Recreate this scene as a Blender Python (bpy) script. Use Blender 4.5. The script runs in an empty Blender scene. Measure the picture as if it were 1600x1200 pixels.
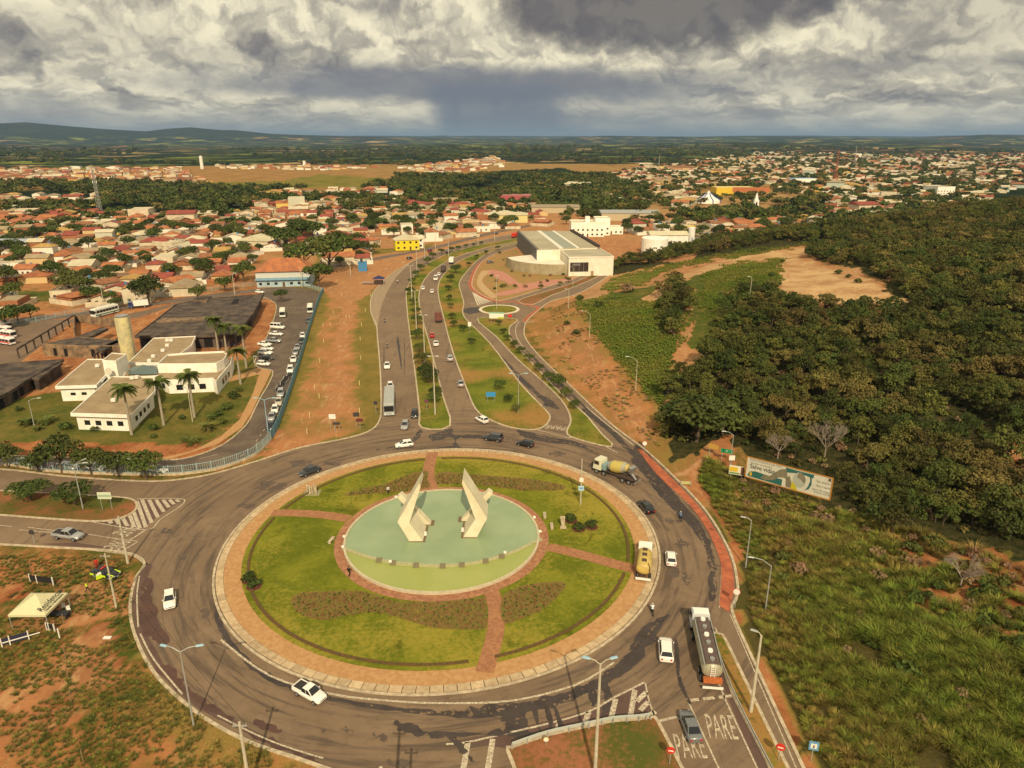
import bpy, bmesh, math, random
import numpy as np
from mathutils import Vector, Matrix
from mathutils.geometry import tessellate_polygon
R_ = math.radians
SC = bpy.context.scene
COL = SC.collection
random.seed(7)
rng = np.random.default_rng(11)

# ------------------------------------------------------------------ camera, sky, sun, exposure
CAM_H, PITCH, FPX = 62.0, R_(19.1), 1109.0
cam_data = bpy.data.cameras.new('camera')
cam_data.sensor_width = 36.0
cam_data.lens = FPX / 1600 * 36.0
cam_data.clip_start = 0.5
cam_data.clip_end = 90000
cam = bpy.data.objects.new('camera', cam_data)
cam.location = (0, 0, CAM_H)
cam.rotation_euler = (math.pi / 2 - PITCH, 0, 0)
COL.objects.link(cam)
SC.camera = cam

SUN_EL, SUN_AZ = 38.0, 174.0          # azimuth from +Y towards +X: behind the camera
sd = Vector((math.sin(R_(SUN_AZ)) * math.cos(R_(SUN_EL)), math.cos(R_(SUN_AZ)) * math.cos(R_(SUN_EL)), math.sin(R_(SUN_EL))))
sun_data = bpy.data.lights.new('sun', 'SUN')
sun_data.energy = 4.4
sun_data.angle = R_(0.5)
sun_data.color = (1.0, 0.82, 0.55)
sun = bpy.data.objects.new('sun', sun_data)
sun.rotation_euler = sd.to_track_quat('Z', 'Y').to_euler()
COL.objects.link(sun)

SC.view_settings.view_transform = 'Standard'
SC.view_settings.look = 'None'
SC.view_settings.exposure = 0.0
SC.view_settings.gamma = 1.0
SC.view_settings.use_curve_mapping = False
SC.cycles.max_bounces = 4
SC.cycles.diffuse_bounces = 2
SC.cycles.glossy_bounces = 2
SC.cycles.transmission_bounces = 2
SC.cycles.volume_bounces = 0
SC.cycles.transparent_max_bounces = 6
SC.cycles.caustics_reflective = False
SC.cycles.caustics_refractive = False
SC.cycles.use_denoising = True

class NT:
    """tiny node-graph builder"""
    def __init__(s, tree): s.t = tree
    def n(s, typ, **kw):
        nd = s.t.nodes.new(typ)
        for k, v in kw.items(): setattr(nd, k, v)
        return nd
    def put(s, sock, v):
        if isinstance(v, bpy.types.NodeSocket): s.t.links.new(v, sock)
        elif v is not None:
            if isinstance(v, (tuple, list)) and sock.type == 'RGBA' and len(v) == 3: v = (*v, 1)
            sock.default_value = v
    def m(s, op, a, b=None, c=None, clamp=False):
        nd = s.n('ShaderNodeMath', operation=op, use_clamp=clamp)
        for i, v in enumerate((a, b, c)):
            if v is not None: s.put(nd.inputs[i], v)
        return nd.outputs[0]
    def vm(s, op, a, b=None):
        nd = s.n('ShaderNodeVectorMath', operation=op)
        s.put(nd.inputs[0], a)
        if b is not None: s.put(nd.inputs[3] if op == 'SCALE' else nd.inputs[1], b)
        return nd.outputs[0]
    def mix(s, f, a, b, mode='MIX'):
        nd = s.n('ShaderNodeMix', data_type='RGBA', blend_type=mode)
        s.put(nd.inputs[0], f); s.put(nd.inputs[6], a); s.put(nd.inputs[7], b)
        return nd.outputs[2]
    def noise(s, vec, scale, detail=4, rough=0.55, dist=0.0):
        nd = s.n('ShaderNodeTexNoise')
        s.put(nd.inputs['Vector'], vec)
        nd.inputs['Scale'].default_value = scale
        nd.inputs['Detail'].default_value = detail
        nd.inputs['Roughness'].default_value = rough
        nd.inputs['Distortion'].default_value = dist
        return nd.outputs[0]
    def ramp(s, v, a, b, c=0.0, d=1.0):
        nd = s.n('ShaderNodeMapRange', interpolation_type='SMOOTHSTEP')
        for i, x in enumerate((v, a, b, c, d)): s.put(nd.inputs[i], x)
        return nd.outputs[0]
    def xyz(s, x, y, z):
        nd = s.n('ShaderNodeCombineXYZ')
        for i, v in enumerate((x, y, z)): s.put(nd.inputs[i], v)
        return nd.outputs[0]
    def sep(s, v):
        nd = s.n('ShaderNodeSeparateXYZ'); s.put(nd.inputs[0], v)
        return nd.outputs

world = bpy.data.worlds.new('World')
SC.world = world
world.use_nodes = True
wt = world.node_tree
wt.nodes.clear()
W = NT(wt)
sky = W.n('ShaderNodeTexSky', sky_type='NISHITA', sun_disc=False)
sky.sun_elevation = R_(SUN_EL)
sky.sun_rotation = R_(SUN_AZ)
sky.air_density = 1.2; sky.dust_density = 2.0
tc = W.n('ShaderNodeTexCoord').outputs['Generated']
dx, dy, dz = W.sep(tc)
el = W.m('MAXIMUM', dz, 0.0)
elc = W.m('ADD', el, 0.035)
az = W.m('ARCTAN2', dx, dy)
U = W.m('MULTIPLY', az, 7.5)
V = W.m('MULTIPLY', W.m('LOGARITHM', elc, 2.71828), 1.35)
Pn = W.xyz(U, V, 0.0)
wob = W.noise(Pn, 1.1, 3, 0.6)
def n2(P, sc, det, rough=.55, dist=0.0):
    nd = W.n('ShaderNodeTexNoise', noise_dimensions='2D'); W.put(nd.inputs['Vector'], P)
    for k_, v_ in (('Scale', sc), ('Detail', det), ('Roughness', rough), ('Distortion', dist)): nd.inputs[k_].default_value = v_
    return nd
wp_ = n2(Pn, 1.7, 5, .6).outputs[1]
Q0 = W.vm('ADD', Pn, W.vm('SCALE', wp_, 0.55))
def field(off):
    Q = W.vm('ADD', Q0, off)
    v = W.n('ShaderNodeTexVoronoi', feature='F1', voronoi_dimensions='2D'); W.put(v.inputs['Vector'], Q)
    v.inputs['Scale'].default_value = 1.15; v.inputs['Detail'].default_value = 3; v.inputs['Roughness'].default_value = 0.55
    n = n2(Q, 0.8, 8, .55).outputs[0]
    return W.m('SUBTRACT', W.m('MULTIPLY', n, 1.6), W.m('MULTIPLY', v.outputs['Distance'], 0.55))
fA, fB, fC = field((0, 0, 0)), field((0.06, 0.26, 0)), field((0.02, 0.07, 0))
relief = W.m('ADD', W.m('MULTIPLY', W.m('SUBTRACT', fA, fB), 0.55), W.m('MULTIPLY', W.m('SUBTRACT', fA, fC), 1.0))
dens = W.m('SUBTRACT', W.noise(Pn, 0.55, 3, 0.5), 0.5)
wob2 = W.m('SUBTRACT', wob, 0.5)
wobf = W.m('SUBTRACT', W.noise(Pn, 4.5, 6, 0.65), 0.5)
def blob(px, py, rx, ry, edge=0.5, wa=0.9, wf=0.5):
    """soft mass of cloud round one heading (given as the photograph's azimuth and elevation)"""
    a0 = math.atan((px - 800) / FPX)
    e0 = math.sin(math.atan((600 - py) / FPX) - PITCH)
    sx, sy = rx / FPX, ry / FPX
    ax = W.m('DIVIDE', W.m('SUBTRACT', az, a0), sx)
    ay = W.m('DIVIDE', W.m('SUBTRACT', dz, e0), sy)
    r = W.m('SQRT', W.m('ADD', W.m('MULTIPLY', ax, ax), W.m('MULTIPLY', ay, ay)))
    r = W.m('ADD', r, W.m('ADD', W.m('MULTIPLY', wob2, wa), W.m('MULTIPLY', wobf, wf)))
    return W.ramp(r, 1.0 + edge, 1.0 - edge)
lum = W.m('ADD', W.m('ADD', 0.66, W.m('MULTIPLY', relief, 1.05)), W.m('MULTIPLY', dens, -0.5))
# the lower rim of the sky is calmer and paler, seen through much air
low = W.ramp(dz, 0.0, 0.055)
lum = W.m('ADD', W.m('MULTIPLY', lum, W.m('ADD', 0.45, W.m('MULTIPLY', low, 0.55))), W.m('MULTIPLY', W.m('SUBTRACT', 1.0, low), 0.19))
bright = W.ramp(lum, 0.30, 0.86)
cdark = (0.23, 0.205, 0.195); cmid = (0.47, 0.425, 0.335); cbri = (1.0, 0.90, 0.635)
c1 = W.mix(W.ramp(lum, 0.12, 0.52), cdark, cmid)
cloud = W.mix(W.ramp(lum, 0.42, 0.92), c1, cbri)
cloud = W.mix(W.m('MULTIPLY', W.m('SUBTRACT', 1.0, low), 0.75), cloud, W.mix(W.ramp(W.noise(Pn, 2.6, 6, .6), .42, .62), (0.37, 0.365, 0.345), (0.68, 0.62, 0.47)))
for (px, py, rx, ry, s, colr, ed) in (
    (1010, 5, 215, 62, 0.88, (0.098, 0.088, 0.102), 0.22),
    (690, 132, 340, 24, 0.9, (0.20, 0.20, 0.225), 0.4),
    (430, 95, 160, 14, 0.25, (0.16, 0.16, 0.18), 0.6),
    (90, 70, 170, 22, 0.3, (0.17, 0.16, 0.165), 0.6),
    (1400, 118, 420, 10, 0.4, (0.18, 0.175, 0.19), 0.7),
    (1430, 30, 120, 70, 0.35, (0.19, 0.18, 0.18), 0.7),
    (1000, 140, 210, 16, 0.5, (0.17, 0.175, 0.20), 0.7),
    (620, 10, 40, 16, 0.5, (0.15, 0.14, 0.16), 0.6)):
    cloud = W.mix(W.m('MULTIPLY', blob(px, py, rx, ry, ed), s), cloud, colr)
# rain shafts below the dark bases
def shaft(px0, px1, top, soft, s, colr):
    a0, a1 = math.atan((px0 - 800) / FPX), math.atan((px1 - 800) / FPX)
    e1 = (215 - top) / FPX
    wv = W.m('MULTIPLY', W.m('SUBTRACT', W.noise(W.xyz(W.m('MULTIPLY', az, 9), W.m('MULTIPLY', dz, 1.2), 0), 2.0, 4, .6), .5), 0.02)
    a = W.m('ADD', az, W.m('ADD', wv, W.m('MULTIPLY', dz, 0.25)))
    f = W.m('MULTIPLY', W.ramp(a, a0 - soft * .4, a0 + soft * .6), W.ramp(a, a1 + soft, a1 - soft))
    f = W.m('MULTIPLY', f, W.ramp(dz, e1, e1 * 0.62))
    st = W.noise(W.xyz(W.m('MULTIPLY', az, 30), W.m('MULTIPLY', dz, 1.5), 2), 1.6, 3, .5)
    return W.m('MULTIPLY', f, W.m('ADD', s - .12, W.m('MULTIPLY', st, .24))), colr
for a in ((690, 890, 122, 0.028, 0.93, (0.168, 0.182, 0.225)), (880, 1110, 130, 0.05, 0.45, (0.21, 0.22, 0.25)), (70, 190, 150, 0.04, 0.55, (0.24, 0.24, 0.26))):
    f, colr = shaft(*a)
    cloud = W.mix(f, cloud, colr)
# broken cover overhead lets a little of the clear sky through
skyc = W.vm('SCALE', sky.outputs[0], 0.10)
gap = W.m('MULTIPLY', W.ramp(dens, -0.08, -0.26), W.ramp(dz, 0.15, 0.5))
W_out = W.n('ShaderNodeOutputWorld')
bg1 = W.n('ShaderNodeBackground'); W.put(bg1.inputs[0], sky.outputs[0]); bg1.inputs[1].default_value = 0.10
bg2 = W.n('ShaderNodeBackground'); W.put(bg2.inputs[0], cloud); bg2.inputs[1].default_value = 1.0
ms = W.n('ShaderNodeMixShader')
W.put(ms.inputs[0], W.m('SUBTRACT', 1.0, gap)); wt.links.new(bg1.outputs[0], ms.inputs[1]); wt.links.new(bg2.outputs[0], ms.inputs[2])
wt.links.new(ms.outputs[0], W_out.inputs[0])
world.cycles.sampling_method = 'MANUAL'
world.cycles.sample_map_resolution = 512

# ------------------------------------------------------------------ numeric helpers
def vnoise(x, y, seed=0):
    x = np.asarray(x, float); y = np.asarray(y, float)
    xi = np.floor(x).astype(np.int64); yi = np.floor(y).astype(np.int64)
    fx, fy = x - xi, y - yi
    fx = fx * fx * (3 - 2 * fx); fy = fy * fy * (3 - 2 * fy)
    def h(a, b):
        n = (a * 374761393 + b * 668265263 + seed * 1442695041) & 0xFFFFFFFF
        n = ((n ^ (n >> 13)) * 1274126177) & 0xFFFFFFFF
        return ((n ^ (n >> 16)) & 0xFFFF) / 65535.0
    return (h(xi, yi) * (1 - fx) + h(xi + 1, yi) * fx) * (1 - fy) + (h(xi, yi + 1) * (1 - fx) + h(xi + 1, yi + 1) * fx) * fy
def fbm(x, y, seed=0, octs=4):
    s, a, t = 0, 1.0, 0
    for i in range(octs):
        s = s + a * vnoise(np.asarray(x) * 2 ** i, np.asarray(y) * 2 ** i, seed + i * 17); t += a; a *= 0.5
    return s / t
def sstep(v, a, b):
    t = np.clip((np.asarray(v, float) - a) / (b - a), 0, 1)
    return t * t * (3 - 2 * t)
CT, ST = math.cos(PITCH), math.sin(PITCH)
def ray(px, py):
    x, v = (px - 800) / FPX, (py - 600) / FPX
    return Vector((x, CT - ST * v, -ST - CT * v))
def G(px, py, z=0.0):
    d = ray(px, py)
    t = (z - CAM_H) / d.z
    return Vector((d.x * t, d.y * t, z))
def proj(x, y, z=0.0):
    x = np.asarray(x, float); y = np.asarray(y, float)
    zc = y * CT - (z - CAM_H) * ST
    v = -(y * ST + (z - CAM_H) * CT)
    zc = np.where(zc < 0.1, 0.1, zc)
    return 800 + FPX * x / zc, 600 + FPX * v / zc
def in_poly(px, py, poly):
    px = np.asarray(px, float); py = np.asarray(py, float)
    c = np.zeros(np.broadcast(px, py).shape, bool)
    n = len(poly)
    for i in range(n):
        x1, y1 = poly[i][0], poly[i][1]; x2, y2 = poly[(i + 1) % n][0], poly[(i + 1) % n][1]
        if y1 == y2: continue
        k = ((y1 > py) != (y2 > py)) & (px < (x2 - x1) * (py - y1) / (y2 - y1) + x1)
        c ^= k
    return c
def seg_dist(x, y, pl, closed=False):
    x = np.asarray(x, float); y = np.asarray(y, float)
    d = np.full(x.shape, 1e9)
    n = len(pl)
    for i in range(n if closed else n - 1):
        ax, ay = pl[i][0], pl[i][1]; bx, by = pl[(i + 1) % n][0], pl[(i + 1) % n][1]
        ux, uy = bx - ax, by - ay
        L = ux * ux + uy * uy or 1e-9
        t = np.clip(((x - ax) * ux + (y - ay) * uy) / L, 0, 1)
        d = np.minimum(d, np.hypot(x - ax - t * ux, y - ay - t * uy))
    return d
def smooth(pts, closed=False, n=5):
    """Catmull-Rom through world points"""
    P = [Vector((p[0], p[1], p[2] if len(p) > 2 else 0)) for p in pts]
    out = []; N = len(P)
    for i in range(N if closed else N - 1):
        p1, p2 = P[i], P[(i + 1) % N]
        p0 = P[i - 1] if (closed or i > 0) else p1
        p3 = P[(i + 2) % N] if (closed or i + 2 < N) else p2
        for k in range(n):
            t = k / n
            out.append(0.5 * ((2 * p1) + (p2 - p0) * t + (2 * p0 - 5 * p1 + 4 * p2 - p3) * t * t + (3 * p1 - p0 - 3 * p2 + p3) * t ** 3))
    if not closed: out.append(P[-1])
    return out
def GL(pix, z=0.0): return [G(a, b, z) for a, b in pix]

# ------------------------------------------------------------------ terrain height
FOOT_PIX = [(1330, 1290), (1262, 1200), (1188, 1040), (1156, 960), (1156, 915), (1142, 862), (1107, 800), (1056, 745), (1012, 702), (953, 655),
            (888, 590), (847, 552), (824, 522), (824, 505), (848, 485), (905, 459), (948, 433)]
near_foot = [tuple(G(a, b)[:2]) for a, b in FOOT_PIX]
far_foot = [near_foot[-1], (64, 362), (92, 405), (150, 445), (260, 540), (520, 640), (1100, 720)]
near_foot = [(near_foot[0][0] + 12, -60)] + near_foot
FOOT = near_foot + far_foot[1:] + [(1400, 760), (1400, -300), (near_foot[0][0], -300)]
def H(x, y):
    x = np.asarray(x, float); y = np.asarray(y, float)
    sn = seg_dist(x, y, near_foot)
    sf = seg_dist(x, y, far_foot)
    ins = in_poly(x, y, FOOT)
    s = np.minimum(sn, 2.0 * sf)
    s = np.maximum(s - 1.5, 0)
    h = 36 * (1 - np.exp(-s / 205.0))
    cut = sstep(y, 130, 170) * (1 - sstep(y, 290, 330)) * sstep(s, 0, 14) * 2.2
    h = h + cut + sstep(s, 5, 40) * (fbm(x / 30, y / 30, 5, 3) - 0.5) * 3.0
    return np.where(ins, np.maximum(h, 0), 0.0)
RIDGE = [(-900, 205), (-300, 203), (0, 197), (45, 195), (90, 198), (160, 203), (230, 206), (265, 202), (300, 200), (350, 204), (372, 204), (420, 209), (470, 211),
         (560, 213), (640, 215), (760, 216), (860, 217), (900, 214), (950, 212), (1010, 213), (1100, 214), (1200, 213), (1260, 214), (1340, 216), (1430, 216), (1500, 213), (1545, 211),
         (1575, 212), (1640, 216), (2400, 214)]
rx_, ry_ = np.array([r[0] for r in RIDGE], float), np.array([r[1] for r in RIDGE], float)
def H2(x, y):
    """near hill plus the rolling country out to the horizon"""
    x = np.asarray(x, float); y = np.asarray(y, float)
    r = np.hypot(x, y)
    h = H(x, y)
    px = 800 + FPX * x / np.maximum(y * CT, 1.0)
    ang = np.interp(px, rx_, ry_)
    zr = 62 + (216 - ang) * .92 / FPX * 10000
    rid = zr * np.exp(-((r - 10500 - 900 * (fbm(px / 160, 0, 3, 3) - .5)) / 1700.0) ** 2)
    n1 = fbm(x / 1100 + 9, y / 1100, 21, 4)
    roll = (n1 - 0.45) * 95 * sstep(r, 1500, 6000)
    roll = roll + (fbm(x / 2300, y / 2300, 51, 4) - .5) * 90 * sstep(r, 4500, 8000)
    far2 = 62 + 8 + 70 * fbm(px / 120, 0, 31, 4) + (px < 700) * 15
    rid2 = far2 * sstep(r, 13500, 16000)
    cap = 62 - 6 + 0 * r
    base = np.minimum(h + np.maximum(roll, -25) * (1 - sstep(r, 8600, 10000)), np.where(r > 2500, cap, 999))
    return np.where(r < 1400, h, np.maximum(base, np.maximum(rid, rid2) * sstep(r, 7000, 9500)))
def Pt(px, py, dz=0.0):
    """where the sight line through a photograph pixel meets the terrain"""
    d = ray(px, py)
    o = Vector((0, 0, CAM_H))
    ts = np.concatenate([np.arange(40, 700, 0.8), np.arange(700, 4000, 8)])
    X, Y, Z = d.x * ts, d.y * ts, CAM_H + d.z * ts
    k = np.nonzero(Z <= H2(X, Y))[0]
    if not len(k): return G(px, py)
    a, b = ts[max(k[0] - 1, 0)], ts[k[0]]
    for _ in range(12):
        m = (a + b) / 2
        if CAM_H + d.z * m <= float(H2(d.x * m, d.y * m)): b = m
        else: a = m
    return Vector((d.x * b, d.y * b, float(H2(d.x * b, d.y * b)) + dz))
def hz(x, y): return float(H2(x, y))

# ------------------------------------------------------------------ materials
MATS = {}
def mat(name, col, rough=0.8, var=0.0, vscale=1.0, col2=None, metal=0.0, spec=0.3, bump=0.0, bscale=8.0, objvar=0.0, coat=0.0, emit=None):
    """procedural material: two colours mixed by noise, optional bump, optional per-object variation"""
    if name in MATS: return MATS[name]
    m = bpy.data.materials.new(name); m.use_nodes = True
    t = NT(m.node_tree)
    b = m.node_tree.nodes['Principled BSDF']
    b.inputs['Roughness'].default_value = rough
    b.inputs['Metallic'].default_value = metal
    b.inputs['Specular IOR Level'].default_value = spec
    b.inputs['Coat Weight'].default_value = coat
    b.inputs['Coat Roughness'].default_value = 0.08
    c = (*col, 1)
    pos = t.n('ShaderNodeNewGeometry').outputs['Position']
    if var or col2:
        nz = t.noise(pos, vscale, 5, 0.62)
        f = t.ramp(nz, 0.36, 0.66)
        lo = col2 if col2 else tuple(x * (1 - var) for x in col)
        c = t.mix(f, lo, col)
    if objvar:
        oi = t.n('ShaderNodeObjectInfo').outputs['Random']
        v = t.m('ADD', 1 - objvar, t.m('MULTIPLY', oi, 2 * objvar))
        c = t.vm('SCALE', c if isinstance(c, bpy.types.NodeSocket) else t.mix(0.0, c, c), v)
    t.put(b.inputs['Base Color'], c)
    if bump:
        nd = t.n('ShaderNodeBump'); nd.inputs['Strength'].default_value = bump; nd.inputs['Distance'].default_value = 0.1
        t.put(nd.inputs['Height'], t.noise(pos, bscale, 4, .6)); t.put(b.inputs['Normal'], nd.outputs[0])
    if emit:
        b.inputs['Emission Color'].default_value = (*emit, 1); b.inputs['Emission Strength'].default_value = 1
    MATS[name] = m
    return m

def M_ground():
    m = bpy.data.materials.new('ground'); m.use_nodes = True
    t = NT(m.node_tree); b = m.node_tree.nodes['Principled BSDF']
    b.inputs['Roughness'].default_value = 1.0; b.inputs['Specular IOR Level'].default_value = 0.05
    pos = t.n('ShaderNodeNewGeometry').outputs['Position']
    zc = t.n('ShaderNodeVertexColor', layer_name='zone')
    sp = t.n('ShaderNodeSeparateColor'); t.put(sp.inputs[0], zc.outputs[0])
    soil, dry, sand = sp.outputs; dark = zc.outputs[1]
    n1 = t.noise(pos, 0.11, 6, 0.68); n2 = t.noise(pos, 0.9, 6, 0.7); n3 = t.noise(pos, 4.5, 3, 0.7)
    n4 = t.noise(pos, 0.035, 4, 0.6)
    mixn = t.m('ADD', t.m('MULTIPLY', n1, 0.55), t.m('ADD', t.m('MULTIPLY', n2, 0.35), t.m('MULTIPLY', n3, 0.22)))
    g = t.mix(t.ramp(t.m('ADD', mixn, t.m('MULTIPLY', dry, 0.55)), 0.52, 0.95), (0.055, 0.088, 0.014), (0.30, 0.20, 0.055))
    g = t.mix(t.ramp(n3, 0.35, 0.7, 0, 0.5), g, (0.045, 0.06, 0.014))
    s = t.mix(t.ramp(n1, 0.38, 0.62), (0.25, 0.08, 0.032), (0.42, 0.175, 0.07))
    st = t.noise(t.vm('MULTIPLY', pos, (1.0, .28, 1)), .5, 6, .7, 1.0); s = t.mix(t.ramp(st, 0.50, 0.66, 0, .7), s, (0.50, 0.30, 0.14)); s = t.mix(t.ramp(n2, 0.5, 0.75, 0, .5), s, (0.17, 0.065, 0.032))
    s = t.mix(sand, s, t.mix(t.ramp(t.m('ADD', n1, t.m('MULTIPLY', n2, .5)), .6, .95), (0.56, 0.38, 0.19), (0.36, 0.19, 0.09)))
    k = t.ramp(t.m('ADD', mixn, soil), 0.93, 1.17)
    c = t.mix(k, g, s)
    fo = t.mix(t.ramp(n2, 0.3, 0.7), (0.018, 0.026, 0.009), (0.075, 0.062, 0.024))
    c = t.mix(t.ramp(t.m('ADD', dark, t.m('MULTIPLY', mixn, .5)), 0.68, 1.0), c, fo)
    t.put(b.inputs['Base Color'], c)
    nd = t.n('ShaderNodeBump'); nd.inputs['Strength'].default_value = 0.5; nd.inputs['Distance'].default_value = 0.3
    t.put(nd.inputs['Height'], t.m('ADD', n2, n3)); t.put(b.inputs['Normal'], nd.outputs[0])
    return m
def M_country():
    m = bpy.data.materials.new('countryside'); m.use_nodes = True
    t = NT(m.node_tree); b = m.node_tree.nodes['Principled BSDF']
    b.inputs['Roughness'].default_value = 1.0; b.inputs['Specular IOR Level'].default_value = 0.0
    pos = t.n('ShaderNodeNewGeometry').outputs['Position']
    zc = t.n('ShaderNodeVertexColor', layer_name='zone')
    sp = t.n('ShaderNodeSeparateColor'); t.put(sp.inputs[0], zc.outputs[0])
    soil, dry, sand = sp.outputs; dark = zc.outputs[1]
    wp = t.vm('ADD', pos, t.vm('SCALE', t.n('ShaderNodeTexNoise').outputs[1], 0.0))
    v = t.n('ShaderNodeTexVoronoi'); v.inputs['Scale'].default_value = 0.0019; v.inputs['Randomness'].default_value = 1.0
    wn = t.n('ShaderNodeTexNoise'); wn.inputs['Scale'].default_value = 0.0016; wn.inputs['Detail'].default_value = 4; t.put(wn.inputs[0], pos)
    t.put(v.inputs['Vector'], t.vm('ADD', pos, t.vm('SCALE', wn.outputs[1], 900.0)))
    cr = t.sep(v.outputs['Color'])
    field = t.mix(t.ramp(cr[0], 0.35, 0.5), (0.13, 0.15, 0.03), (0.22, 0.24, 0.04))
    field = t.mix(t.ramp(cr[0], 0.74, 0.78), field, (0.40, 0.27, 0.12))
    field = t.mix(t.ramp(cr[1], 0.93, 0.95), field, (0.30, 0.14, 0.07))
    nf = t.noise(pos, 0.0042, 8, 0.68); nt_ = t.noise(pos, 0.03, 6, 0.75)
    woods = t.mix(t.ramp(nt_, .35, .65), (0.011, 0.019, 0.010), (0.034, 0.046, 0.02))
    c = t.mix(t.ramp(t.m('ADD', nf, t.m('MULTIPLY', nt_, 0.45)), 0.625, 0.70), field, woods)
    c = t.mix(t.ramp(nt_, 0.56, 0.64, 0, .8), c, (0.02, 0.03, 0.012))
    z = t.sep(pos)[2]
    c = t.mix(t.ramp(z, 62, 85, 0, 0.92), c, woods)
    gs = t.mix(t.ramp(nt_, .3, .7), (0.10, 0.12, 0.022), (0.26, 0.19, 0.05))
    gs = t.mix(soil, gs, t.mix(t.ramp(nt_, .3, .7), (0.30, 0.10, 0.045), (0.42, 0.21, 0.09)))
    gs = t.mix(sand, gs, (0.45, 0.31, 0.16))
    c = t.mix(t.ramp(dry, 0.3, 0.6), c, gs)
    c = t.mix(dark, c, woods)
    t.put(b.inputs['Base Color'], c)
    return m
def M_asphalt(name, col, col2, sc=1.0, rough=0.85, ring=False, torn=0.0):
    m = bpy.data.materials.new(name); m.use_nodes = True
    t = NT(m.node_tree); b = m.node_tree.nodes['Principled BSDF']
    b.inputs['Specular IOR Level'].default_value = 0.25
    pos = t.n('ShaderNodeNewGeometry').outputs['Position']
    n1 = t.noise(pos, 0.08 * sc, 6, 0.68, 1.2); n2 = t.noise(pos, 0.7 * sc, 6, 0.7, 0.3); n3 = t.noise(pos, 7, 3, .7)
    c = t.mix(t.ramp(n1, 0.3, 0.7), col2, col)
    c = t.mix(t.ramp(n2, 0.54, 0.68, 0, 0.45), c, tuple(x * .55 for x in col2))
    c = t.mix(t.ramp(n3, .3, .7, 0, .3), c, tuple(x * 1.35 for x in col))
    t.put(b.inputs['Base Color'], c)
    t.put(b.inputs['Roughness'], t.ramp(n2, .3, .7, rough - .1, rough + .08))
    d = t.vm('SUBTRACT', pos, (-11.4, 102.0, 0)); q = t.sep(d)
    rad = t.m('SQRT', t.m('ADD', t.m('MULTIPLY', q[0], q[0]), t.m('MULTIPLY', q[1], q[1])))
    ang = t.m('ARCTAN2', q[1], q[0])
    st = t.noise(t.xyz(rad, t.m('MULTIPLY', ang, 3.0), 0), .85, 7, .68, .4)
    if ring:                                                          # tyre tracks and rubber worn along the lanes round the island
        near = t.ramp(rad, 62, 48)
        lane = t.noise(t.vm('MULTIPLY', pos, (1.1, .05, 1)), .9, 6, .65, .3)
        f = t.m('ADD', t.m('MULTIPLY', t.ramp(st, .45, .64), near), t.m('MULTIPLY', t.ramp(lane, .52, .72, 0, .8), t.m('SUBTRACT', 1.0, near)))
        c = t.mix(t.m('MULTIPLY', f, .70), c, (0.062, 0.047, 0.038)); t.put(b.inputs['Base Color'], c)
    if torn:
        tr = t.n('ShaderNodeBsdfTransparent'); mx = t.n('ShaderNodeMixShader')
        f = t.ramp(t.m('ADD', t.m('MULTIPLY', st, .5), t.m('MULTIPLY', n2, .5)), torn - .02, torn + .02)
        t.put(mx.inputs[0], f); m.node_tree.links.new(tr.outputs[0], mx.inputs[1]); m.node_tree.links.new(b.outputs[0], mx.inputs[2])
        m.node_tree.links.new(mx.outputs[0], m.node_tree.nodes['Material Output'].inputs[0])
    return m
ASPH = M_asphalt('asphalt', (0.218, 0.150, 0.094), (0.152, 0.102, 0.065), ring=True)
ASPH_DARK = M_asphalt('asphalt_patch', (0.066, 0.051, 0.045), (0.036, 0.029, 0.028), 2, .6, torn=.45)
ASPH_RED = M_asphalt('asphalt_red', (0.125, 0.075, 0.06), (0.09, 0.055, 0.045))
STREET = M_asphalt('street_asphalt', (0.17, 0.125, 0.095), (0.10, 0.075, 0.06))
CONC = mat('kerb_concrete', (0.55, 0.45, 0.31), .85, .35, 1.3)
WHITE_PAINT = mat('road_paint', (0.62, 0.54, 0.40), .7, vscale=3.5, col2=(0.30, 0.24, 0.17))
YEL_PAINT = mat('road_paint_yellow', (0.50, 0.36, 0.13), .7, vscale=3.5, col2=(0.22, 0.16, 0.09))
BRICK = mat('brick_paving', (0.47, 0.275, 0.12), .9, vscale=1.6, col2=(0.39, 0.205, 0.085), bump=.2)
BRICK2 = mat('brick_path', (0.38, 0.18, 0.085), .9, vscale=2.2, col2=(0.27, 0.12, 0.06), bump=.2)
REDPATH = mat('red_cycle_path', (0.46, 0.135, 0.06), .85, vscale=.7, col2=(0.30, 0.085, 0.045))
PINK = mat('pink_paving', (0.50, 0.23, 0.17), .9, vscale=.7, col2=(0.40, 0.17, 0.11))
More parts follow.
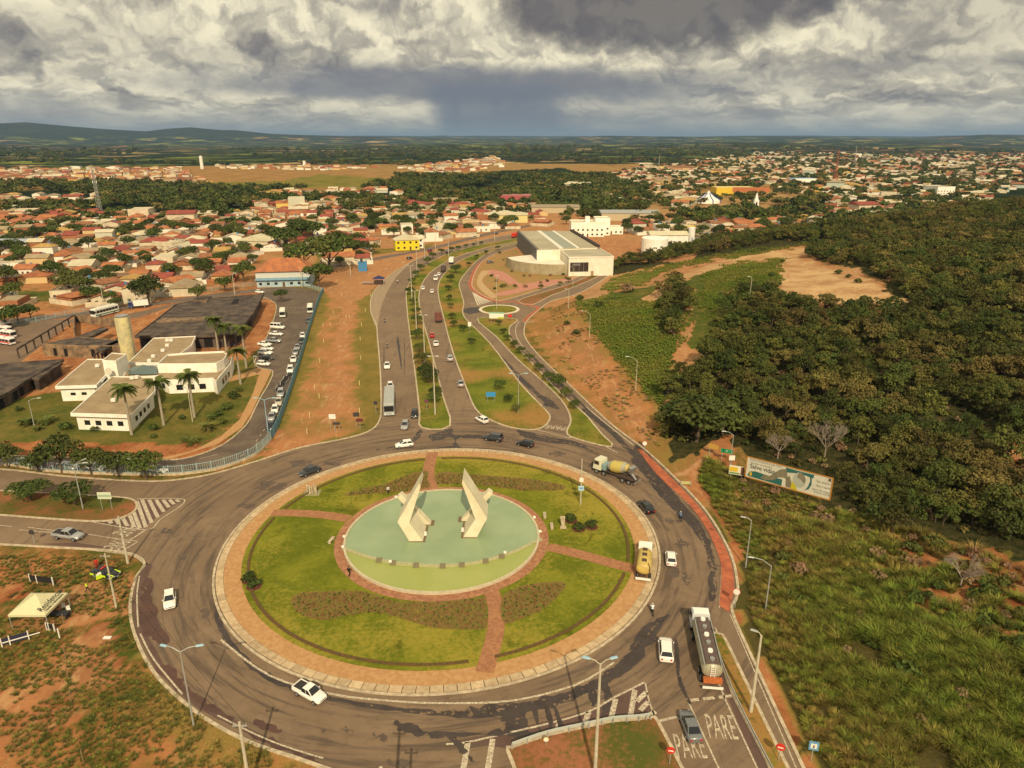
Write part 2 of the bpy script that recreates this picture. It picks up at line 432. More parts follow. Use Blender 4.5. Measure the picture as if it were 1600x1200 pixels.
def M_lawn(name, a, b_, c_):
    m = bpy.data.materials.new(name); m.use_nodes = True
    t = NT(m.node_tree); b = m.node_tree.nodes['Principled BSDF']
    b.inputs['Roughness'].default_value = 1.0; b.inputs['Specular IOR Level'].default_value = 0.05
    pos = t.n('ShaderNodeNewGeometry').outputs['Position']
    n1 = t.noise(pos, 0.13, 5, .65, .5); n2 = t.noise(pos, 1.6, 5, .75); n3 = t.noise(pos, 0.05, 3, .5)
    c = t.mix(t.ramp(t.m('ADD', t.m('MULTIPLY', n1, .7), t.m('MULTIPLY', n2, .3)), .40, .62), a, b_)
    c = t.mix(t.ramp(t.m('ADD', t.m('MULTIPLY', n3, .6), t.m('MULTIPLY', n2, .4)), .46, .60, 0, .8), c, c_)
    c = t.mix(t.ramp(t.noise(t.vm('ADD', pos, (40, 9, 0)), .22, 5, .6, .8), .58, .70, 0, .6), c, tuple(x * .5 for x in a))
    t.put(b.inputs['Base Color'], c)
    nd = t.n('ShaderNodeBump'); nd.inputs['Strength'].default_value = .6; nd.inputs['Distance'].default_value = .12
    t.put(nd.inputs['Height'], n2); t.put(b.inputs['Normal'], nd.outputs[0])
    return m
LAWN = M_lawn('lawn', (0.105, 0.125, 0.012), (0.185, 0.19, 0.020), (0.30, 0.24, 0.040))
VERGE = M_lawn('verge_grass', (0.095, 0.12, 0.016), (0.17, 0.18, 0.025), (0.34, 0.17, 0.06))
VERGE2 = M_lawn('verge_red', (0.085, 0.095, 0.02), (0.24, 0.10, 0.045), (0.34, 0.13, 0.07))
def metal(name, c, r=.45, me=.3): return mat(name, c, r, metal=me, spec=.5)
GALV = mat('galvanised', (0.42, 0.43, 0.40), .5, .15, 2, metal=.3)
LAMPBLUE = mat('lamp_head_blue', (0.30, 0.47, 0.58), .4)
POLEC = mat('pole_concrete', (0.52, 0.47, 0.35), .85, .2, 1.2)
WHITEP = mat('white_paint', (0.78, 0.74, 0.66), .6, .08, 1)
BLACKM = mat('black_rubber', (0.02, 0.02, 0.02), .8)
GLASS = mat('tinted_glass', (0.012, 0.014, 0.017), .08, spec=.8)
HUB = mat('wheel_rim', (0.40, 0.40, 0.40), .35, metal=.6)
LIGHTW = mat('headlamp_lens', (0.75, 0.75, 0.72), .15, spec=.7)
LIGHTR = mat('tail_lamp_lens', (0.42, 0.02, 0.015), .25)
CHROME = mat('plain_metal', (0.45, 0.44, 0.42), .3, metal=.7)

# ------------------------------------------------------------------ objects and meshes
def link(o, parent=None):
    COL.objects.link(o)
    if parent is not None: o.parent = parent
    return o
def obj(name, me, parent=None, loc=None, rz=0.0, scale=None):
    o = bpy.data.objects.new(name, me)
    if loc is not None: o.location = loc
    if rz: o.rotation_euler = (0, 0, rz)
    if scale is not None: o.scale = scale if isinstance(scale, (tuple, list, Vector)) else (scale,) * 3
    return link(o, parent)
def tag(o, label=None, cat=None, group=None, kind=None):
    if label: o['label'] = label
    if cat: o['category'] = cat
    if group: o['group'] = group
    if kind: o['kind'] = kind
    return o
def empty(name, loc, rz=0.0, label=None, cat=None, group=None):
    o = bpy.data.objects.new(name, None); o.location = loc; o.rotation_euler = (0, 0, rz); o.empty_display_size = 0.3
    link(o); return tag(o, label, cat, group)
ORD1 = 'nearest second third fourth fifth sixth seventh eighth ninth tenth eleventh twelfth thirteenth fourteenth fifteenth sixteenth seventeenth eighteenth nineteenth twentieth twenty-first twenty-second twenty-third twenty-fourth twenty-fifth twenty-sixth'.split()
def copy_tree(o, parent=None, swap=None):
    c = o.copy(); COL.objects.link(c); c.parent = parent
    if swap and c.data is not None: c.data = swap(c.data)
    for ch in o.children: copy_tree(ch, c, swap)
    return c
class MB:
    """collects simple solids, builds them as one mesh"""
    def __init__(s): s.v = []; s.f = []; s.mi = []; s.mats = []; s.cur = 0; s.M = None
    def mat(s, m):
        if m not in s.mats: s.mats.append(m)
        s.cur = s.mats.index(m); return s
    def add(s, vs, fs):
        o = len(s.v)
        if s.M is not None: vs = [s.M @ Vector(p) for p in vs]
        s.v += [tuple(p) for p in vs]
        s.f += [tuple(i + o for i in f) for f in fs]
        s.mi += [s.cur] * len(fs)
        return s
    def box(s, x0, x1, y0, y1, z0, z1, top=None):
        t = top or (x0, x1, y0, y1)
        return s.add([(x0, y0, z0), (x1, y0, z0), (x1, y1, z0), (x0, y1, z0), (t[0], t[2], z1), (t[1], t[2], z1), (t[1], t[3], z1), (t[0], t[3], z1)],
                     [(0, 3, 2, 1), (4, 5, 6, 7), (0, 1, 5, 4), (1, 2, 6, 5), (2, 3, 7, 6), (3, 0, 4, 7)])
    def tube(s, a, b, r0, r1=None, n=8, cap=True):
        a, b = Vector(a), Vector(b); r1 = r0 if r1 is None else r1
        d = (b - a).normalized(); u = d.orthogonal().normalized(); w = d.cross(u)
        vs = []
        for p, r in ((a, r0), (b, r1)):
            for i in range(n):
                t = 2 * math.pi * i / n
                vs.append(p + u * (math.cos(t) * r) + w * (math.sin(t) * r))
        fs = [(i, (i + 1) % n, n + (i + 1) % n, n + i) for i in range(n)]
        if cap: fs += [tuple(range(n))[::-1], tuple(range(n, 2 * n))]
        return s.add(vs, fs)
    def path(s, pts, r, n=6):
        for a, b in zip(pts[:-1], pts[1:]): s.tube(a, b, r, r, n)
        return s
    def prism(s, poly, z0, z1):
        """vertical prism over a flat outline (counter-clockwise or not)"""
        n = len(poly)
        if sum(poly[i][0] * poly[(i + 1) % n][1] - poly[(i + 1) % n][0] * poly[i][1] for i in range(n)) < 0: poly = poly[::-1]
        tri = tessellate_polygon([[Vector((p[0], p[1], 0)) for p in poly]])
        vs = [(p[0], p[1], z1) for p in poly] + [(p[0], p[1], z0) for p in poly]
        fs = []
        for a, b, c in tri:
            A, B, C_ = poly[a], poly[b], poly[c]
            if (B[0] - A[0]) * (C_[1] - A[1]) - (B[1] - A[1]) * (C_[0] - A[0]) < 0: b, c = c, b
            fs.append((a, b, c))
        fs += [(i + n, (i + 1) % n + n, (i + 1) % n, i) for i in range(n)]
        return s.add(vs, fs)
    def sheet(s, poly, z):
        poly = [Vector((p[0], p[1], 0)) for p in poly]
        tri = tessellate_polygon([poly]); fs = []
        for a, b, c in tri:
            A, B, C_ = poly[a], poly[b], poly[c]
            if (B.x - A.x) * (C_.y - A.y) - (B.y - A.y) * (C_.x - A.x) < 0: b, c = c, b
            fs.append((a, b, c))
        return s.add([(p.x, p.y, z) for p in poly], fs)
    def lathe(s, prof, n=16, c=(0, 0)):
        vs = []; m = len(prof)
        for r, z in prof:
            for i in range(n):
                t = 2 * math.pi * i / n; vs.append((c[0] + r * math.cos(t), c[1] + r * math.sin(t), z))
        fs = [(j * n + i, j * n + (i + 1) % n, (j + 1) * n + (i + 1) % n, (j + 1) * n + i) for j in range(m - 1) for i in range(n)]
        fs += [tuple(range((m - 1) * n, m * n))]
        return s.add(vs, fs)
    def mesh(s, name, m=None, bevel=0.0, smooth_=False):
        me = bpy.data.meshes.new(name)
        me.from_pydata(s.v, [], s.f)
        for x in (s.mats or [m]):
            if x: me.materials.append(x)
        if s.mats and len(s.mats) > 1: me.polygons.foreach_set('material_index', s.mi)
        if bevel:
            bm = bmesh.new(); bm.from_mesh(me)
            bmesh.ops.remove_doubles(bm, verts=bm.verts, dist=1e-4)
            ed = [e for e in bm.edges if len(e.link_faces) == 2 and e.calc_face_angle(0) > 0.5]
            bmesh.ops.bevel(bm, geom=ed, offset=bevel, segments=2, affect='EDGES', profile=0.6, clamp_overlap=True)
            bm.to_mesh(me); bm.free()
        if smooth_: me.polygons.foreach_set('use_smooth', [True] * len(me.polygons))
        me.update()
        return me
    def build(s, name, m=None, parent=None, loc=None, rz=0.0, bevel=0.0, smooth_=False):
        return obj(name, s.mesh(name, m, bevel, smooth_), parent, loc, rz)
def grid_mesh(name, X, Y, Z, material, zone=None, sm=True):
    ny, nx = X.shape
    me = bpy.data.meshes.new(name)
    co = np.stack([X, Y, Z], -1).reshape(-1, 3).astype(np.float32)
    idx = np.arange(nx * ny).reshape(ny, nx)
    q = np.stack([idx[:-1, :-1], idx[:-1, 1:], idx[1:, 1:], idx[1:, :-1]], -1).reshape(-1, 4)
    me.vertices.add(len(co)); me.vertices.foreach_set('co', co.ravel())
    me.loops.add(q.size); me.loops.foreach_set('vertex_index', q.ravel().astype(np.int32))
    me.polygons.add(len(q)); me.polygons.foreach_set('loop_start', np.arange(0, q.size, 4, dtype=np.int32))
    me.update(calc_edges=True)
    me.polygons.foreach_set('use_smooth', np.full(len(q), sm))
    if zone is not None:
        ca = me.color_attributes.new('zone', 'FLOAT_COLOR', 'POINT')
        ca.data.foreach_set('color', zone.reshape(-1, 4).astype(np.float32).ravel())
    me.materials.append(material)
    return me
def tri_mesh(name, co, faces, mats, mi=None, sm=False):
    """mesh from numpy arrays; faces is (n,3) or (n,4)"""
    me = bpy.data.meshes.new(name); k = faces.shape[1]
    me.vertices.add(len(co)); me.vertices.foreach_set('co', np.asarray(co, np.float32).ravel())
    me.loops.add(faces.size); me.loops.foreach_set('vertex_index', faces.ravel().astype(np.int32))
    me.polygons.add(len(faces)); me.polygons.foreach_set('loop_start', np.arange(0, faces.size, k, dtype=np.int32))
    for m in mats: me.materials.append(m)
    if mi is not None: me.polygons.foreach_set('material_index', np.asarray(mi, np.int32))
    me.update(calc_edges=True)
    if sm: me.polygons.foreach_set('use_smooth', np.ones(len(faces), bool))
    return me
def ribbon(mb, line, w, z0, z1, side=0.0, closed=False):
    """a strip of width w along a line; side shifts it sideways"""
    n = len(line); L = []; Rr = []
    for i in range(n):
        a = Vector(line[i - 1] if (i > 0 or closed) else line[i]); b = Vector(line[(i + 1) % n] if (i < n - 1 or closed) else line[i])
        d = (b - a); d.z = 0
        if d.length < 1e-6: d = Vector((1, 0, 0))
        d.normalize(); nrm = Vector((-d.y, d.x, 0)); p = Vector(line[i])
        L.append(p + nrm * (side + w / 2)); Rr.append(p + nrm * (side - w / 2))
    vs = []
    for a, b in zip(L, Rr): vs += [(a.x, a.y, z1), (b.x, b.y, z1), (b.x, b.y, z0), (a.x, a.y, z0)]
    fs = []
    for i in range(n if closed else n - 1):
        o, q = i * 4, ((i + 1) % n) * 4
        fs.append((o + 1, q + 1, q, o))
        if z1 - z0 > 0.02: fs += [(o + 2, q + 2, q + 1, o + 1), (o, q, q + 3, o + 3)]
    if z1 - z0 > 0.02 and not closed: fs += [(0, 3, 2, 1), (n * 4 - 4, n * 4 - 3, n * 4 - 2, n * 4 - 1)]
    return mb.add(vs, fs)
def scatter(name, pts, rz, sc, protos, label, cat=None, tilt=None, kind='stuff'):
    """uncountable growth: one object whose points carry instances of a few shapes"""
    pts = np.asarray(pts, float)
    if not len(pts): return None
    me = bpy.data.meshes.new(name)
    me.vertices.add(len(pts)); me.vertices.foreach_set('co', pts.astype(np.float32).ravel())
    a = me.attributes.new('rot', 'FLOAT_VECTOR', 'POINT')
    rot = np.zeros((len(pts), 3)); rot[:, 2] = rz
    if tilt is not None: rot[:, 0:2] = tilt
    a.data.foreach_set('vector', rot.astype(np.float32).ravel())
    a = me.attributes.new('scl', 'FLOAT_VECTOR', 'POINT')
    s3 = np.asarray(sc, float)
    if s3.ndim == 1: s3 = np.stack([s3] * 3, 1)
    a.data.foreach_set('vector', s3.astype(np.float32).ravel())
    a = me.attributes.new('pick', 'INT', 'POINT')
    a.data.foreach_set('value', rng.integers(0, len(protos), len(pts)).astype(np.int32))
    me.update()
    o = obj(name, me); tag(o, label, cat, None, kind)
    col = bpy.data.collections.new(name + '_shapes')
    for i, pm in enumerate(protos):
        po = bpy.data.objects.new('%s_shape_%02d' % (name, i), pm); col.objects.link(po)
    ng = bpy.data.node_groups.new(name, 'GeometryNodeTree')
    ng.interface.new_socket('Geometry', in_out='INPUT', socket_type='NodeSocketGeometry')
    ng.interface.new_socket('Geometry', in_out='OUTPUT', socket_type='NodeSocketGeometry')
    N = ng.nodes.new; Lk = ng.links.new
    gi = N('NodeGroupInput'); go = N('NodeGroupOutput')
    ci = N('GeometryNodeCollectionInfo'); ci.inputs[0].default_value = col
    ci.inputs['Separate Children'].default_value = True; ci.inputs['Reset Children'].default_value = True
    iop = N('GeometryNodeInstanceOnPoints'); iop.inputs['Pick Instance'].default_value = True
    def attr(nm, ty):
        nd = N('GeometryNodeInputNamedAttribute'); nd.data_type = ty; nd.inputs[0].default_value = nm; return nd.outputs[0]
    m2p = N('GeometryNodeMeshToPoints')
    Lk(gi.outputs[0], m2p.inputs[0]); Lk(m2p.outputs[0], iop.inputs['Points']); Lk(ci.outputs[0], iop.inputs['Instance'])
    Lk(attr('pick', 'INT'), iop.inputs['Instance Index'])
    e2r = N('FunctionNodeEulerToRotation'); Lk(attr('rot', 'FLOAT_VECTOR'), e2r.inputs[0]); Lk(e2r.outputs[0], iop.inputs['Rotation'])
    Lk(attr('scl', 'FLOAT_VECTOR'), iop.inputs['Scale']); Lk(iop.outputs[0], go.inputs[0])
    md = o.modifiers.new('scatter', 'NODES'); md.node_group = ng
    return o

# ------------------------------------------------------------------ ground zones (what grows or lies where), drawn from map outlines
def zone_at(x, y):
    px, py = proj(x, y, np.where(np.hypot(x, y) < 1300, H(x, y), 0.0))
    k9 = np.clip(160 / (np.hypot(x, y) + 1), .12, 1.6); wx = ((fbm(x / 9, y / 9, 71, 3) - .5) * 22 + (fbm(x / 2.5, y / 2.5, 73, 2) - .5) * 20) * k9; wy = ((fbm(x / 9 + 40, y / 9, 72, 3) - .5) * 14 + (fbm(x / 2.5, y / 2.5, 74, 2) - .5) * 12) * k9
    qx, qy = px + wx, py + wy
    Z = np.zeros(x.shape + (4,)); r = np.hypot(x, y)
    Z[..., 0] = 0.46; Z[..., 1] = 0.25
    def put(poly, soil=None, dry=None, sand=None, dark=None):
        k = in_poly(qx, qy, poly) & (y > 20)
        for i, v in enumerate((soil, dry, sand, dark)):
            if v is not None: Z[..., i][k] = v
    put([(-900, 480), (2400, 480), (2400, 238), (-900, 238)], .58, .75, .35, 0)            # town ground, earth yards
    put([(-900, 300), (2400, 300), (2400, 238), (-900, 238)], .46, .25, .15, 0)
    put([(-900, 530), (540, 480), (400, 395), (-900, 400)], .55, .55, .15, 0)
    put([(-900, 470), (120, 452), (100, 470), (-900, 492)], .15, .2, 0, 0)
    # field beside the avenue
    put([(400, 760), (600, 690), (596, 430), (680, 380), (500, 400), (440, 470)], .30, .45, 0, 0)
    put([(430, 705), (500, 690), (560, 672), (556, 520), (560, 460), (520, 462), (500, 520), (460, 640)], .52, .7, .2, 0)
    put([(500, 660), (530, 655), (548, 500), (556, 470), (540, 466), (525, 540)], .74, .7, .3, 0)
    put([(405, 722), (470, 705), (478, 690), (430, 680)], .95, .5, .2, 0)
    put([(560, 470), (640, 410), (700, 385), (600, 395), (500, 415), (495, 445), (520, 465)], .80, .7, .35, 0)
    # near left corner
    put([(-400, 855), (200, 870), (212, 1000), (330, 1110), (560, 1210), (560, 1500), (-400, 1500)], .50, .45, 0, 0)
    put([(-400, 855), (200, 870), (212, 1000), (260, 1060), (200, 1200), (-400, 1300)], .49, .12, 0, 0)
    put([(95, 1000), (170, 975), (180, 1060), (130, 1090), (60, 1080)], .85, .5, .2, 0)
    put([(-50, 1080), (60, 1060), (120, 1130), (0, 1180)], .75, .5, .15, 0)
    put([(-80, 885), (110, 880), (40, 930), (-80, 950)], .72, .4, 0, 0)
    put([(60, 925), (200, 895), (205, 960), (120, 975), (20, 985)], .60, .8, .25, 0)
    put([(190, 1000), (330, 1110), (560, 1215), (300, 1200)], .42, .85, 0, 0)
    # hospital grounds
    put([(-300, 620), (120, 560), (420, 540), (400, 620), (300, 715), (-300, 715)], .25, .25, 0, 0)
    put([(-300, 690), (200, 690), (380, 690), (300, 722), (-300, 722)], .62, .3, 0, 0)
    put([(-300, 500), (120, 480), (190, 470), (420, 455), (430, 530), (330, 590), (-200, 640)], .75, .5, .1, 0)
    # beyond the avenue
    put([(900, 470), (1090, 430), (1240, 400), (1240, 470), (1150, 520), (1060, 640), (1020, 620), (950, 540)], .12, .15, 0, 0)
    put([(820, 500), (905, 462), (925, 520), (960, 560), (1000, 610), (1050, 660), (1090, 700), (1110, 790), (1010, 720), (880, 600)], .50, 1.0, .1, 0)
    put([(850, 520), (900, 500), (960, 590), (1030, 680), (990, 680), (900, 580)], .60, 1.0, .25, 0)
    put([(1035, 640), (1060, 520), (1080, 450), (1086, 450), (1076, 540), (1110, 560), (1050, 640)], .98, .6, .4, 0)
    hill = [(1040, 720), (1040, 600), (1120, 540), (1130, 470), (1200, 470), (1380, 500), (1380, 440), (1270, 395), (1270, 380), (1000, 420), (930, 440), (960, 400), (1100, 350), (1700, 200), (3000, 200), (3000, 1000), (1500, 860), (1320, 800), (1150, 700)]
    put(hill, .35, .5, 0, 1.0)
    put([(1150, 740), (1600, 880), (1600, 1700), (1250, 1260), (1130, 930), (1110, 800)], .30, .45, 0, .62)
    put([(1110, 790), (1165, 830), (1150, 960), (1300, 1260), (1240, 1200), (1150, 940)], .62, .85, 0, 0)
    put([(1095, 700), (1150, 680), (1140, 760), (1180, 860), (1130, 830), (1085, 745)], .66, .9, .1, 0)
    put([(1120, 690), (1070, 740), (1085, 742), (1135, 680)], 1.0, .9, .7, 0)
    put([(1330, 810), (1480, 850), (1700, 900), (1700, 1040), (1500, 980), (1380, 920)], .60, .5, 0, .2)
    put([(1480, 860), (1700, 930), (1700, 1030), (1560, 960), (1500, 930)], .95, .4, 0, .25)
    put([(1330, 830), (1500, 900), (1440, 905)], .8, .5, 0, .35)
    put([(1570, 690), (1640, 680), (1640, 770), (1590, 760)], .9, .5, 0, .2)
    # dirt road and clearing
    put([(1000, 470), (1040, 440), (1130, 405), (1240, 387), (1290, 388), (1250, 402), (1160, 410), (1090, 428), (1050, 455), (1020, 470)], .97, .5, .85, 0)
    put([(1215, 395), (1290, 418), (1360, 440), (1420, 470), (1340, 478), (1260, 470), (1215, 450)], 1.0, .5, .95, 0)
    put([(1300, 425), (1345, 420), (1345, 440), (1310, 440)], 1.0, .5, .6, 0)
    put([(905, 470), (945, 430), (980, 430), (930, 480)], .9, .6, .6, 0)
    put([(925, 370), (1090, 385), (1080, 410), (950, 410)], 1.1, .4, .25, 0)             # bare red yard behind the hall
    # woods between the districts and fields further out
    far = r > 560
    put([(-900, 338), (300, 342), (420, 325), (620, 318), (900, 322), (1010, 330), (1010, 300), (880, 262), (760, 268), (540, 300), (330, 292), (-900, 312)], .2, .5, 0, 1.0)
    put([(-900, 292), (330, 290), (560, 300), (600, 276), (560, 262), (-900, 258)], .55, .9, .1, 0)
    put([(-900, 270), (120, 266), (280, 262), (0, 258), (-900, 257)], .0, .95, .0, 0)
    put([(270, 291), (470, 292), (560, 296), (600, 278), (500, 272), (440, 282), (330, 284)], .0, .45, 0, 0)
    return Z
def build_ground():
    gm, cm = M_ground(), M_country()
    xs = np.arange(-270, 345, 1.35); ys = np.arange(28, 640, 1.35)
    X, Y = np.meshgrid(xs, ys)
    Z = H(X, Y)
    o = obj('ground', grid_mesh('ground', X, Y, Z, gm, zone_at(X, Y)))
    tag(o, 'patchy grass and red earth around the roundabout and up the hillside', kind='structure')
    a1 = np.arange(-46, 46.01, 0.14); a0 = np.concatenate([np.arange(-180, -46, 4.0), a1, np.arange(50, 180.1, 4.0)])
    rr = [0, 20, 60]; r = 110.0
    while r < 60000: rr.append(r); r *= 1.032 if r < 1500 else (1.018 if r < 17000 else 1.1)
    A, Rr = np.meshgrid(R_(1) * a0, np.array(rr))
    X, Y = Rr * np.sin(A), Rr * np.cos(A)
    Z = H2(X, Y)
    inside = sstep(np.minimum.reduce([X + 270, 343 - X, 639 - Y, Y - 28]), -1, 30)
    Z = Z - 0.25 - 4.5 * inside
    zn = zone_at(X, Y); rr2 = np.hypot(X, Y)
    managed = (rr2 < 900) | ((proj(X, Y)[1] > 256) & (rr2 < 1900))
    zn[..., 1] = np.where(managed, 1.0, 0.0)
    zn[..., 3] = np.where(rr2 < 2200, zn[..., 3], 0)
    o = obj('countryside', grid_mesh('countryside', X, Y, Z, cm, zn))
    tag(o, 'rolling green and tan farmland with wooded ridges at the horizon', kind='structure')
build_ground()

# ------------------------------------------------------------------ roads, islands, kerbs, markings
RC = Vector((-11.4, 102.0, 0)); RR = 35.2
def circ(r, n=96, c=RC, a0=0.0, a1=360.0, close=True):
    return [Vector((c.x + r * math.cos(R_(a0 + (a1 - a0) * i / n)), c.y + r * math.sin(R_(a0 + (a1 - a0) * i / n)), 0)) for i in range(n if close else n + 1)]
def struct(name, mb, m, label, z=None):
    o = mb.build(name, m); tag(o, label, kind='structure'); return o
ROAD_EDGE_L = [(-420, 712), (-200, 722), (0, 734), (100, 745), (200, 752), (262, 752), (330, 742), (400, 722), (470, 700), (540, 686), (578, 674), (594, 658), (597, 630), (595, 575),
               (591, 530), (589, 508), (581, 490), (580, 470), (586, 455), (604, 435), (630, 417), (660, 402), (700, 389), (750, 376), (800, 366), (850, 360)]
ROAD_EDGE_R = [(868, 368), (830, 378), (806, 387), (778, 395), (758, 405), (746, 418), (737, 440), (740, 452), (756, 463), (778, 470), (800, 466), (837, 455), (875, 442), (900, 434), (938, 424),
               (948, 432), (905, 458), (862, 470), (843, 483), (824, 500), (818, 515), (822, 532), (845, 560), (885, 598), (950, 660), (1005, 702), (1052, 746), (1102, 800), (1138, 862),
               (1150, 912), (1148, 935), (1142, 957), (1178, 1040), (1252, 1200), (1318, 1340)]
ROAD_EDGE_B = [(1062, 1340), (620, 1300), (560, 1222), (480, 1188), (390, 1157), (310, 1112), (245, 1052), (213, 990), (206, 945), (214, 905), (228, 882), (215, 868), (178, 860), (90, 855), (0, 850), (-200, 842), (-420, 835)]
edgeL, edgeR, edgeB = smooth(GL(ROAD_EDGE_L)), smooth(GL(ROAD_EDGE_R)), smooth(GL(ROAD_EDGE_B))
asph = MB().sheet(edgeL + edgeR + [G(1200, 1500)] + edgeB, 0.02)
struct('road', asph, ASPH, 'worn grey brown asphalt of the roundabout and its avenues')
kb = MB()
ribbon(kb, edgeL, .4, 0, .15, .2); ribbon(kb, edgeR, .4, 0, .15, .2); ribbon(kb, edgeB[6:], .4, 0, .15, .2)
struct('kerb', kb, CONC, 'pale concrete kerb along the outer road edges')

def island(pix, m, label, n=4, z=0.15, name='traffic_island', kw=.4):
    out = smooth(GL(pix), True, n)
    o = struct(name, MB().sheet(out, z - .02), m, label)
    k = MB(); ar = sum(out[i].x * out[(i + 1) % len(out)].y - out[(i + 1) % len(out)].x * out[i].y for i in range(len(out)))
    ribbon(k, out, kw, 0.0, z, (kw / 2) * (1 if ar > 0 else -1) * -1, True)
    tag(k.build('kerb', CONC, o))
    return o, out
WM, wm_out = island([(-420, 745), (-100, 757), (0, 768), (100, 773), (180, 778), (205, 782), (212, 790), (207, 800), (185, 810), (150, 814), (80, 810), (0, 804), (-100, 798), (-420, 785)], VERGE2,
       'grass and red earth island with two shrubs between the west lanes')
CM, cm_out = island([(660, 668), (657, 645), (652, 600), (644, 540), (637, 485), (637, 450), (655, 424), (690, 401), (750, 383), (830, 369), (835, 372), (760, 387), (705, 405), (670, 428), (655, 455), (656, 485), (668, 530), (681, 580), (691, 620), (702, 665)], VERGE,
       'long grass median with street trees between the two avenue carriageways', 3)
GS, gs_out = island([(745, 640), (730, 607), (708, 548), (695, 500), (685, 455), (692, 432), (714, 411), (745, 397), (790, 383), (850, 370), (852, 372), (806, 381), (775, 389), (750, 403), (730, 423), (717, 442), (720, 458), (724, 475), (722, 487), (728, 500), (765, 537), (812, 600), (850, 640), (858, 652), (852, 664), (835, 671), (800, 668), (765, 655)], VERGE,
       'wide grass strip between the avenue and the narrow side road', 3)
TI, ti_out = island([(747, 498), (775, 525), (810, 562), (850, 597), (878, 625), (890, 645), (893, 660), (887, 676), (900, 685), (955, 698), (940, 680), (925, 662), (912, 647), (875, 615), (837, 575), (800, 535), (795, 522), (796, 510), (806, 499)], VERGE,
       'long triangular grass island with a row of young trees', 3)
SP, sp_out = island([(810, 470), (832, 476), (860, 462), (895, 449), (936, 431), (925, 430), (895, 443), (850, 457)], VERGE2, 'thin wedge of grass splitting the road up to the hall', 2)
SI, si_out = island([(796, 1173), (800, 1171), (856, 1152), (920, 1138), (958, 1130), (998, 1127), (1018, 1124), (1026, 1130), (1062, 1200), (1110, 1300), (830, 1300), (812, 1215)], VERGE2,
       'red earth and grass island behind the low guardrail at the south entry', 2)
NI, ni_out = island([(1115, 992), (1117, 1005), (1134, 1050), (1150, 1090), (1200, 1187), (1240, 1270), (1262, 1270), (1225, 1195), (1175, 1092), (1132, 1002), (1124, 993)], VERGE, 'narrow planted divider between the exit lanes and the cycle road', 2)
# small roundabout at the hall
c0, c1 = G(748, 484), G(812, 484)
src = Vector(((c0.x + c1.x) / 2, (c0.y + c1.y) / 2 + .3, 0)); srr = (c1.x - c0.x) / 2
sm = struct('small_roundabout', MB().sheet(circ(srr - 1.0, 40, src), .13), VERGE, 'small round lawn island on the side road before the hall')
k = MB(); ribbon(k, circ(srr, 40, src), 1.2, 0, .16, .6, True); tag(k.build('kerb', mat('kerb_white', (0.72, 0.62, 0.45), .8, .2, 2), sm))

# central roundabout
ring = MB()
kk = MB(); ribbon(kk, circ(RR), .35, 0, .14, .17, True)
struct('roundabout_kerb', kk, CONC, 'concrete kerb round the big central island')
bed = MB().sheet(circ(RR - .1), .05); struct('gutter_bed', bed, mat('gutter', (0.16, 0.10, 0.07), .9, .4, 2), 'dark gutter between kerb and paving of the central island')
pave = struct('brick_ring', MB().prism(circ(RR - 1.58), .03, .16), BRICK, 'broad ring of orange brick paving round the central lawn')
slab_me = {}
NS = 132
for k_ in range(NS):                                              # the pale concrete slabs laid round the paving, one by one
    a0, a1 = 2 * math.pi * (k_ + .03) / NS, 2 * math.pi * (k_ + .97) / NS
    if not slab_me:
        m_ = MB(); r0, r1 = RR - 1.55, RR - .48; d = (a1 - a0) / 2
        P4 = [(r0 * math.cos(-d), r0 * math.sin(-d)), (r1 * math.cos(-d), r1 * math.sin(-d)), (r1 * math.cos(d), r1 * math.sin(d)), (r0 * math.cos(d), r0 * math.sin(d))]
        m_.prism(P4, .03, .175); slab_me[0] = m_.mesh('paving_slab', mat('slab_concrete', (0.52, 0.40, 0.25), .9, objvar=.14, vscale=1.5, col2=(0.40, 0.29, 0.17)))
    obj('paving_slab', slab_me[0], pave, (RC.x, RC.y, random.uniform(-.008, .008)), (a0 + a1) / 2)
lawn = struct('lawn', MB().prism(circ(RR - 4.05), .08, .19), LAWN, 'bright green lawn of the central island')
PR = 17.4
def ring_arc(r0, r1, a0, a1, n, z0, z1, m, name, label):
    mb = MB(); A = [a0 + (a1 - a0) * i / n for i in range(n + 1)]
    poly = [(RC.x + r1 * math.cos(R_(a)), RC.y + r1 * math.sin(R_(a))) for a in A] + [(RC.x + r0 * math.cos(R_(a)), RC.y + r0 * math.sin(R_(a))) for a in A[::-1]]
    mb.prism(poly, z0, z1); return struct(name, mb, m, label)
HEDGE = mat('low_hedge', (0.07, 0.065, 0.016), 1, vscale=3.5, col2=(0.16, 0.075, 0.035), bump=1.0, bscale=6)
PLANTB = mat('flower_bed', (0.135, 0.14, 0.022), 1, vscale=2.4, col2=(0.21, 0.105, 0.04), bump=1, bscale=2.5)
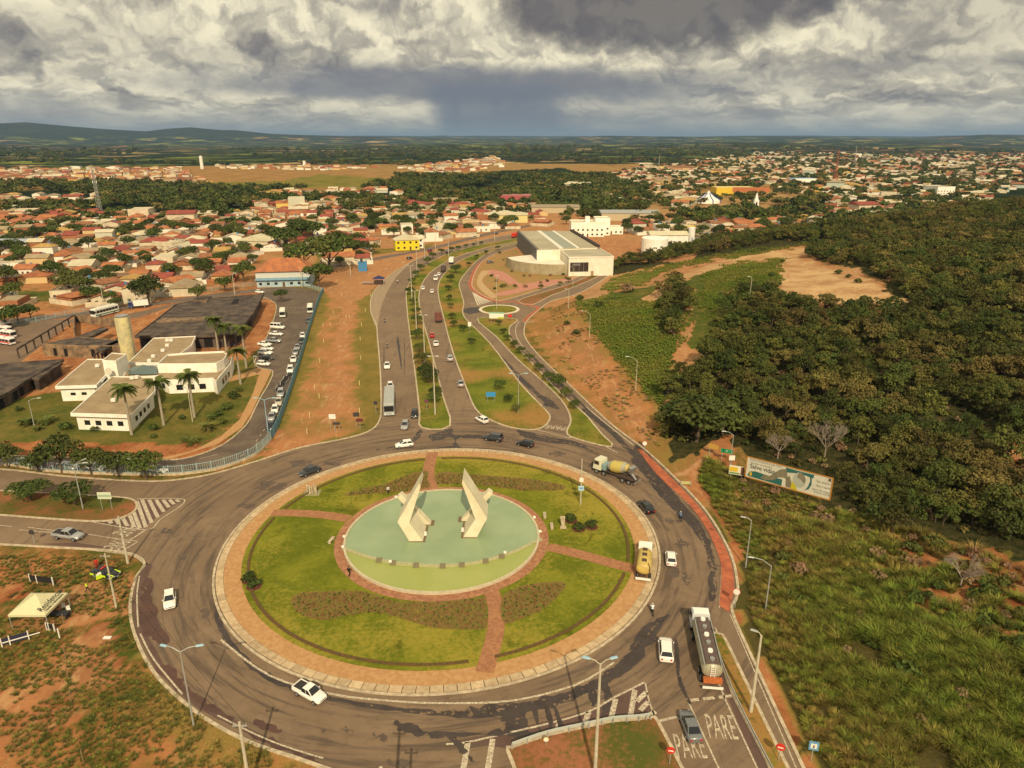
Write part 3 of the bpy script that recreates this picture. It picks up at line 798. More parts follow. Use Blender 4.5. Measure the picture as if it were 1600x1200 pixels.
# four brick paths
paths = {'north': [(676, 708), (670, 735), (672, 755), (678, 768)], 'west': [(425, 803), (460, 803), (505, 806), (545, 812)], 'east': [(856, 856), (900, 866), (950, 880), (1000, 893)], 'south': [(766, 922), (775, 950), (774, 990), (757, 1052)]}
pang = []
for nm, px in paths.items():
    ln = smooth(GL(px), False, 6); mb = MB(); ribbon(mb, ln, 2.3, .19, .212)
    struct('brick_path', mb, BRICK2, 'narrow %s brick path crossing the central lawn' % nm)
    pang.append(math.degrees(math.atan2(ln[-1].y - RC.y, ln[-1].x - RC.x)))
def edge_ang(px, py):
    p = G(px, py); return math.degrees(math.atan2(p.y - RC.y, p.x - RC.x))
gaps = sorted([edge_ang(676, 712) % 360, edge_ang(430, 803) % 360, edge_ang(757, 1045) % 360, edge_ang(990, 890) % 360])
for i, g in enumerate(gaps):
    a0, a1 = g + 3.2, (gaps[(i + 1) % 4] - 3.2); a1 += 360 if a1 < a0 else 0
    w = ('north-west', 'south-west', 'south-east', 'north-east')[i % 4]
    ring_arc(RR - 5.25, RR - 4.85, a0, a1, 40, .15, .36, HEDGE, 'low_hedge', 'thin clipped brown hedge curving along the %s lawn edge' % w)
BEDS = []
for px, lab in (([(455, 938), (470, 928), (510, 926), (560, 925), (590, 932), (620, 942), (680, 942), (725, 938), (757, 936), (760, 955), (760, 982), (720, 985), (680, 983), (640, 972), (600, 960), (575, 958), (545, 963), (510, 970), (480, 966), (462, 955)], 'long curving bed of low red and green plants south of the pool'),
                ([(782, 945), (795, 925), (830, 914), (883, 912), (870, 935), (845, 955), (815, 968), (788, 976)], 'leaf shaped planted bed in the south-east lawn'),
                ([(538, 776), (560, 766), (600, 758), (640, 742), (668, 737), (668, 750), (672, 762), (640, 768), (600, 771)], 'planted bed in the north-west lawn beside the north path'),
                ([(683, 740), (720, 741), (770, 745), (830, 750), (875, 758), (880, 766), (820, 768), (790, 764), (730, 757), (684, 758)], 'planted bed in the north-east lawn beside the north path')):
    BEDS.append(px); struct('flower_bed', MB().prism(smooth(GL(px), True, 3), .15, .215), PLANTB, lab)
ring_arc(15.9, PR, 0, 359.9, 96, .15, .24, mat('pool_path', (0.40, 0.20, 0.10), .9, vscale=1.8, col2=(0.27, 0.115, 0.065), bump=.2), 'pool_path', 'red brick walk around the fountain pool')
ring_arc(15.55, 15.92, 0, 359.9, 96, .1, .62, mat('pool_rim', (0.56, 0.48, 0.33), .8, .2, 2), 'pool_rim', 'pale concrete rim of the round fountain pool')
def M_water(name, a, b_, rough=.2):
    m = bpy.data.materials.new(name); m.use_nodes = True
    t = NT(m.node_tree); b = m.node_tree.nodes['Principled BSDF']
    b.inputs['Roughness'].default_value = rough; b.inputs['Specular IOR Level'].default_value = .35
    pos = t.n('ShaderNodeNewGeometry').outputs['Position']
    t.put(b.inputs['Base Color'], t.mix(t.ramp(t.noise(pos, .15, 3, .5), .3, .7), a, b_))
    nd = t.n('ShaderNodeBump'); nd.inputs['Strength'].default_value = .25; nd.inputs['Distance'].default_value = .05
    t.put(nd.inputs['Height'], t.noise(t.vm('MULTIPLY', pos, (1.0, 3.0, 1)), 1.5, 4, .6)); t.put(b.inputs['Normal'], nd.outputs[0])
    return m
weir = smooth(GL([(536, 861), (585, 877), (631, 885), (692, 888), (750, 882), (800, 867), (846, 846)]), False, 6)
wa = math.atan2(weir[-1].y - RC.y, weir[-1].x - RC.x); wb = math.atan2(weir[0].y - RC.y, weir[0].x - RC.x)
if wb < wa: wb += 2 * math.pi
up = [Vector((RC.x + 15.6 * math.cos(a), RC.y + 15.6 * math.sin(a), 0)) for a in np.linspace(wa, wb, 60)]
struct('pool_water', MB().sheet(up + weir[1:-1], .50), M_water('water_upper', (0.235, 0.315, 0.175), (0.29, 0.365, 0.21)), 'milky green water of the upper fountain pool')
struct('basin_water', MB().sheet(circ(15.6, 90), .34), M_water('water_lower', (0.29, 0.33, 0.085), (0.335, 0.36, 0.105)), 'shallow yellow green water of the lower basin')
mb = MB(); ribbon(mb, weir, .55, .3, .60)
wo = struct('weir_wall', mb, mat('weir', (0.42, 0.40, 0.22), .85, .2, 2), 'curved low wall where the upper pool spills into the basin')
for i in range(2, 9):
    p = weir[int(i * (len(weir) - 1) / 10)]; MB().box(-.45, .45, -.5, .5, .3, .64).build('spillway', mat('spill', (0.20, 0.17, 0.10), .9), wo, (p.x, p.y - .1, 0))

# paths, painted surfaces
struct('cycle_path', MB().prism(smooth(GL([(995, 700), (1025, 740), (1075, 787), (1100, 820), (1114, 847), (1125, 875), (1127, 900), (1124, 947)]), False, 3) + smooth(GL([(1139, 957), (1147, 912), (1136, 862), (1100, 802), (1050, 748), (1003, 703)]), False, 3), 0, .09), REDPATH, 'red painted cycle path beside the roundabout')
def marks(name, items, m, z, label):
    mb = MB()
    for it in items:
        if it[0] == 'L': ribbon(mb, smooth(GL(it[2]), False, 4), it[1], z, z)
        elif it[0] == 'D':                                          # dashed
            ln = smooth(GL(it[2]), False, 40); acc = 0; cur = []
            for a, b in zip(ln[:-1], ln[1:]):
                acc += (b - a).length
                if acc % (it[3] + it[4]) < it[3]: cur.append(a)
                elif len(cur) > 1: ribbon(mb, cur, it[1], z, z); cur = []
                else: cur = []
            if len(cur) > 1: ribbon(mb, cur, it[1], z, z)
        elif it[0] == 'P': mb.sheet(GL(it[1]), z)
    return struct(name, mb, m, label)
marks('red_lane', [('P', [(1110, 985), (1117, 1010), (1150, 1090), (1200, 1190), (1240, 1280), (1215, 1280), (1145, 1110), (1118, 1040)]),
                   ('P', [(797, 1170), (720, 1160), (840, 1130), (920, 1110), (958, 1090), (1008, 1068), (1015, 1100), (1020, 1122), (958, 1128), (856, 1150)]),
                   ('P', [(145, 817), (214, 828), (222, 825), (285, 781), (214, 781), (206, 802)]),
                   ('P', [(60, 850), (100, 853), (180, 858), (228, 880), (215, 905), (207, 945), (214, 990), (245, 1050), (310, 1108), (395, 1150), (402, 1145), (320, 1098), (258, 1042), (226, 985), (220, 945), (226, 910), (238, 885), (200, 860), (120, 848)])], ASPH_RED, .024, 'reddish worn asphalt strips by the kerbs')
lines = [('L', .16, [(0, 821), (19, 823)]), ('L', .16, [(30, 828), (90, 833)]), ('L', .16, [(44, 824), (90, 830)]), ('L', .16, [(138, 835), (170, 840), (215, 846)]), ('L', .28, [(203, 844), (228, 828)]), ('L', .2, [(182, 866), (215, 847)]),
         ('L', .18, [(100, 856), (180, 864), (210, 870), (228, 884)]), ('L', .2, [(218, 900), (214, 930), (216, 980)]), ('L', .22, [(219, 990), (240, 1030), (285, 1085)]), ('L', .2, [(340, 1118), (400, 1148), (450, 1168), (505, 1185)]),
         ('L', .2, [(1019, 1122), (1030, 1150), (1063, 1215)]), ('L', .2, [(1074, 1092), (1086, 1120), (1125, 1205)]), ('L', .2, [(1122, 1062), (1132, 1090), (1190, 1215)]), ('L', .2, [(1110, 978), (1112, 1000)]), ('L', .18, [(1117, 980), (1150, 1050)]),
         ('L', .35, [(1030, 1127), (1058, 1120)]), ('D', .45, [(1075, 1095), (1148, 1087)], 1.6, .35), ('L', .26, [(697, 1163), (730, 1160), (800, 1144), (860, 1130), (920, 1112), (960, 1090), (1008, 1066)]), ('L', .2, [(1008, 1066), (1014, 1095), (1028, 1132)]),
         ('D', .12, [(1125, 1010), (1180, 1130), (1230, 1230)], 4, 4), ('L', .12, [(998, 703), (1028, 742), (1078, 790), (1103, 823), (1117, 850), (1127, 880), (1124, 950)]), ('L', .14, [(1141, 960), (1175, 1040), (1244, 1200)]),
         ('L', .25, [(811, 503), (806, 512), (808, 528), (826, 552), (865, 590), (930, 648), (990, 696)]), ('L', .22, [(890, 684), (925, 688), (965, 708)]), ('L', .22, [(662, 672), (700, 670)]),
         ('L', .3, [(345, 1000), (420, 1055), (520, 1085), (620, 1096), (700, 1099), (800, 1095), (900, 1070), (960, 1035)]), ('L', .2, [(805, 664), (840, 672), (872, 680), (890, 684)]),
         ('D', .3, [(588, 480), (640, 480)], .5, .5), ('D', .5, [(612, 429), (642, 426)], .5, .6), ('D', .5, [(668, 429), (702, 429)], .6, .6), ('D', .5, [(723, 430), (742, 429)], .6, .6), ('D', .5, [(448, 481), (482, 481)], .8, .7),
         ('L', .3, [(732, 475), (750, 473), (772, 470)]), ('L', .12, [(312, 717), (340, 710)]), ('D', .14, [(400, 690), (425, 650), (445, 590), (462, 520), (480, 470)], 1.6, 1.4), ('D', .14, [(285, 735), (360, 722), (405, 690)], 2.0, 4)]
# zebra hatch at the west nose
hatch = [((214, 783), (228, 824)), ((222, 781), (237, 817)), ((233, 781), (247, 809)), ((244, 781), (256, 800)), ((255, 781), (264, 793)), ((265, 781), (272, 788)), ((275, 781), (280, 784)), ((208, 798), (219, 826)), ((202, 803), (210, 824)), ((191, 808), (199, 822)), ((181, 811), (186, 819)), ((170, 813), (174, 818))]
for a, b in hatch: lines.append(('L', .6, [a, b]))
lines += [('L', .2, [(145, 816), (228, 828), (250, 812), (289, 781), (214, 780)])]
for a, b in (((731, 1160), (722, 1215)), ((770, 1155), (760, 1215)), ((920, 1113), (911, 1137)), ((992, 1078), (985, 1119)), ((962, 1092), (955, 1122)), ((875, 1126), (870, 1142)), ((1010, 1082), (995, 1096)), ((1013, 1097), (1000, 1110)), ((1018, 1116), (1024, 1112))): lines.append(('L', .62, [a, b]))
marks('road_markings', lines, WHITE_PAINT, .036, 'faded cream lines and hatching painted on the roads')
hl = MB()
for i in range(9):
    t = i / 8; a = (741 + 20 * t, 458 + 17 * t * 0 + 5 * t); b = (748 + 28 * t * .9, 477 - 0 * t - 6 * t)
    ribbon(hl, GL([(739 + 2 * t * 8 + 4 * t, 457 + 10 * t), (770 * 0 + 747 + (t) * 26, 477 - 7 * t)][::1]), .5, .036, .036)
struct('zebra_hatch', hl, mat('hatch_paint', (0.66, 0.58, 0.44), .8, .2, 3), 'striped hatching beside the small roundabout')
FONT = None
def text_mesh(s, name='lettering', size=1.0, ext=0.0, bold=0.0, align='CENTER', m=None):
    cu = bpy.data.curves.new(name, 'FONT'); cu.body = s; cu.size = size; cu.align_x = align; cu.align_y = 'CENTER'; cu.extrude = ext; cu.offset = bold; cu.resolution_u = 3
    o = bpy.data.objects.new(name, cu); COL.objects.link(o)
    dg = bpy.context.evaluated_depsgraph_get()
    me = bpy.data.meshes.new_from_object(o.evaluated_get(dg)); me.name = name
    bpy.data.objects.remove(o); bpy.data.curves.remove(cu)
    me.materials.clear(); me.materials.append(m); return me
pare = text_mesh('PARE', 'road_lettering', 1, 0, 0, m=WHITE_PAINT)
for (px, py, qx, qy, w, l, lab) in ((1127, 1138, 1112, 1080, .95, 4.6, 'word PARE painted on the right hand entry lane'), (1078, 1168, 1062, 1110, .95, 4.3, 'word PARE painted on the entry lane under the grey sedan'),
                         (196, 829, 260, 829 + 12, .9, 4.2, 'word PARE painted on the upper west lane'), (182, 851, 246, 851 + 12, .8, 4.2, 'word PARE painted on the lower west lane'),
                         (868, 668, 850, 700, 1.4, 3.0, 'word PARE painted where the side road meets the roundabout'), (830, 503, 824, 490, 1.6, 2.5, 'word PARE painted by the small roundabout')):
    a = G(px, py); d = G(qx, qy) - a
    o = obj('road_lettering', pare, None, (a.x, a.y, .042), math.atan2(d.y, d.x) - math.pi / 2, (w * 1.5, l * 1.1, 1)); tag(o, lab, kind='structure')

# dark repairs, oil and water on the asphalt, each with a ragged outline of its own
def ragged(pix, amp=.35, seed=0, n=7):
    pts = smooth(GL(pix), True, n); out = []
    for i, p in enumerate(pts):
        a, b = pts[i - 1], pts[(i + 1) % len(pts)]
        d = (b - a); nr = Vector((-d.y, d.x, 0)); nr = nr.normalized() if nr.length else nr
        out.append(p + nr * amp * (float(fbm(p.x * 1.7, p.y * 1.7, seed, 3)) - .5) * 3)
    return out
def stain(items, m, z, name, label):
    mb = MB()
    for i, (pix, amp) in enumerate(items):
        mb2 = ragged(pix, amp, i); mb.sheet(mb2, z + .002 * i)
    return struct(name, mb, m, label)
stain([([(338, 930), (342, 960), (365, 1005), (410, 1045), (470, 1075), (560, 1096), (660, 1108), (740, 1110), (850, 1092), (930, 1062), (985, 1018), (1010, 985), (1012, 990), (985, 1030), (925, 1080), (850, 1108), (740, 1122), (660, 1116), (560, 1103), (470, 1083), (400, 1052), (352, 1005), (334, 960)], .25),
       ([(700, 1118), (760, 1105), (850, 1092), (940, 1060), (985, 1025), (1010, 990), (1030, 985), (990, 1040), (940, 1075), (900, 1090), (860, 1100), (840, 1105), (790, 1118)], .6),
       ([(785, 1110), (818, 1108), (825, 1140), (838, 1150), (800, 1152), (790, 1135)], .4), ([(943, 1058), (958, 1052), (952, 1075), (962, 1105), (950, 1125), (940, 1128), (944, 1090)], .3),
       ([(832, 1108), (838, 1106), (842, 1130), (848, 1148), (843, 1148)], .15), ([(852, 1108), (857, 1106), (864, 1128), (858, 1140)], .15), ([(864, 1106), (868, 1104), (880, 1135), (874, 1138)], .12), ([(920, 1084), (930, 1080), (932, 1098), (926, 1104)], .25),
       ([(615, 1128), (640, 1132), (690, 1146), (780, 1140), (800, 1142), (790, 1146), (700, 1152), (660, 1150), (625, 1142)], .5), ([(700, 1152), (712, 1150), (722, 1165), (740, 1185), (735, 1190), (715, 1170)], .3),
       ([(1000, 985), (1035, 965), (1042, 968), (985, 1035), (950, 1060), (945, 1052), (975, 1030)], .3),
       ([(1054, 1005), (1060, 1005), (1064, 1060), (1078, 1095), (1076, 1098), (1060, 1065)], .12)], ASPH_DARK, .0262, 'wet_patch', 'dark ragged wet and patched asphalt around the south side of the ring')
stain([([(1000, 690), (1012, 705), (1035, 745), (1070, 790), (1098, 825), (1113, 860), (1120, 900), (1117, 935), (1108, 932), (1107, 880), (1095, 845), (1060, 805), (1030, 775), (1000, 735), (985, 720), (990, 715), (975, 700), (945, 670), (912, 645), (915, 640), (955, 668), (985, 700)], .3),
       ([(765, 540), (790, 562), (830, 603), (862, 626), (874, 640), (860, 636), (850, 634), (848, 628), (825, 606), (785, 565), (760, 543)], .5),
       ([(672, 681), (705, 670), (712, 680), (760, 680), (775, 690), (720, 684), (716, 700), (708, 700), (708, 684), (680, 688)], .6), ([(640, 690), (655, 672), (660, 675), (650, 690), (615, 700), (590, 703)], .5),
       ([(807, 672), (830, 676), (860, 684), (900, 690), (925, 705), (900, 697), (850, 690), (820, 684)], .4), ([(680, 700), (712, 697), (720, 702), (690, 704)], .3),
       ([(722, 484), (745, 480), (765, 484), (745, 489), (730, 490)], .5),
       ([(620, 530), (623, 530), (628, 572), (626, 572)], .12), ([(728, 612), (735, 618), (752, 650), (748, 648)], .2), ([(820, 545), (850, 572), (905, 625), (960, 680), (990, 702), (985, 700), (950, 675), (900, 625), (850, 578)], .15)], ASPH_DARK, .0262, 'oil_stain', 'dark drips and repairs along the outer lanes')
stain([([(250, 1048), (268, 1045), (300, 1080), (345, 1110), (375, 1135), (430, 1160), (500, 1192), (470, 1185), (400, 1152), (330, 1110), (285, 1082)], .5), ([(228, 900), (236, 905), (240, 950), (262, 1000), (250, 1005), (225, 985), (217, 950)], .5), ([(400, 1125), (440, 1140), (430, 1145), (405, 1138)], .3)],
      M_asphalt('red_mud', (0.105, 0.055, 0.042), (0.06, 0.034, 0.03), 2, .7, torn=.42), .0262, 'mud_stain', 'dark red mud washed along the outer kerb')
scar = M_asphalt('asphalt_scar', (0.115, 0.085, 0.065), (0.075, 0.057, 0.047), 3, torn=.47)
sc_items = []
for (px, py, w, h_, s) in ((430, 760, 60, 14, .8), (470, 725, 40, 10, .7), (370, 880, 22, 26, .7), (350, 905, 20, 20, .8), (385, 790, 30, 8, .5), (520, 725, 30, 6, .5), (320, 960, 12, 14, .5), (545, 1140, 26, 10, .7), (590, 1150, 20, 12, .7), (620, 1195, 32, 12, .6), (505, 1142, 9, 5, .2), (1050, 815, 20, 10, .8), (1065, 850, 22, 14, .8), (1072, 905, 8, 18, .4), (1055, 895, 12, 14, .5), (1075, 957, 6, 6, .3),
                              (800, 690, 40, 4, .5), (870, 710, 30, 7, .8), (850, 735, 20, 4, .5), (620, 400, 1, 1, 0), (1030, 730, 18, 8, .5), (285, 870, 14, 8, .3), (260, 830, 20, 10, .4), (600, 560, 2, 40, .1), (632, 560, 2, 60, .1)):
    if s: sc_items.append(([(px - w / 2, py + h_ * .1), (px - w * .3, py - h_ / 2), (px + w * .3, py - h_ * .4), (px + w / 2, py), (px + w * .2, py + h_ / 2), (px - w * .3, py + h_ * .4)], s))
mb = MB()
for i, (pix, amp) in enumerate(sc_items): mb.sheet(ragged(pix, amp, i + 50, 5), .0215 + .0001 * i)
struct('worn_patch', mb, scar, 'darker worn patches in the asphalt')

# car park, service road and forecourts
lot_out = smooth(GL([(-420, 742), (-200, 736), (0, 728), (75, 736), (175, 741), (265, 742), (350, 731), (400, 711), (424, 688), (437, 660), (462, 585), (482, 518), (498, 470), (500, 458), (485, 452), (455, 449), (425, 449), (408, 452)]), False, 3)
lot_in = smooth(GL([(405, 462), (424, 470), (432, 480), (424, 510), (408, 545), (398, 565), (405, 575), (426, 580), (420, 600), (408, 620), (398, 640), (385, 664), (350, 694), (300, 714), (250, 719), (120, 716), (0, 712), (-200, 708), (-420, 706)]), False, 3)
struct('parking_lot', MB().sheet(lot_out + lot_in, .012), M_asphalt('lot_asphalt', (0.155, 0.115, 0.08), (0.07, 0.052, 0.043), 1.4), 'worn asphalt car park beside the hospital')
mb = MB(); ribbon(mb, lot_in, .3, 0, .14, 0); struct('kerb', mb, CONC, 'kerb along the inner edge of the car park')
struct('footpath', MB().sheet(smooth(GL([(424, 580), (395, 640), (378, 668), (340, 694), (270, 716), (220, 722), (300, 705), (345, 682), (375, 655), (395, 615), (405, 585), (345, 600), (340, 596), (405, 574)]), False, 1), .03), BRICK, 'earth coloured footpath along the hospital garden')
struct('hospital_road', MB().sheet(GL([(440, 449), (405, 463), (330, 459), (250, 480), (170, 497), (60, 500), (-200, 520), (-200, 560), (-30, 610), (0, 590), (110, 505), (215, 497), (265, 480), (330, 470), (405, 472), (440, 455)]), .008), M_asphalt('yard_asphalt', (0.20, 0.135, 0.085), (0.14, 0.095, 0.065)), 'dusty service yard behind the hospital')
mb = MB(); ribbon(mb, smooth(GL([(-300, 520), (60, 498), (200, 480), (330, 462), (420, 452)]), False, 5), 7, .016, .016); struct('service_road', mb, STREET, 'service road running behind the hospital')
# forecourt of the hall
struct('forecourt', MB().sheet(smooth(GL([(806, 389), (780, 397), (760, 408), (749, 420), (741, 440), (744, 451), (758, 461), (778, 468), (800, 464), (837, 452), (875, 440), (925, 424), (940, 418), (895, 425), (850, 424), (800, 415), (800, 405), (812, 395)]), False, 2), .02), mat('bare_garden', (0.36, 0.17, 0.07), .95, vscale=.25, col2=(0.25, 0.19, 0.05)), 'red earth and grass garden in front of the hall')
struct('pink_paving', MB().sheet(smooth(GL([(752, 424), (765, 422), (785, 424), (803, 436), (817, 444), (850, 438), (880, 436), (905, 432), (880, 442), (840, 450), (815, 456), (790, 462), (770, 460), (788, 455), (812, 450), (795, 443), (780, 436), (765, 430)]), True, 2), .028), PINK, 'pink paved walks crossing the hall garden')
struct('concrete_walk', MB().sheet(smooth(GL([(752, 424), (765, 424), (757, 432), (753, 440), (764, 452), (776, 463), (768, 466), (750, 452), (745, 440)]), True, 2), .034), mat('tan_walk', (0.50, 0.33, 0.17), .9, .2, 1), 'tan concrete walk at the corner of the hall garden')
mb = MB(); ribbon(mb, smooth(GL([(752, 410), (742, 422), (735, 441), (738, 451), (755, 464), (780, 472), (800, 471), (830, 478), (842, 482), (826, 495), (820, 503)]), False, 4), 1.7, .03, .05, 0); struct('cycle_path', mb, REDPATH, 'red edged cycle track skirting the small roundabout')
struct('bus_bay', MB().sheet(smooth(GL([(584, 505), (581, 490), (580, 470), (586, 455), (604, 435), (630, 417), (640, 412), (620, 432), (603, 460), (594, 485), (590, 510)]), True, 2), .024), mat('bay_concrete', (0.34, 0.25, 0.16), .9, .2, .8), 'pale concrete lay-by on the far side of the avenue')
struct('bus_bay', MB().sheet(smooth(GL([(685, 466), (690, 444), (712, 425), (716, 415), (712, 432), (705, 440), (700, 452)]), True, 2), .024), mat('bay_concrete2', (0.40, 0.29, 0.18), .9, .2, .8), 'pale lay-by beside the right carriageway')
# frontage street above the avenue and the streets of the two districts
mb = MB(); ribbon(mb, smooth(GL([(480, 425), (600, 402), (650, 393), (700, 382), (760, 366), (830, 352)]), False, 4), 6.5, .016, .016); struct('frontage_street', mb, STREET, 'narrow street in front of the houses along the avenue')

# ------------------------------------------------------------------ vehicles
PAINT = {'white': mat('car_white', (0.80, 0.77, 0.70), .25, coat=.5), 'silver': mat('car_silver', (0.42, 0.42, 0.41), .3, metal=.45, coat=.4), 'grey': mat('car_grey', (0.20, 0.21, 0.215), .3, metal=.4, coat=.4),
         'dark': mat('car_dark_grey', (0.045, 0.05, 0.055), .25, metal=.3, coat=.5), 'black': mat('car_black', (0.012, 0.012, 0.014), .2, coat=.6), 'red': mat('car_red', (0.50, 0.03, 0.02), .25, coat=.5),
         'maroon': mat('car_maroon', (0.16, 0.02, 0.05), .3, coat=.4), 'blue': mat('car_blue', (0.03, 0.06, 0.20), .25, coat=.5), 'beige': mat('car_beige', (0.50, 0.44, 0.33), .3, coat=.4)}
PLATE = mat('number_plate', (0.55, 0.55, 0.55), .5)
TRIM = mat('bumper_plastic', (0.03, 0.03, 0.03), .6)
def wheel_meshes(r, w):
    t = MB(); pr = [(r * .62, -w / 2), (r * .95, -w / 2), (r, -w * .3), (r, w * .3), (r * .95, w / 2), (r * .62, w / 2)]
    n = 16; vs = []; fs = []
    for rr, y in pr:
        for i in range(n): a = 2 * math.pi * i / n; vs.append((rr * math.cos(a), y, rr * math.sin(a)))
    for j in range(len(pr) - 1):
        for i in range(n): fs.append((j * n + i, (j + 1) * n + i, (j + 1) * n + (i + 1) % n, j * n + (i + 1) % n))
    fs += [tuple(range(n)), tuple(range(5 * n, 6 * n))[::-1]]
    t.add(vs, fs)
    h = MB(); h.tube((0, -w / 2 - .012, 0), (0, w / 2 + .012, 0), r * .6, r * .6, 12)
    for i in range(5):
        a = 2 * math.pi * i / 5; h.tube((r * .3 * math.cos(a), -w / 2 - .03, r * .3 * math.sin(a)), (r * .3 * math.cos(a), w / 2 + .03, r * .3 * math.sin(a)), r * .1, r * .1, 5)
    return t.mesh('tyre', BLACKM), h.mesh('rim', HUB)
WM_ = {}
def add_wheels(root, xs, hw, r, w=.2):
    k = (r, w)
    if k not in WM_: WM_[k] = wheel_meshes(r, w)
    for x in xs:
        for s in (-1, 1):
            o = obj('wheel', None, root, (x, s * hw, r)); obj('tyre', WM_[k][0], o); obj('rim', WM_[k][1], o)
def loft(mb, secs):
    """cross-sections (lists of equal length of (x,y,z)) joined along the length, ends closed"""
    n = len(secs[0]); vs = [p for s in secs for p in s]
    fs = [(j * n + i, j * n + (i + 1) % n, (j + 1) * n + (i + 1) % n, (j + 1) * n + i) for j in range(len(secs) - 1) for i in range(n)]
    fs += [tuple(range(n))[::-1], tuple(range((len(secs) - 1) * n, len(secs) * n))]
    return mb.add(vs, [f[::-1] for f in fs])
def body_sec(x, hw, zb, zs, zt):
    """rounded car cross-section, counter-clockwise seen from the front"""
    half = [(0, zb), (hw * .82, zb), (hw * .97, zb + (zs - zb) * .25), (hw, zb + (zs - zb) * .6), (hw * .96, zs), (hw * .80, zt), (0, zt + .015)]
    return [(x, y, z) for y, z in half] + [(x, -y, z) for y, z in half[-2:0:-1]]
SPEC = {  # length, width, [(x, width factor, z bottom, z shoulder, z top)], glasshouse (x0,x1 base; x2,x3 roof), roof height
    'hatch': dict(w=.83, st=[(-1.88, .80, .42, .70, .80), (-1.80, .92, .26, .82, .95), (-1.3, 1, .2, .86, .98), (0, 1, .2, .86, .96), (.85, 1, .2, .83, .93), (1.45, .97, .2, .74, .82), (1.85, .88, .24, .62, .70), (1.95, .74, .34, .54, .60)], gh=(-1.80, .98, -1.42, .22), zr=1.46, wx=(-1.2, 1.22), r=.31),
    'sedan': dict(w=.87, st=[(-2.22, .80, .42, .72, .84), (-2.12, .92, .26, .84, .96), (-1.5, 1, .2, .87, .98), (0, 1, .2, .87, .96), (.85, 1, .2, .83, .93), (1.55, .97, .2, .75, .82), (2.1, .88, .24, .63, .70), (2.22, .74, .34, .54, .6)], gh=(-1.62, 1.02, -.95, .25), zr=1.43, wx=(-1.33, 1.36), r=.32),
    'suv': dict(w=.92, st=[(-2.15, .85, .48, .8, .95), (-2.08, .95, .34, .98, 1.12), (-1.4, 1, .28, 1.02, 1.14), (0, 1, .28, 1.02, 1.12), (.95, 1, .28, .98, 1.1), (1.6, .97, .28, .9, 1.0), (2.05, .9, .32, .78, .88), (2.18, .78, .42, .66, .74)], gh=(-2.03, 1.1, -1.7, .45), zr=1.68, wx=(-1.3, 1.35), r=.36),
    'pickup': dict(w=.90, st=[(-2.55, .95, .5, .9, 1.0), (-2.5, .98, .42, .96, 1.02), (-1.0, 1, .36, .98, 1.02), (0, 1, .34, .98, 1.06), (.95, 1, .34, .95, 1.06), (1.8, .97, .34, .90, 1.0), (2.35, .9, .36, .78, .88), (2.5, .78, .46, .66, .76)], gh=(-.72, 1.3, -.6, .62), zr=1.70, wx=(-1.55, 1.6), r=.38),
    'ute': dict(w=.83, st=[(-2.2, .95, .42, .84, .92), (-2.15, .98, .32, .88, .94), (-.8, 1, .26, .9, .94), (0, 1, .24, .88, .96), (.85, 1, .22, .84, .94), (1.5, .97, .22, .76, .84), (2.0, .88, .26, .64, .72), (2.12, .74, .36, .54, .6)], gh=(-.62, 1.08, -.5, .36), zr=1.52, wx=(-1.35, 1.36), r=.32),
    'van': dict(w=.95, st=[(-2.4, .96, .4, 1.2, 1.3), (-2.36, 1, .32, 1.25, 1.34), (0, 1, .3, 1.25, 1.34), (1.4, 1, .3, 1.2, 1.3), (2.0, .97, .3, 1.0, 1.1), (2.38, .9, .34, .8, .9), (2.45, .8, .44, .66, .76)], gh=(-2.34, 1.95, -2.26, 1.15), zr=2.15, wx=(-1.5, 1.55), r=.34)}
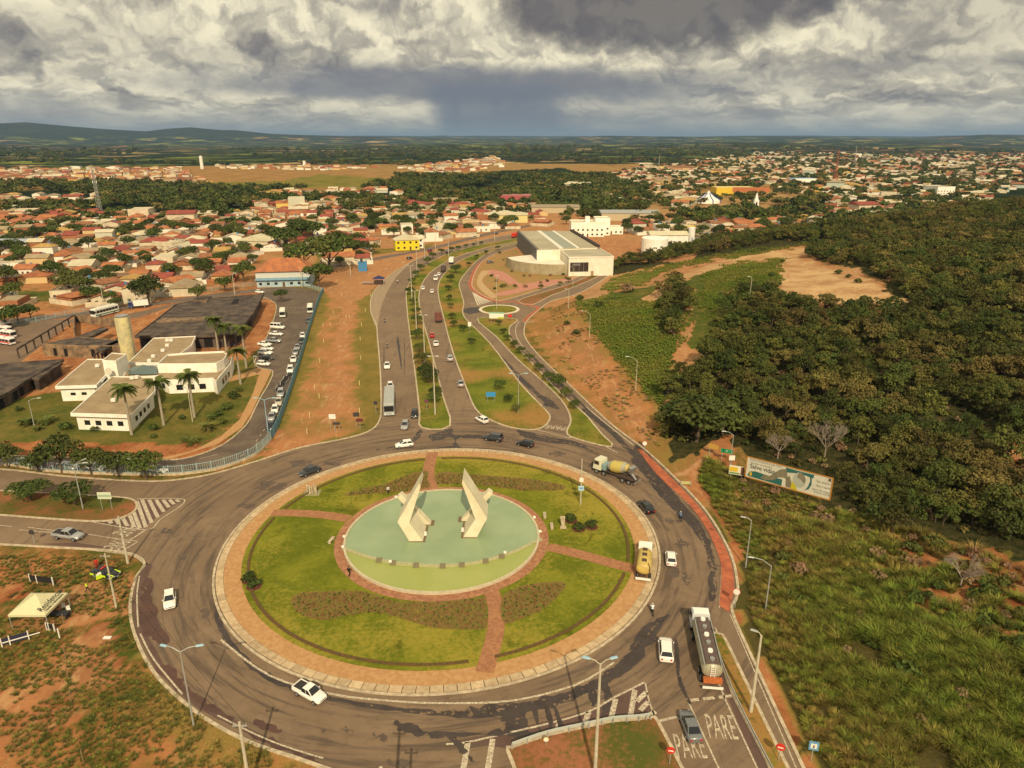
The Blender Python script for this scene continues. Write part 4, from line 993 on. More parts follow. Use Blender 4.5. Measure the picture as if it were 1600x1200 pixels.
def car_proto(kind, paint):
    S = SPEC[kind]; hw = S['w']; gx0, gx1, gx2, gx3 = S['gh']; zr = S['zr']
    root = bpy.data.objects.new({'hatch': 'hatchback_car', 'sedan': 'sedan_car', 'suv': 'suv_car', 'pickup': 'pickup_truck', 'ute': 'small_pickup', 'van': 'passenger_van'}[kind], None)
    COL.objects.link(root)
    b = MB(); loft(b, [body_sec(x, hw * f, zb, zs, zt) for x, f, zb, zs, zt in S['st']])
    zsh = S['st'][3][4] - .02
    b2 = MB(); wb, wr = hw * .90, hw * .70
    b2.add([(gx0, -wb, zsh), (gx1, -wb, zsh), (gx1, wb, zsh), (gx0, wb, zsh), (gx2, -wr, zr), (gx3, -wr, zr), (gx3, wr, zr), (gx2, wr, zr)], [(4, 5, 6, 7), (0, 1, 5, 4), (1, 2, 6, 5), (2, 3, 7, 6), (3, 0, 4, 7)])
    m1 = b.mesh('body', paint, smooth_=False); o = obj('body', m1, root)
    for p in m1.polygons: p.use_smooth = len(p.vertices) == 4
    m2 = b2.mesh('roof', paint, bevel=.06); obj('roof', m2, root)
    def pane(name, q, off):
        q = [Vector(p) for p in q]; n = (q[1] - q[0]).cross(q[3] - q[0]).normalized(); c = sum(q, Vector()) / 4
        q = [c + (p - c) * .88 + n * off for p in q]
        g = MB(); g.add(q, [(0, 1, 2, 3)]); return g.mesh(name, GLASS)
    A = [(gx1, -wb, zsh + .03), (gx1, wb, zsh + .03), (gx3, wr, zr), (gx3, -wr, zr)]
    obj('windscreen', pane('windscreen', A, .02), root)
    B = [(gx0, wb, zsh + .03), (gx0, -wb, zsh + .03), (gx2, -wr, zr), (gx2, wr, zr)]
    obj('rear_window', pane('rear_window', B, .02), root)
    for s in (-1, 1):
        cuts = [0, .5, 1] if kind in ('pickup', 'ute', 'hatch', 'sedan') else [0, .34, .67, 1]
        for i in range(len(cuts) - 1):
            a0, a1 = cuts[i], cuts[i + 1]
            lo0, lo1 = gx0 + (gx1 - gx0) * a0, gx0 + (gx1 - gx0) * a1; hi0, hi1 = gx2 + (gx3 - gx2) * a0, gx2 + (gx3 - gx2) * a1
            q = [(lo0, s * wb, zsh + .04), (lo1, s * wb, zsh + .04), (hi1, s * wr, zr - .04), (hi0, s * wr, zr - .04)]
            if s > 0: q = [q[1], q[0], q[3], q[2]]
            obj('side_window', pane('side_window', q, .02), root)
    add_wheels(root, S['wx'], hw * .9, S['r'])
    xf, xb = S['st'][-2][0], S['st'][0][0]; zf = S['st'][-2][3]
    for s in (-1, 1):
        g = MB().box(xf - .12, xf + .1, s * hw * .55 - .16, s * hw * .55 + .16, zf - .12, zf + .03); obj('headlight', g.mesh('headlight', LIGHTW, bevel=.03), root)
        g = MB().box(xb - .03, xb + .1, s * hw * .62 - .12, s * hw * .62 + .12, S['st'][0][3] - .12, S['st'][0][3] + .12); obj('tail_light', g.mesh('tail_light', LIGHTR, bevel=.02), root)
        g = MB().box(gx1 - .45, gx1 - .28, s * (hw + .02) - .06, s * (hw + .02) + .06, zsh + .04, zsh + .18); obj('wing_mirror', g.mesh('wing_mirror', paint, bevel=.02), root)
    g = MB().box(S['st'][-1][0] - .02, S['st'][-1][0] + .015, -.2, .2, .38, .5); obj('number_plate', g.mesh('number_plate', PLATE), root)
    g = MB().box(S['st'][-1][0] - .06, S['st'][-1][0] + .01, -hw * .5, hw * .5, .52, .6); obj('grille', g.mesh('grille', TRIM), root)
    if kind in ('pickup', 'ute'):
        x1 = gx0 - .1; x0 = S['st'][0][0] + .1
        g = MB().box(x0, x1, -hw * .8, hw * .8, .6, zsh + .03); obj('load_bed', g.mesh('load_bed', mat('bed_liner', (.035, .03, .03), .8)), root)
        g = MB()
        for s in (-1, 1): g.box(x0 - .05, x1 + .1, s * hw * .86 - .06, s * hw * .86 + .06, .9, zsh + .09)
        g.box(x0 - .12, x0, -hw * .86, hw * .86, .9, zsh + .08); obj('bed_rail', g.mesh('bed_rail', paint), root)
    return root
CARS = {}
def swap_paint(frm, to):
    cache = {}
    def f(me):
        if me.name in cache: return cache[me.name]
        r = me
        if any(m_ == frm for m_ in me.materials):
            r = me.copy()
            for i in range(len(r.materials)):
                if r.materials[i] == frm: r.materials[i] = to
        cache[me.name] = r; return r
    return f
PROTO = {}
def car(kind, colr, px, py, hx, hy, label, cat='car', group=None, sc=1.0, world=None, rz=None):
    if world is None:
        p = G(px, py, 0.03); d = G(hx, hy, 0.03) - p; ang = math.atan2(d.y, d.x)
    else: p, ang = world, rz
    if kind not in PROTO:
        r = car_proto(kind, PAINT[colr]); PROTO[kind] = (r, colr)
    elif colr == PROTO[kind][1] : r = copy_tree(PROTO[kind][0])
    else:
        key = (kind, colr)
        if key not in CARS: CARS[key] = swap_paint(PAINT[PROTO[kind][1]], PAINT[colr])
        r = copy_tree(PROTO[kind][0], None, CARS[key])
    r.location = (p.x, p.y, .03); r.rotation_euler = (0, 0, ang); r.scale = (sc, sc, sc)
    if 'group' in r: del r['group']
    return tag(r, label, cat, group)
TR = 'vehicles driving on the avenue and roundabout'
car('sedan', 'dark', 484, 740, 470, 745, 'dark grey sedan driving left along the top left of the roundabout', group=TR)
car('hatch', 'white', 632, 698, 616, 700, 'white hatchback with roof bars crossing below the central median', group=TR)
car('hatch', 'silver', 633, 668, 630, 676, 'silver hatchback waiting at the roundabout beside the grey bus', group=TR)
car('hatch', 'white', 610, 606, 610, 614, 'white car directly behind the grey city bus', group=TR)
car('hatch', 'black', 648, 650, 647, 658, 'black hatchback approaching beside the tip of the median', group=TR)
car('sedan', 'white', 605, 574, 605, 584, 'white sedan following the bus down the left carriageway', group=TR)
car('hatch', 'white', 753, 659, 743, 654, 'white hatchback turning at the mouth of the right carriageway', group=TR)
car('sedan', 'silver', 720, 602, 718, 592, 'silver sedan leaving on the right carriageway, nearest the roundabout', group=TR)
car('suv', 'silver', 703, 563, 701, 555, 'silver car on the right carriageway behind the white sedan', group=TR)
car('sedan', 'white', 681, 539, 679, 530, 'white sedan just behind the small red car', group=TR)
car('hatch', 'red', 675, 526, 673, 518, 'small red car following the reddish dump truck', group=TR)
car('hatch', 'white', 675, 457, 675, 449, 'white car in the right lane at the bend of the right carriageway', group=TR)
car('hatch', 'white', 661, 452, 661, 444, 'white car in the left lane at the bend of the right carriageway', group=TR)
car('van', 'white', 681, 437, 683, 431, 'white passenger van at the dashed crossing beyond the bend', 'van', TR)
car('hatch', 'white', 686, 430, 688, 425, 'white car just ahead of the passenger van at the crossing', group=TR)
car('suv', 'dark', 771, 688, 758, 686, 'dark grey car driving left past the grass strip nose', group=TR)
car('hatch', 'black', 821, 697, 808, 694, 'black hatchback driving left at the top of the roundabout', group=TR)
car('sedan', 'black', 1009, 796, 1000, 786, 'black sedan circling behind the cement mixer truck', group=TR)
car('hatch', 'white', 1048, 877, 1047, 862, 'white hatchback beside the small yellow tank truck', group=TR)
car('suv', 'white', 1040, 1021, 1039, 1004, 'white suv with dark sunroof entering beside the long tank truck', group=TR)
car('sedan', 'grey', 1078, 1140, 1072, 1124, 'blue grey sedan waiting on the PARE lettering', group=TR)
car('ute', 'white', 485, 1088, 500, 1096, 'white small pickup with black load bed driving round the bottom of the island', 'pickup', TR)
car('hatch', 'white', 266, 942, 266, 957, 'white hatchback driving down the left side of the roundabout', group=TR)
car('pickup', 'silver', 108, 841, 124, 843, 'silver double cab pickup arriving on the west road', 'pickup', TR)
# car park rows
PK = 'cars parked in the hospital car park'
row = [(424, 669, 'black', 'hatch', 'black car, lowest in the row along the blue fence'), (425, 655, 'silver', 'hatch', 'silver car second from the lower end of the fence row'), (430, 643, 'white', 'hatch', 'white car third from the lower end of the fence row'),
       (436, 631, 'beige', 'sedan', 'pale beige car fourth from the lower end of the fence row'), (439, 618, 'silver', 'suv', 'silver suv just below the parked motorcycles'), (454, 581, 'white', 'suv', 'white suv just above the parked motorcycles'),
       (459, 564, 'white', 'sedan', 'white sedan second above the parked motorcycles'), (462, 553, 'silver', 'hatch', 'silver hatchback third above the parked motorcycles'), (465, 545, 'silver', 'sedan', 'grey sedan fourth above the parked motorcycles'),
       (471, 535, 'black', 'hatch', 'black hatchback in the upper part of the fence row'), (473, 527, 'white', 'hatch', 'white hatchback at the top end of the fence row'), (482, 503, 'dark', 'sedan', 'dark sedan below the green striped minibus by the fence')]
for px, py, c_, k_, lab in row: car(k_, c_, px, py, px - 3, py + 12, lab, group=PK)
left = [(412, 571, 'white', 'hatch', 'white hatchback nearest in the angled left row'), (417, 562, 'black', 'sedan', 'black sedan second nearest in the angled left row'), (415, 554, 'white', 'suv', 'white suv third nearest in the angled left row'),
        (418, 547, 'white', 'hatch', 'white hatchback in the middle of the angled left row'), (414, 540, 'white', 'sedan', 'white sedan above the middle of the angled left row'), (428, 535, 'silver', 'pickup', 'pale pickup parked across the lane behind the left row'), (432, 524, 'white', 'sedan', 'white sedan below the white passenger van')]
for px, py, c_, k_, lab in left: car(k_, c_, px, py, px + 18, py + 1, lab, group=PK)
car('van', 'white', 434, 514, 452, 515, 'white passenger van topmost of the angled left row', 'van', PK)
low = [(40, 727, 'silver', 'hatch', 'silver car under the trees at the lower fence'), (68, 730, 'maroon', 'sedan', 'maroon car under the trees at the lower fence'), (108, 733, 'silver', 'hatch', 'pale silver car between two fence trees'), (150, 734, 'white', 'hatch', 'white car in the shade of the lower fence trees'), (246, 738, 'white', 'sedan', 'white sedan at the open right end of the lower fence row'), (193, 722, 'white', 'hatch', 'white car half hidden behind the trees across the lane')]
for px, py, c_, k_, lab in low: car(k_, c_, px, py, px + 14, py + 2, lab, group=PK)
car('van', 'white', 441, 446, 455, 447, 'white van parked beneath the orange roofed school', 'van')
car('hatch', 'white', 463, 441, 474, 442, 'white car beside the orange roofed school gate')
car('hatch', 'white', 406, 458, 420, 459, 'white car on the lane above the derelict roof')
car('hatch', 'grey', 766, 411, 775, 410, 'grey car parked at the entrance of the hall garden')
car('hatch', 'dark', 640, 405, 655, 402, 'dark car on the frontage street below the yellow house')
car('hatch', 'maroon', 672, 393, 686, 390, 'dark red car on the frontage street beside the low wall')
for i, (px, py, c_) in enumerate(((700, 396, 'black'), (742, 372, 'silver'), (775, 366, 'dark'))): car('hatch', c_, px, py, px + 10, py - 3, ('black car behind the white box truck', 'silver car far up the left carriageway', 'dark car near the red truck on the avenue')[i])

AMB = mat('ambulance_white', (.78, .75, .70), .4); RED = mat('signal_red', (.55, .035, .02), .5); YEL = mat('signal_yellow', (.62, .42, .03), .5); GREEN = mat('coach_green', (.035, .16, .075), .35); LIME = mat('safety_lime', (.55, .72, .03), .5)
def coach(px, py, hx, hy, L, Wd, Ht, body, roofm, stripe, label, cat, name='bus', nwin=6, group=None, band=True, curve=False):
    p = G(px, py, .03); d = G(hx, hy, .03) - p
    r = empty(name, (p.x, p.y, .03), math.atan2(d.y, d.x), label, cat, group)
    h = L / 2; w = Wd / 2
    MB().box(-h, h, -w, w, .38, Ht, (-h + .12, h - .18, -w + .06, w - .06)).build('body', body, r, bevel=.1)
    MB().box(-h + .3, h - .4, -w + .25, w - .25, Ht - .02, Ht + .05).build('roof', roofm, r, bevel=.04)
    for i in range(2): MB().box(-h * .45 + i * h * .8 - .7, -h * .45 + i * h * .8 + .7, -.5, .5, Ht + .03, Ht + .22).build('roof_vent', roofm, r, bevel=.05)
    for s in (-1, 1):
        for i in range(nwin):
            x0 = -h + .5 + (L - 1.1) * i / nwin; x1 = x0 + (L - 1.1) / nwin - .12
            MB().box(x0, x1, s * (w - .03) - .02, s * (w - .03) + .02, Ht * .5, Ht * .8).build('window', GLASS, r)
        if stripe: MB().box(-h + .1, h - .1, s * (w + .0) - .015, s * (w + .0) + .015, .75, 1.15).build('stripe', stripe, r)
        MB().box(h - .1, h + .02, s * w * .7 - .18, s * w * .7 + .18, .6, .85).build('headlight', LIGHTW, r)
        MB().box(-h - .02, -h + .1, s * w * .8 - .1, s * w * .8 + .1, .7, 1.2).build('tail_light', LIGHTR, r)
        MB().box(h - .15, h + .15, s * (w + .18) - .06, s * (w + .18) + .06, Ht * .6, Ht * .78).build('wing_mirror', BLACKM, r)
    MB().box(h - .14, h + .01, -w * .88, w * .88, Ht * .42, Ht * .84).build('windscreen', GLASS, r)
    MB().box(-h - .01, -h + .08, -w * .8, w * .8, Ht * .55, Ht * .84).build('rear_window', GLASS, r)
    add_wheels(r, (-h * .55, h * .62), w * .92, .46 if L > 8 else .34, .28)
    return r
coach(609, 636, 608, 660, 13.2, 2.55, 3.25, mat('bus_silver', (.42, .44, .42), .4, metal=.2), mat('bus_roof', (.36, .37, .35), .6), None, 'long grey city bus coming down the left carriageway', 'bus', 'city_bus', 9, TR)
coach(165, 492, 146, 497, 10.5, 2.5, 3.2, mat('coach_white', (.70, .70, .62), .4), mat('coach_roof', (.68, .66, .56), .6), GREEN, 'green and white coach parked behind the water tower', 'bus', 'coach', 7)
coach(442, 494, 441, 504, 6.2, 2.1, 2.7, mat('minibus_pale', (.60, .62, .55), .5), mat('minibus_roof', (.72, .70, .60), .6), GREEN, 'green striped minibus parked near the crosswalk dashes', 'minibus', 'minibus', 4)
coach(485, 487, 484, 497, 6.2, 2.1, 2.7, mat('minibus_pale', (.6, .62, .55)), mat('minibus_roof', (.72, .70, .6)), GREEN, 'green striped minibus parked against the blue fence', 'minibus', 'minibus', 4)
AG = 'red and white ambulances parked at the left edge'
for px, py, lab in ((12, 538, 'red and white ambulance nearest the camera at the left edge'), (14, 527, 'ambulance with red roundel, second in the left row'), (8, 520, 'red and white ambulance third in the left row'), (6, 513, 'farthest red and white ambulance at the left edge')):
    a = coach(px, py, px + 20, py + 3, 5.6, 2.0, 2.4, AMB, AMB, RED, lab, 'ambulance', 'ambulance', 3, AG)
    MB().box(-.2, .2, -.7, .7, 2.42, 2.6).build('beacon', RED, a)
def truck_cab(r, x0, x1, w, h, m, zf=.9):
    MB().box(x0, x1, -w, w, zf, h, (x0 + .08, x1 - .28, -w + .1, w - .1)).build('cab', m, r, bevel=.08)
    MB().box(x1 - .2, x1 - .02, -w * .86, w * .86, zf + (h - zf) * .45, h - .2).build('windscreen', GLASS, r)
    for s in (-1, 1):
        MB().box(x0 + .5, x1 - .35, s * (w - .02) - .02, s * (w - .02) + .02, zf + (h - zf) * .5, h - .3).build('side_window', GLASS, r)
        MB().box(x1 - .06, x1 + .04, s * w * .75 - .15, s * w * .75 + .15, zf, zf + .22).build('headlight', LIGHTW, r)
        MB().box(x1 - .1, x1 + .1, s * (w + .18) - .05, s * (w + .18) + .05, h * .55, h * .78).build('wing_mirror', BLACKM, r)
    MB().box(x1 - .1, x1 + .1, -w, w, .45, zf + .02).build('bumper', TRIM, r, bevel=.04)
def truck_root(name, px, py, hx, hy, label, cat='truck', group=TR):
    p = G(px, py, .03); d = G(hx, hy, .03) - p
    return empty(name, (p.x, p.y, .03), math.atan2(d.y, d.x), label, cat, group)
CHAS = mat('truck_chassis', (.09, .06, .045), .8, .3, 3)
# cement mixer
r = truck_root('cement_mixer_truck', 963, 746, 938, 737, 'cement mixer truck with cream cab and yellow drum at the top right of the ring')
truck_cab(r, 2.9, 4.8, 1.2, 3.0, mat('cab_cream', (.62, .60, .44), .45))
MB().box(-4.6, 3.2, -.55, .55, .75, 1.05).build('chassis', CHAS, r)
d = MB(); n = 20; prof = [(-2.7, .5, 2.95), (-2.3, .75, 2.8), (-1.5, 1.12, 2.6), (-.3, 1.2, 2.3), (.8, 1.15, 2.2), (1.7, .8, 2.1), (1.9, .45, 2.05)]
d.mat(mat('drum_grey', (.38, .36, .27), .6, .3, 3)).mat(mat('drum_yellow', (.55, .42, .05), .55, vscale=3, col2=(.42, .36, .16)))
vs = [(x, rr * math.cos(2 * math.pi * i / n), z + rr * math.sin(2 * math.pi * i / n)) for x, rr, z in prof for i in range(n)]
for j in range(len(prof) - 1):
    d.mat(MATS['drum_grey'] if j in (1, 4) else MATS['drum_yellow'])
    d.add([vs[j * n + i] for i in range(n)] + [vs[(j + 1) * n + i] for i in range(n)], [(i, n + i, n + (i + 1) % n, (i + 1) % n) for i in range(n)])
d.add(vs[:n], [tuple(range(n))]); d.add(vs[-n:], [tuple(range(n))[::-1]])
d.build('drum', None, r, smooth_=True)
MB().box(2.0, 2.9, -1.0, 1.0, 1.05, 2.3).build('water_tank', mat('tank_teal', (.20, .30, .30), .5), r, bevel=.15)
g = MB(); g.box(-3.6, -3.0, -.5, .5, 1.9, 3.3, (-3.9, -3.1, -.8, .8)); g.build('hopper', CHROME, r)
g = MB(); g.tube((-3.4, 0, 1.9), (-4.6, .3, 1.1), .3, .2, 8); g.build('chute', CHROME, r)
g = MB(); g.path([(-2.6, -.9, 1.0), (-3.4, -.9, 2.6), (-3.4, .9, 2.6), (-2.6, .9, 1.0)], .06); g.build('ladder_frame', CHAS, r)
for s in (-1, 1): MB().box(-4.4, -1.2, s * 1.0 - .22, s * 1.0 + .22, 1.12, 1.2).build('mudguard', CHAS, r)
MB().box(-4.8, -4.6, -1.15, 1.15, .5, .75).build('bumper', CHROME, r)
add_wheels(r, (-3.5, -2.1, 2.2, 3.9), 1.05, .5, .3)
# small water tanker
r = truck_root('water_tank_truck', 1006, 888, 1008, 862, 'small tank truck with white cab and yellow tank beside the brick ring')
truck_cab(r, 2.0, 3.7, 1.12, 2.7, PAINT['white'])
MB().box(-3.6, 2.1, -.5, .5, .7, 1.0).build('chassis', CHAS, r)
def tank(mb, x0, x1, w, zc, hh, n=20, e=.35):
    P_ = [(x0, .55), (x0 + e * .4, .9), (x0 + e, 1), (x1 - e, 1), (x1 - e * .4, .9), (x1, .55)]
    secs = [[(x, w * f * math.cos(2 * math.pi * i / n), zc + hh * f * math.sin(2 * math.pi * i / n)) for i in range(n)] for x, f in P_]
    return loft(mb, secs)
tank(MB(), -3.5, 1.6, 1.12, 1.95, .9).build('tank', mat('tank_yellow', (.58, .43, .10), .5, vscale=1.5, col2=(.48, .34, .12)), r, smooth_=True)
for x in (-2.2, -.6, .8): MB().box(x - .35, x + .35, -.35, .35, 2.78, 2.95).build('hatch', CHAS, r, bevel=.05)
MB().box(-3.9, -3.7, -1.1, 1.1, .5, .8).build('bumper', PAINT['white'], r)
g = MB(); g.path([(-3.7, -.9, .8), (-3.75, -.9, 2.6), (-3.0, -.6, 2.9)], .05); g.path([(1.5, 1.05, 2.6), (-3.4, 1.05, 2.6)], .04); g.build('handrail', CHAS, r)
add_wheels(r, (-2.6, 2.7), 1.0, .46, .28)
# long tank truck
r = truck_root('long_tank_truck', 1101, 1026, 1092, 985, 'long white and grey road tanker with a row of hatches, at the PARE line')
truck_cab(r, 4.4, 6.3, 1.22, 3.0, mat('cab_silver', (.55, .57, .58), .35))
MB().box(4.5, 5.6, -1.0, 1.0, 3.0, 3.25).build('wind_deflector', PAINT['white'], r, bevel=.08)
MB().box(-5.8, 4.4, -.55, .55, .75, 1.05).build('chassis', CHAS, r)
tank(MB(), -5.2, 4.0, 1.22, 2.05, 1.05).build('tank', mat('tank_olive', (.40, .37, .26), .4, .15, 1.5, metal=.2), r, smooth_=True)
MB().box(-4.9, 3.8, -.75, .75, 2.98, 3.10).build('walkway', mat('walkway_plate', (.13, .09, .08), .7, .3, 4), r)
for k_ in range(6):
    x = -4.2 + k_ * 1.5; g = MB(); g.tube((x, 0, 3.1), (x, 0, 3.34), .34, .3, 12); g.build('hatch', (CHROME, PAINT['white'])[k_ % 2], r)
for s in (-1, 1): MB().box(-4.9, 3.8, s * 1.0 - .05, s * 1.0 + .05, 2.75, 3.05).build('side_rail', PAINT['silver'], r)
MB().box(-5.9, -5.25, -1.1, 1.1, 1.0, 1.5).build('rear_cabinet', mat('cabinet_orange', (.50, .14, .04), .6, .3, 3), r, bevel=.04)
g = MB(); g.path([(-5.35, .25, 1.5), (-5.3, .25, 3.1)], .04); g.path([(-5.35, -.25, 1.5), (-5.3, -.25, 3.1)], .04)
for i in range(5): g.tube((-5.33, -.25, 1.7 + i * .3), (-5.33, .25, 1.7 + i * .3), .03, .03, 5)
g.build('ladder', PAINT['white'], r)
MB().box(-6.2, -6.05, -1.2, 1.2, .5, .75).build('bumper', PAINT['white'], r)
add_wheels(r, (-4.4, -3.0, 3.2, 5.2), 1.05, .5, .3)
# further trucks on the avenue
def box_truck(name, px, py, hx, hy, label, cabm, boxm, L=7, openbed=False):
    r = truck_root(name, px, py, hx, hy, label)
    truck_cab(r, L / 2 - 1.7, L / 2, 1.1, 2.6, cabm)
    MB().box(-L / 2, L / 2 - 1.8, -.45, .45, .7, 1.0).build('chassis', CHAS, r)
    if openbed:
        g = MB()
        for s in (-1, 1): g.box(-L / 2, L / 2 - 1.9, s * 1.15 - .05, s * 1.15 + .05, 1.0, 2.1)
        g.box(-L / 2 - .05, -L / 2 + .05, -1.15, 1.15, 1.0, 2.1); g.box(L / 2 - 1.95, L / 2 - 1.85, -1.15, 1.15, 1.0, 2.3); g.box(-L / 2, L / 2 - 1.9, -1.1, 1.1, 1.0, 1.15); g.build('tipper_body', boxm, r)
        MB().box(-L / 2 + .3, L / 2 - 2.2, -.95, .95, 1.15, 1.7, (-L / 2 + 1, L / 2 - 3, -.4, .4)).build('load', mat('red_load', (.22, .08, .045), .95, .3, 3), r)
    else: MB().box(-L / 2, L / 2 - 1.9, -1.2, 1.2, 1.0, 3.1).build('cargo_box', boxm, r, bevel=.05)
    MB().box(-L / 2 - .1, -L / 2, -1.1, 1.1, .5, .75).build('bumper', TRIM, r)
    add_wheels(r, (-L / 2 + 1.4, L / 2 - 1.0), 1.0, .46, .28); return r
box_truck('dump_truck', 685, 501, 683, 490, 'dark red dump truck on the right carriageway ahead of the red car', mat('cab_brown', (.16, .07, .05), .5), mat('tipper_red', (.17, .06, .045), .6), 7.5, True)
box_truck('flatbed_truck', 693, 424, 696, 414, 'dark open truck beyond the passenger van', PAINT['dark'], mat('bed_dark', (.08, .06, .05), .7), 7, True)
box_truck('cargo_truck', 706, 411, 711, 403, 'white cargo truck farthest up the right carriageway', PAINT['white'], PAINT['white'], 7.5)
box_truck('red_truck', 806, 371, 820, 367, 'red truck on the avenue beside the corner of the hall', RED, RED, 9)
box_truck('parked_truck', 217, 481, 195, 483, 'blue cab truck with white cargo box by the rear service road', PAINT['blue'], PAINT['white'], 7)

# ------------------------------------------------------------------ people and motorcycles
SKIN = mat('skin', (.28, .15, .09), .6)
def person(loc, rz, shirt, trousers, label, pose='stand', hair=(0.02, .015, .01), parent=None, helmet=None, name='person'):
    """one continuous skinned body; the head, shirt and trousers are told apart by height"""
    v = {'pel': (0, 0, .95), 'chest': (0.02, 0, 1.32), 'neck': (0.02, 0, 1.50), 'head': (.04, 0, 1.64), 'top': (.03, 0, 1.74), 'shl': (0, .19, 1.42), 'ell': (.02, .25, 1.14), 'hal': (.12, .24, .90), 'fl': (.16, .24, .82),
         'shr': (0, -.19, 1.42), 'elr': (.02, -.25, 1.14), 'har': (.10, -.25, .90), 'fr': (.14, -.25, .82), 'hil': (0, .1, .9), 'knl': (.03, .12, .50), 'anl': (-.02, .12, .09), 'tol': (.17, .13, .04), 'hir': (0, -.1, .9), 'knr': (.03, -.12, .50), 'anr': (-.02, -.12, .09), 'tor': (.17, -.13, .04)}
    if pose == 'walk': v.update(knl=(.2, .1, .52), anl=(.25, .1, .1), tol=(.42, .1, .08), knr=(.0, -.1, .50), anr=(-.28, -.1, .16), tor=(-.12, -.1, .05), ell=(-.12, .25, 1.15), hal=(-.02, .24, .95), fl=(.03, .23, .88), elr=(.12, -.25, 1.16), har=(.3, -.22, 1.05), fr=(.38, -.2, 1.03))
    if pose in ('ride', 'sit'):
        v.update(pel=(-.1, 0, .82), chest=(.06, 0, 1.18), neck=(.1, 0, 1.36), head=(.14, 0, 1.50), top=(.13, 0, 1.60), shl=(.06, .19, 1.28), shr=(.06, -.19, 1.28), ell=(.25, .28, 1.08), elr=(.25, -.28, 1.08), hal=(.5, .27, 1.06), har=(.5, -.27, 1.06), fl=(.57, .26, 1.05), fr=(.57, -.26, 1.05),
                 hil=(-.08, .1, .80), knl=(.34, .2, .74), anl=(.2, .19, .34), tol=(.38, .19, .28), hir=(-.08, -.1, .80), knr=(.34, -.2, .74), anr=(.2, -.19, .34), tor=(.38, -.19, .28))
        if pose == 'sit': v.update(anl=(.42, .16, .3), anr=(.42, -.16, .3), tol=(.58, .16, .26), tor=(.58, -.16, .26), hal=(.3, .12, .85), har=(.3, -.12, .85), fl=(.36, .1, .83), fr=(.36, -.1, .83))
    rad = dict(pel=.14, chest=.16, neck=.06, head=.105, top=.08, shl=.07, ell=.05, hal=.038, fl=.03, shr=.07, elr=.05, har=.038, fr=.03, hil=.1, knl=.068, anl=.045, tol=.04, hir=.1, knr=.068, anr=.045, tor=.04)
    E = [('pel', 'chest'), ('chest', 'neck'), ('neck', 'head'), ('head', 'top'), ('chest', 'shl'), ('shl', 'ell'), ('ell', 'hal'), ('hal', 'fl'), ('chest', 'shr'), ('shr', 'elr'), ('elr', 'har'), ('har', 'fr'), ('pel', 'hil'), ('hil', 'knl'), ('knl', 'anl'), ('anl', 'tol'), ('pel', 'hir'), ('hir', 'knr'), ('knr', 'anr'), ('anr', 'tor')]
    key = ('body', pose)
    if key not in PROTO:
        names = list(v); me = bpy.data.meshes.new('body'); me.from_pydata([v[k] for k in names], [(names.index(a), names.index(b)) for a, b in E], [])
        o = bpy.data.objects.new('body', me); COL.objects.link(o)
        o.modifiers.new('skin', 'SKIN'); o.modifiers.new('sub', 'SUBSURF').levels = 1
        for i, k in enumerate(names):
            sv = me.skin_vertices[0].data[i]; sv.radius = (rad[k], rad[k] * (1.25 if k in ('chest',) else 1)); sv.use_root = k == 'pel'
        m2 = bpy.data.meshes.new_from_object(o.evaluated_get(bpy.context.evaluated_depsgraph_get())); bpy.data.objects.remove(o)
        PROTO[key] = m2
    me = PROTO[key].copy(); me.name = 'body'; me.materials.clear()
    for m_ in (SKIN, shirt, trousers): me.materials.append(m_)
    zn, zw = (v['neck'][2], v['pel'][2] + .02)
    for p in me.polygons:
        c = p.center; p.use_smooth = True
        hand = min((c - Vector(v[k])).length for k in ('hal', 'fl', 'har', 'fr')) < .09
        p.material_index = 0 if (c.z > zn + .0 and abs(c.y) < .13) or hand else (1 if c.z > zw or (abs(c.y) > .2 and c.z > zw - .25 and pose == 'stand') else 2)
    r = empty(name, loc, rz, label, 'person')
    obj('body', me, r)
    hc = Vector(v['head'])
    g = MB(); g.lathe([(.02, .0), (.10, .01), (.118, .06), (.10, .12), (.05, .155), (.01, .165)], 12); hm = helmet or mat('dark_hair', hair, .9)
    g.build('helmet' if helmet else 'hair', hm, r, (hc.x - .012, hc.y, hc.z - .0), smooth_=True)
    g = MB(); g.box(.085, .125, -.014, .014, -.02, .03); g.build('nose', SKIN, r, (hc.x, hc.y, hc.z - .01))
    for s in (-1, 1): MB().box(.085, .10, s * .035 - .01, s * .035 + .01, .0, .012).build('eye', BLACKM, r, (hc.x, hc.y, hc.z + .015))
    return r
def cloth(n, c): return mat('cloth_' + n, c, .9)
p = G(137, 925); person((p.x, p.y, 0), R_(20), cloth('lime', (.55, .70, .02)), cloth('navy', (.015, .018, .03)), 'traffic agent in a bright lime vest walking between tent and patrol car', 'walk')
p = G(546, 903); person((p.x, p.y, .24), R_(60), cloth('black', (.012, .012, .014)), cloth('black', (0, 0, 0)), 'person in dark clothes standing at the lower left of the pool walk', 'walk')
p = G(607, 774); person((p.x, p.y, .22), R_(-60), cloth('whitec', (.6, .58, .52)), cloth('blackt', (.015, .015, .02)), 'person in pale shirt standing behind the pool by the north bed')
MOTO = mat('motorcycle_black', (.02, .02, .025), .35)
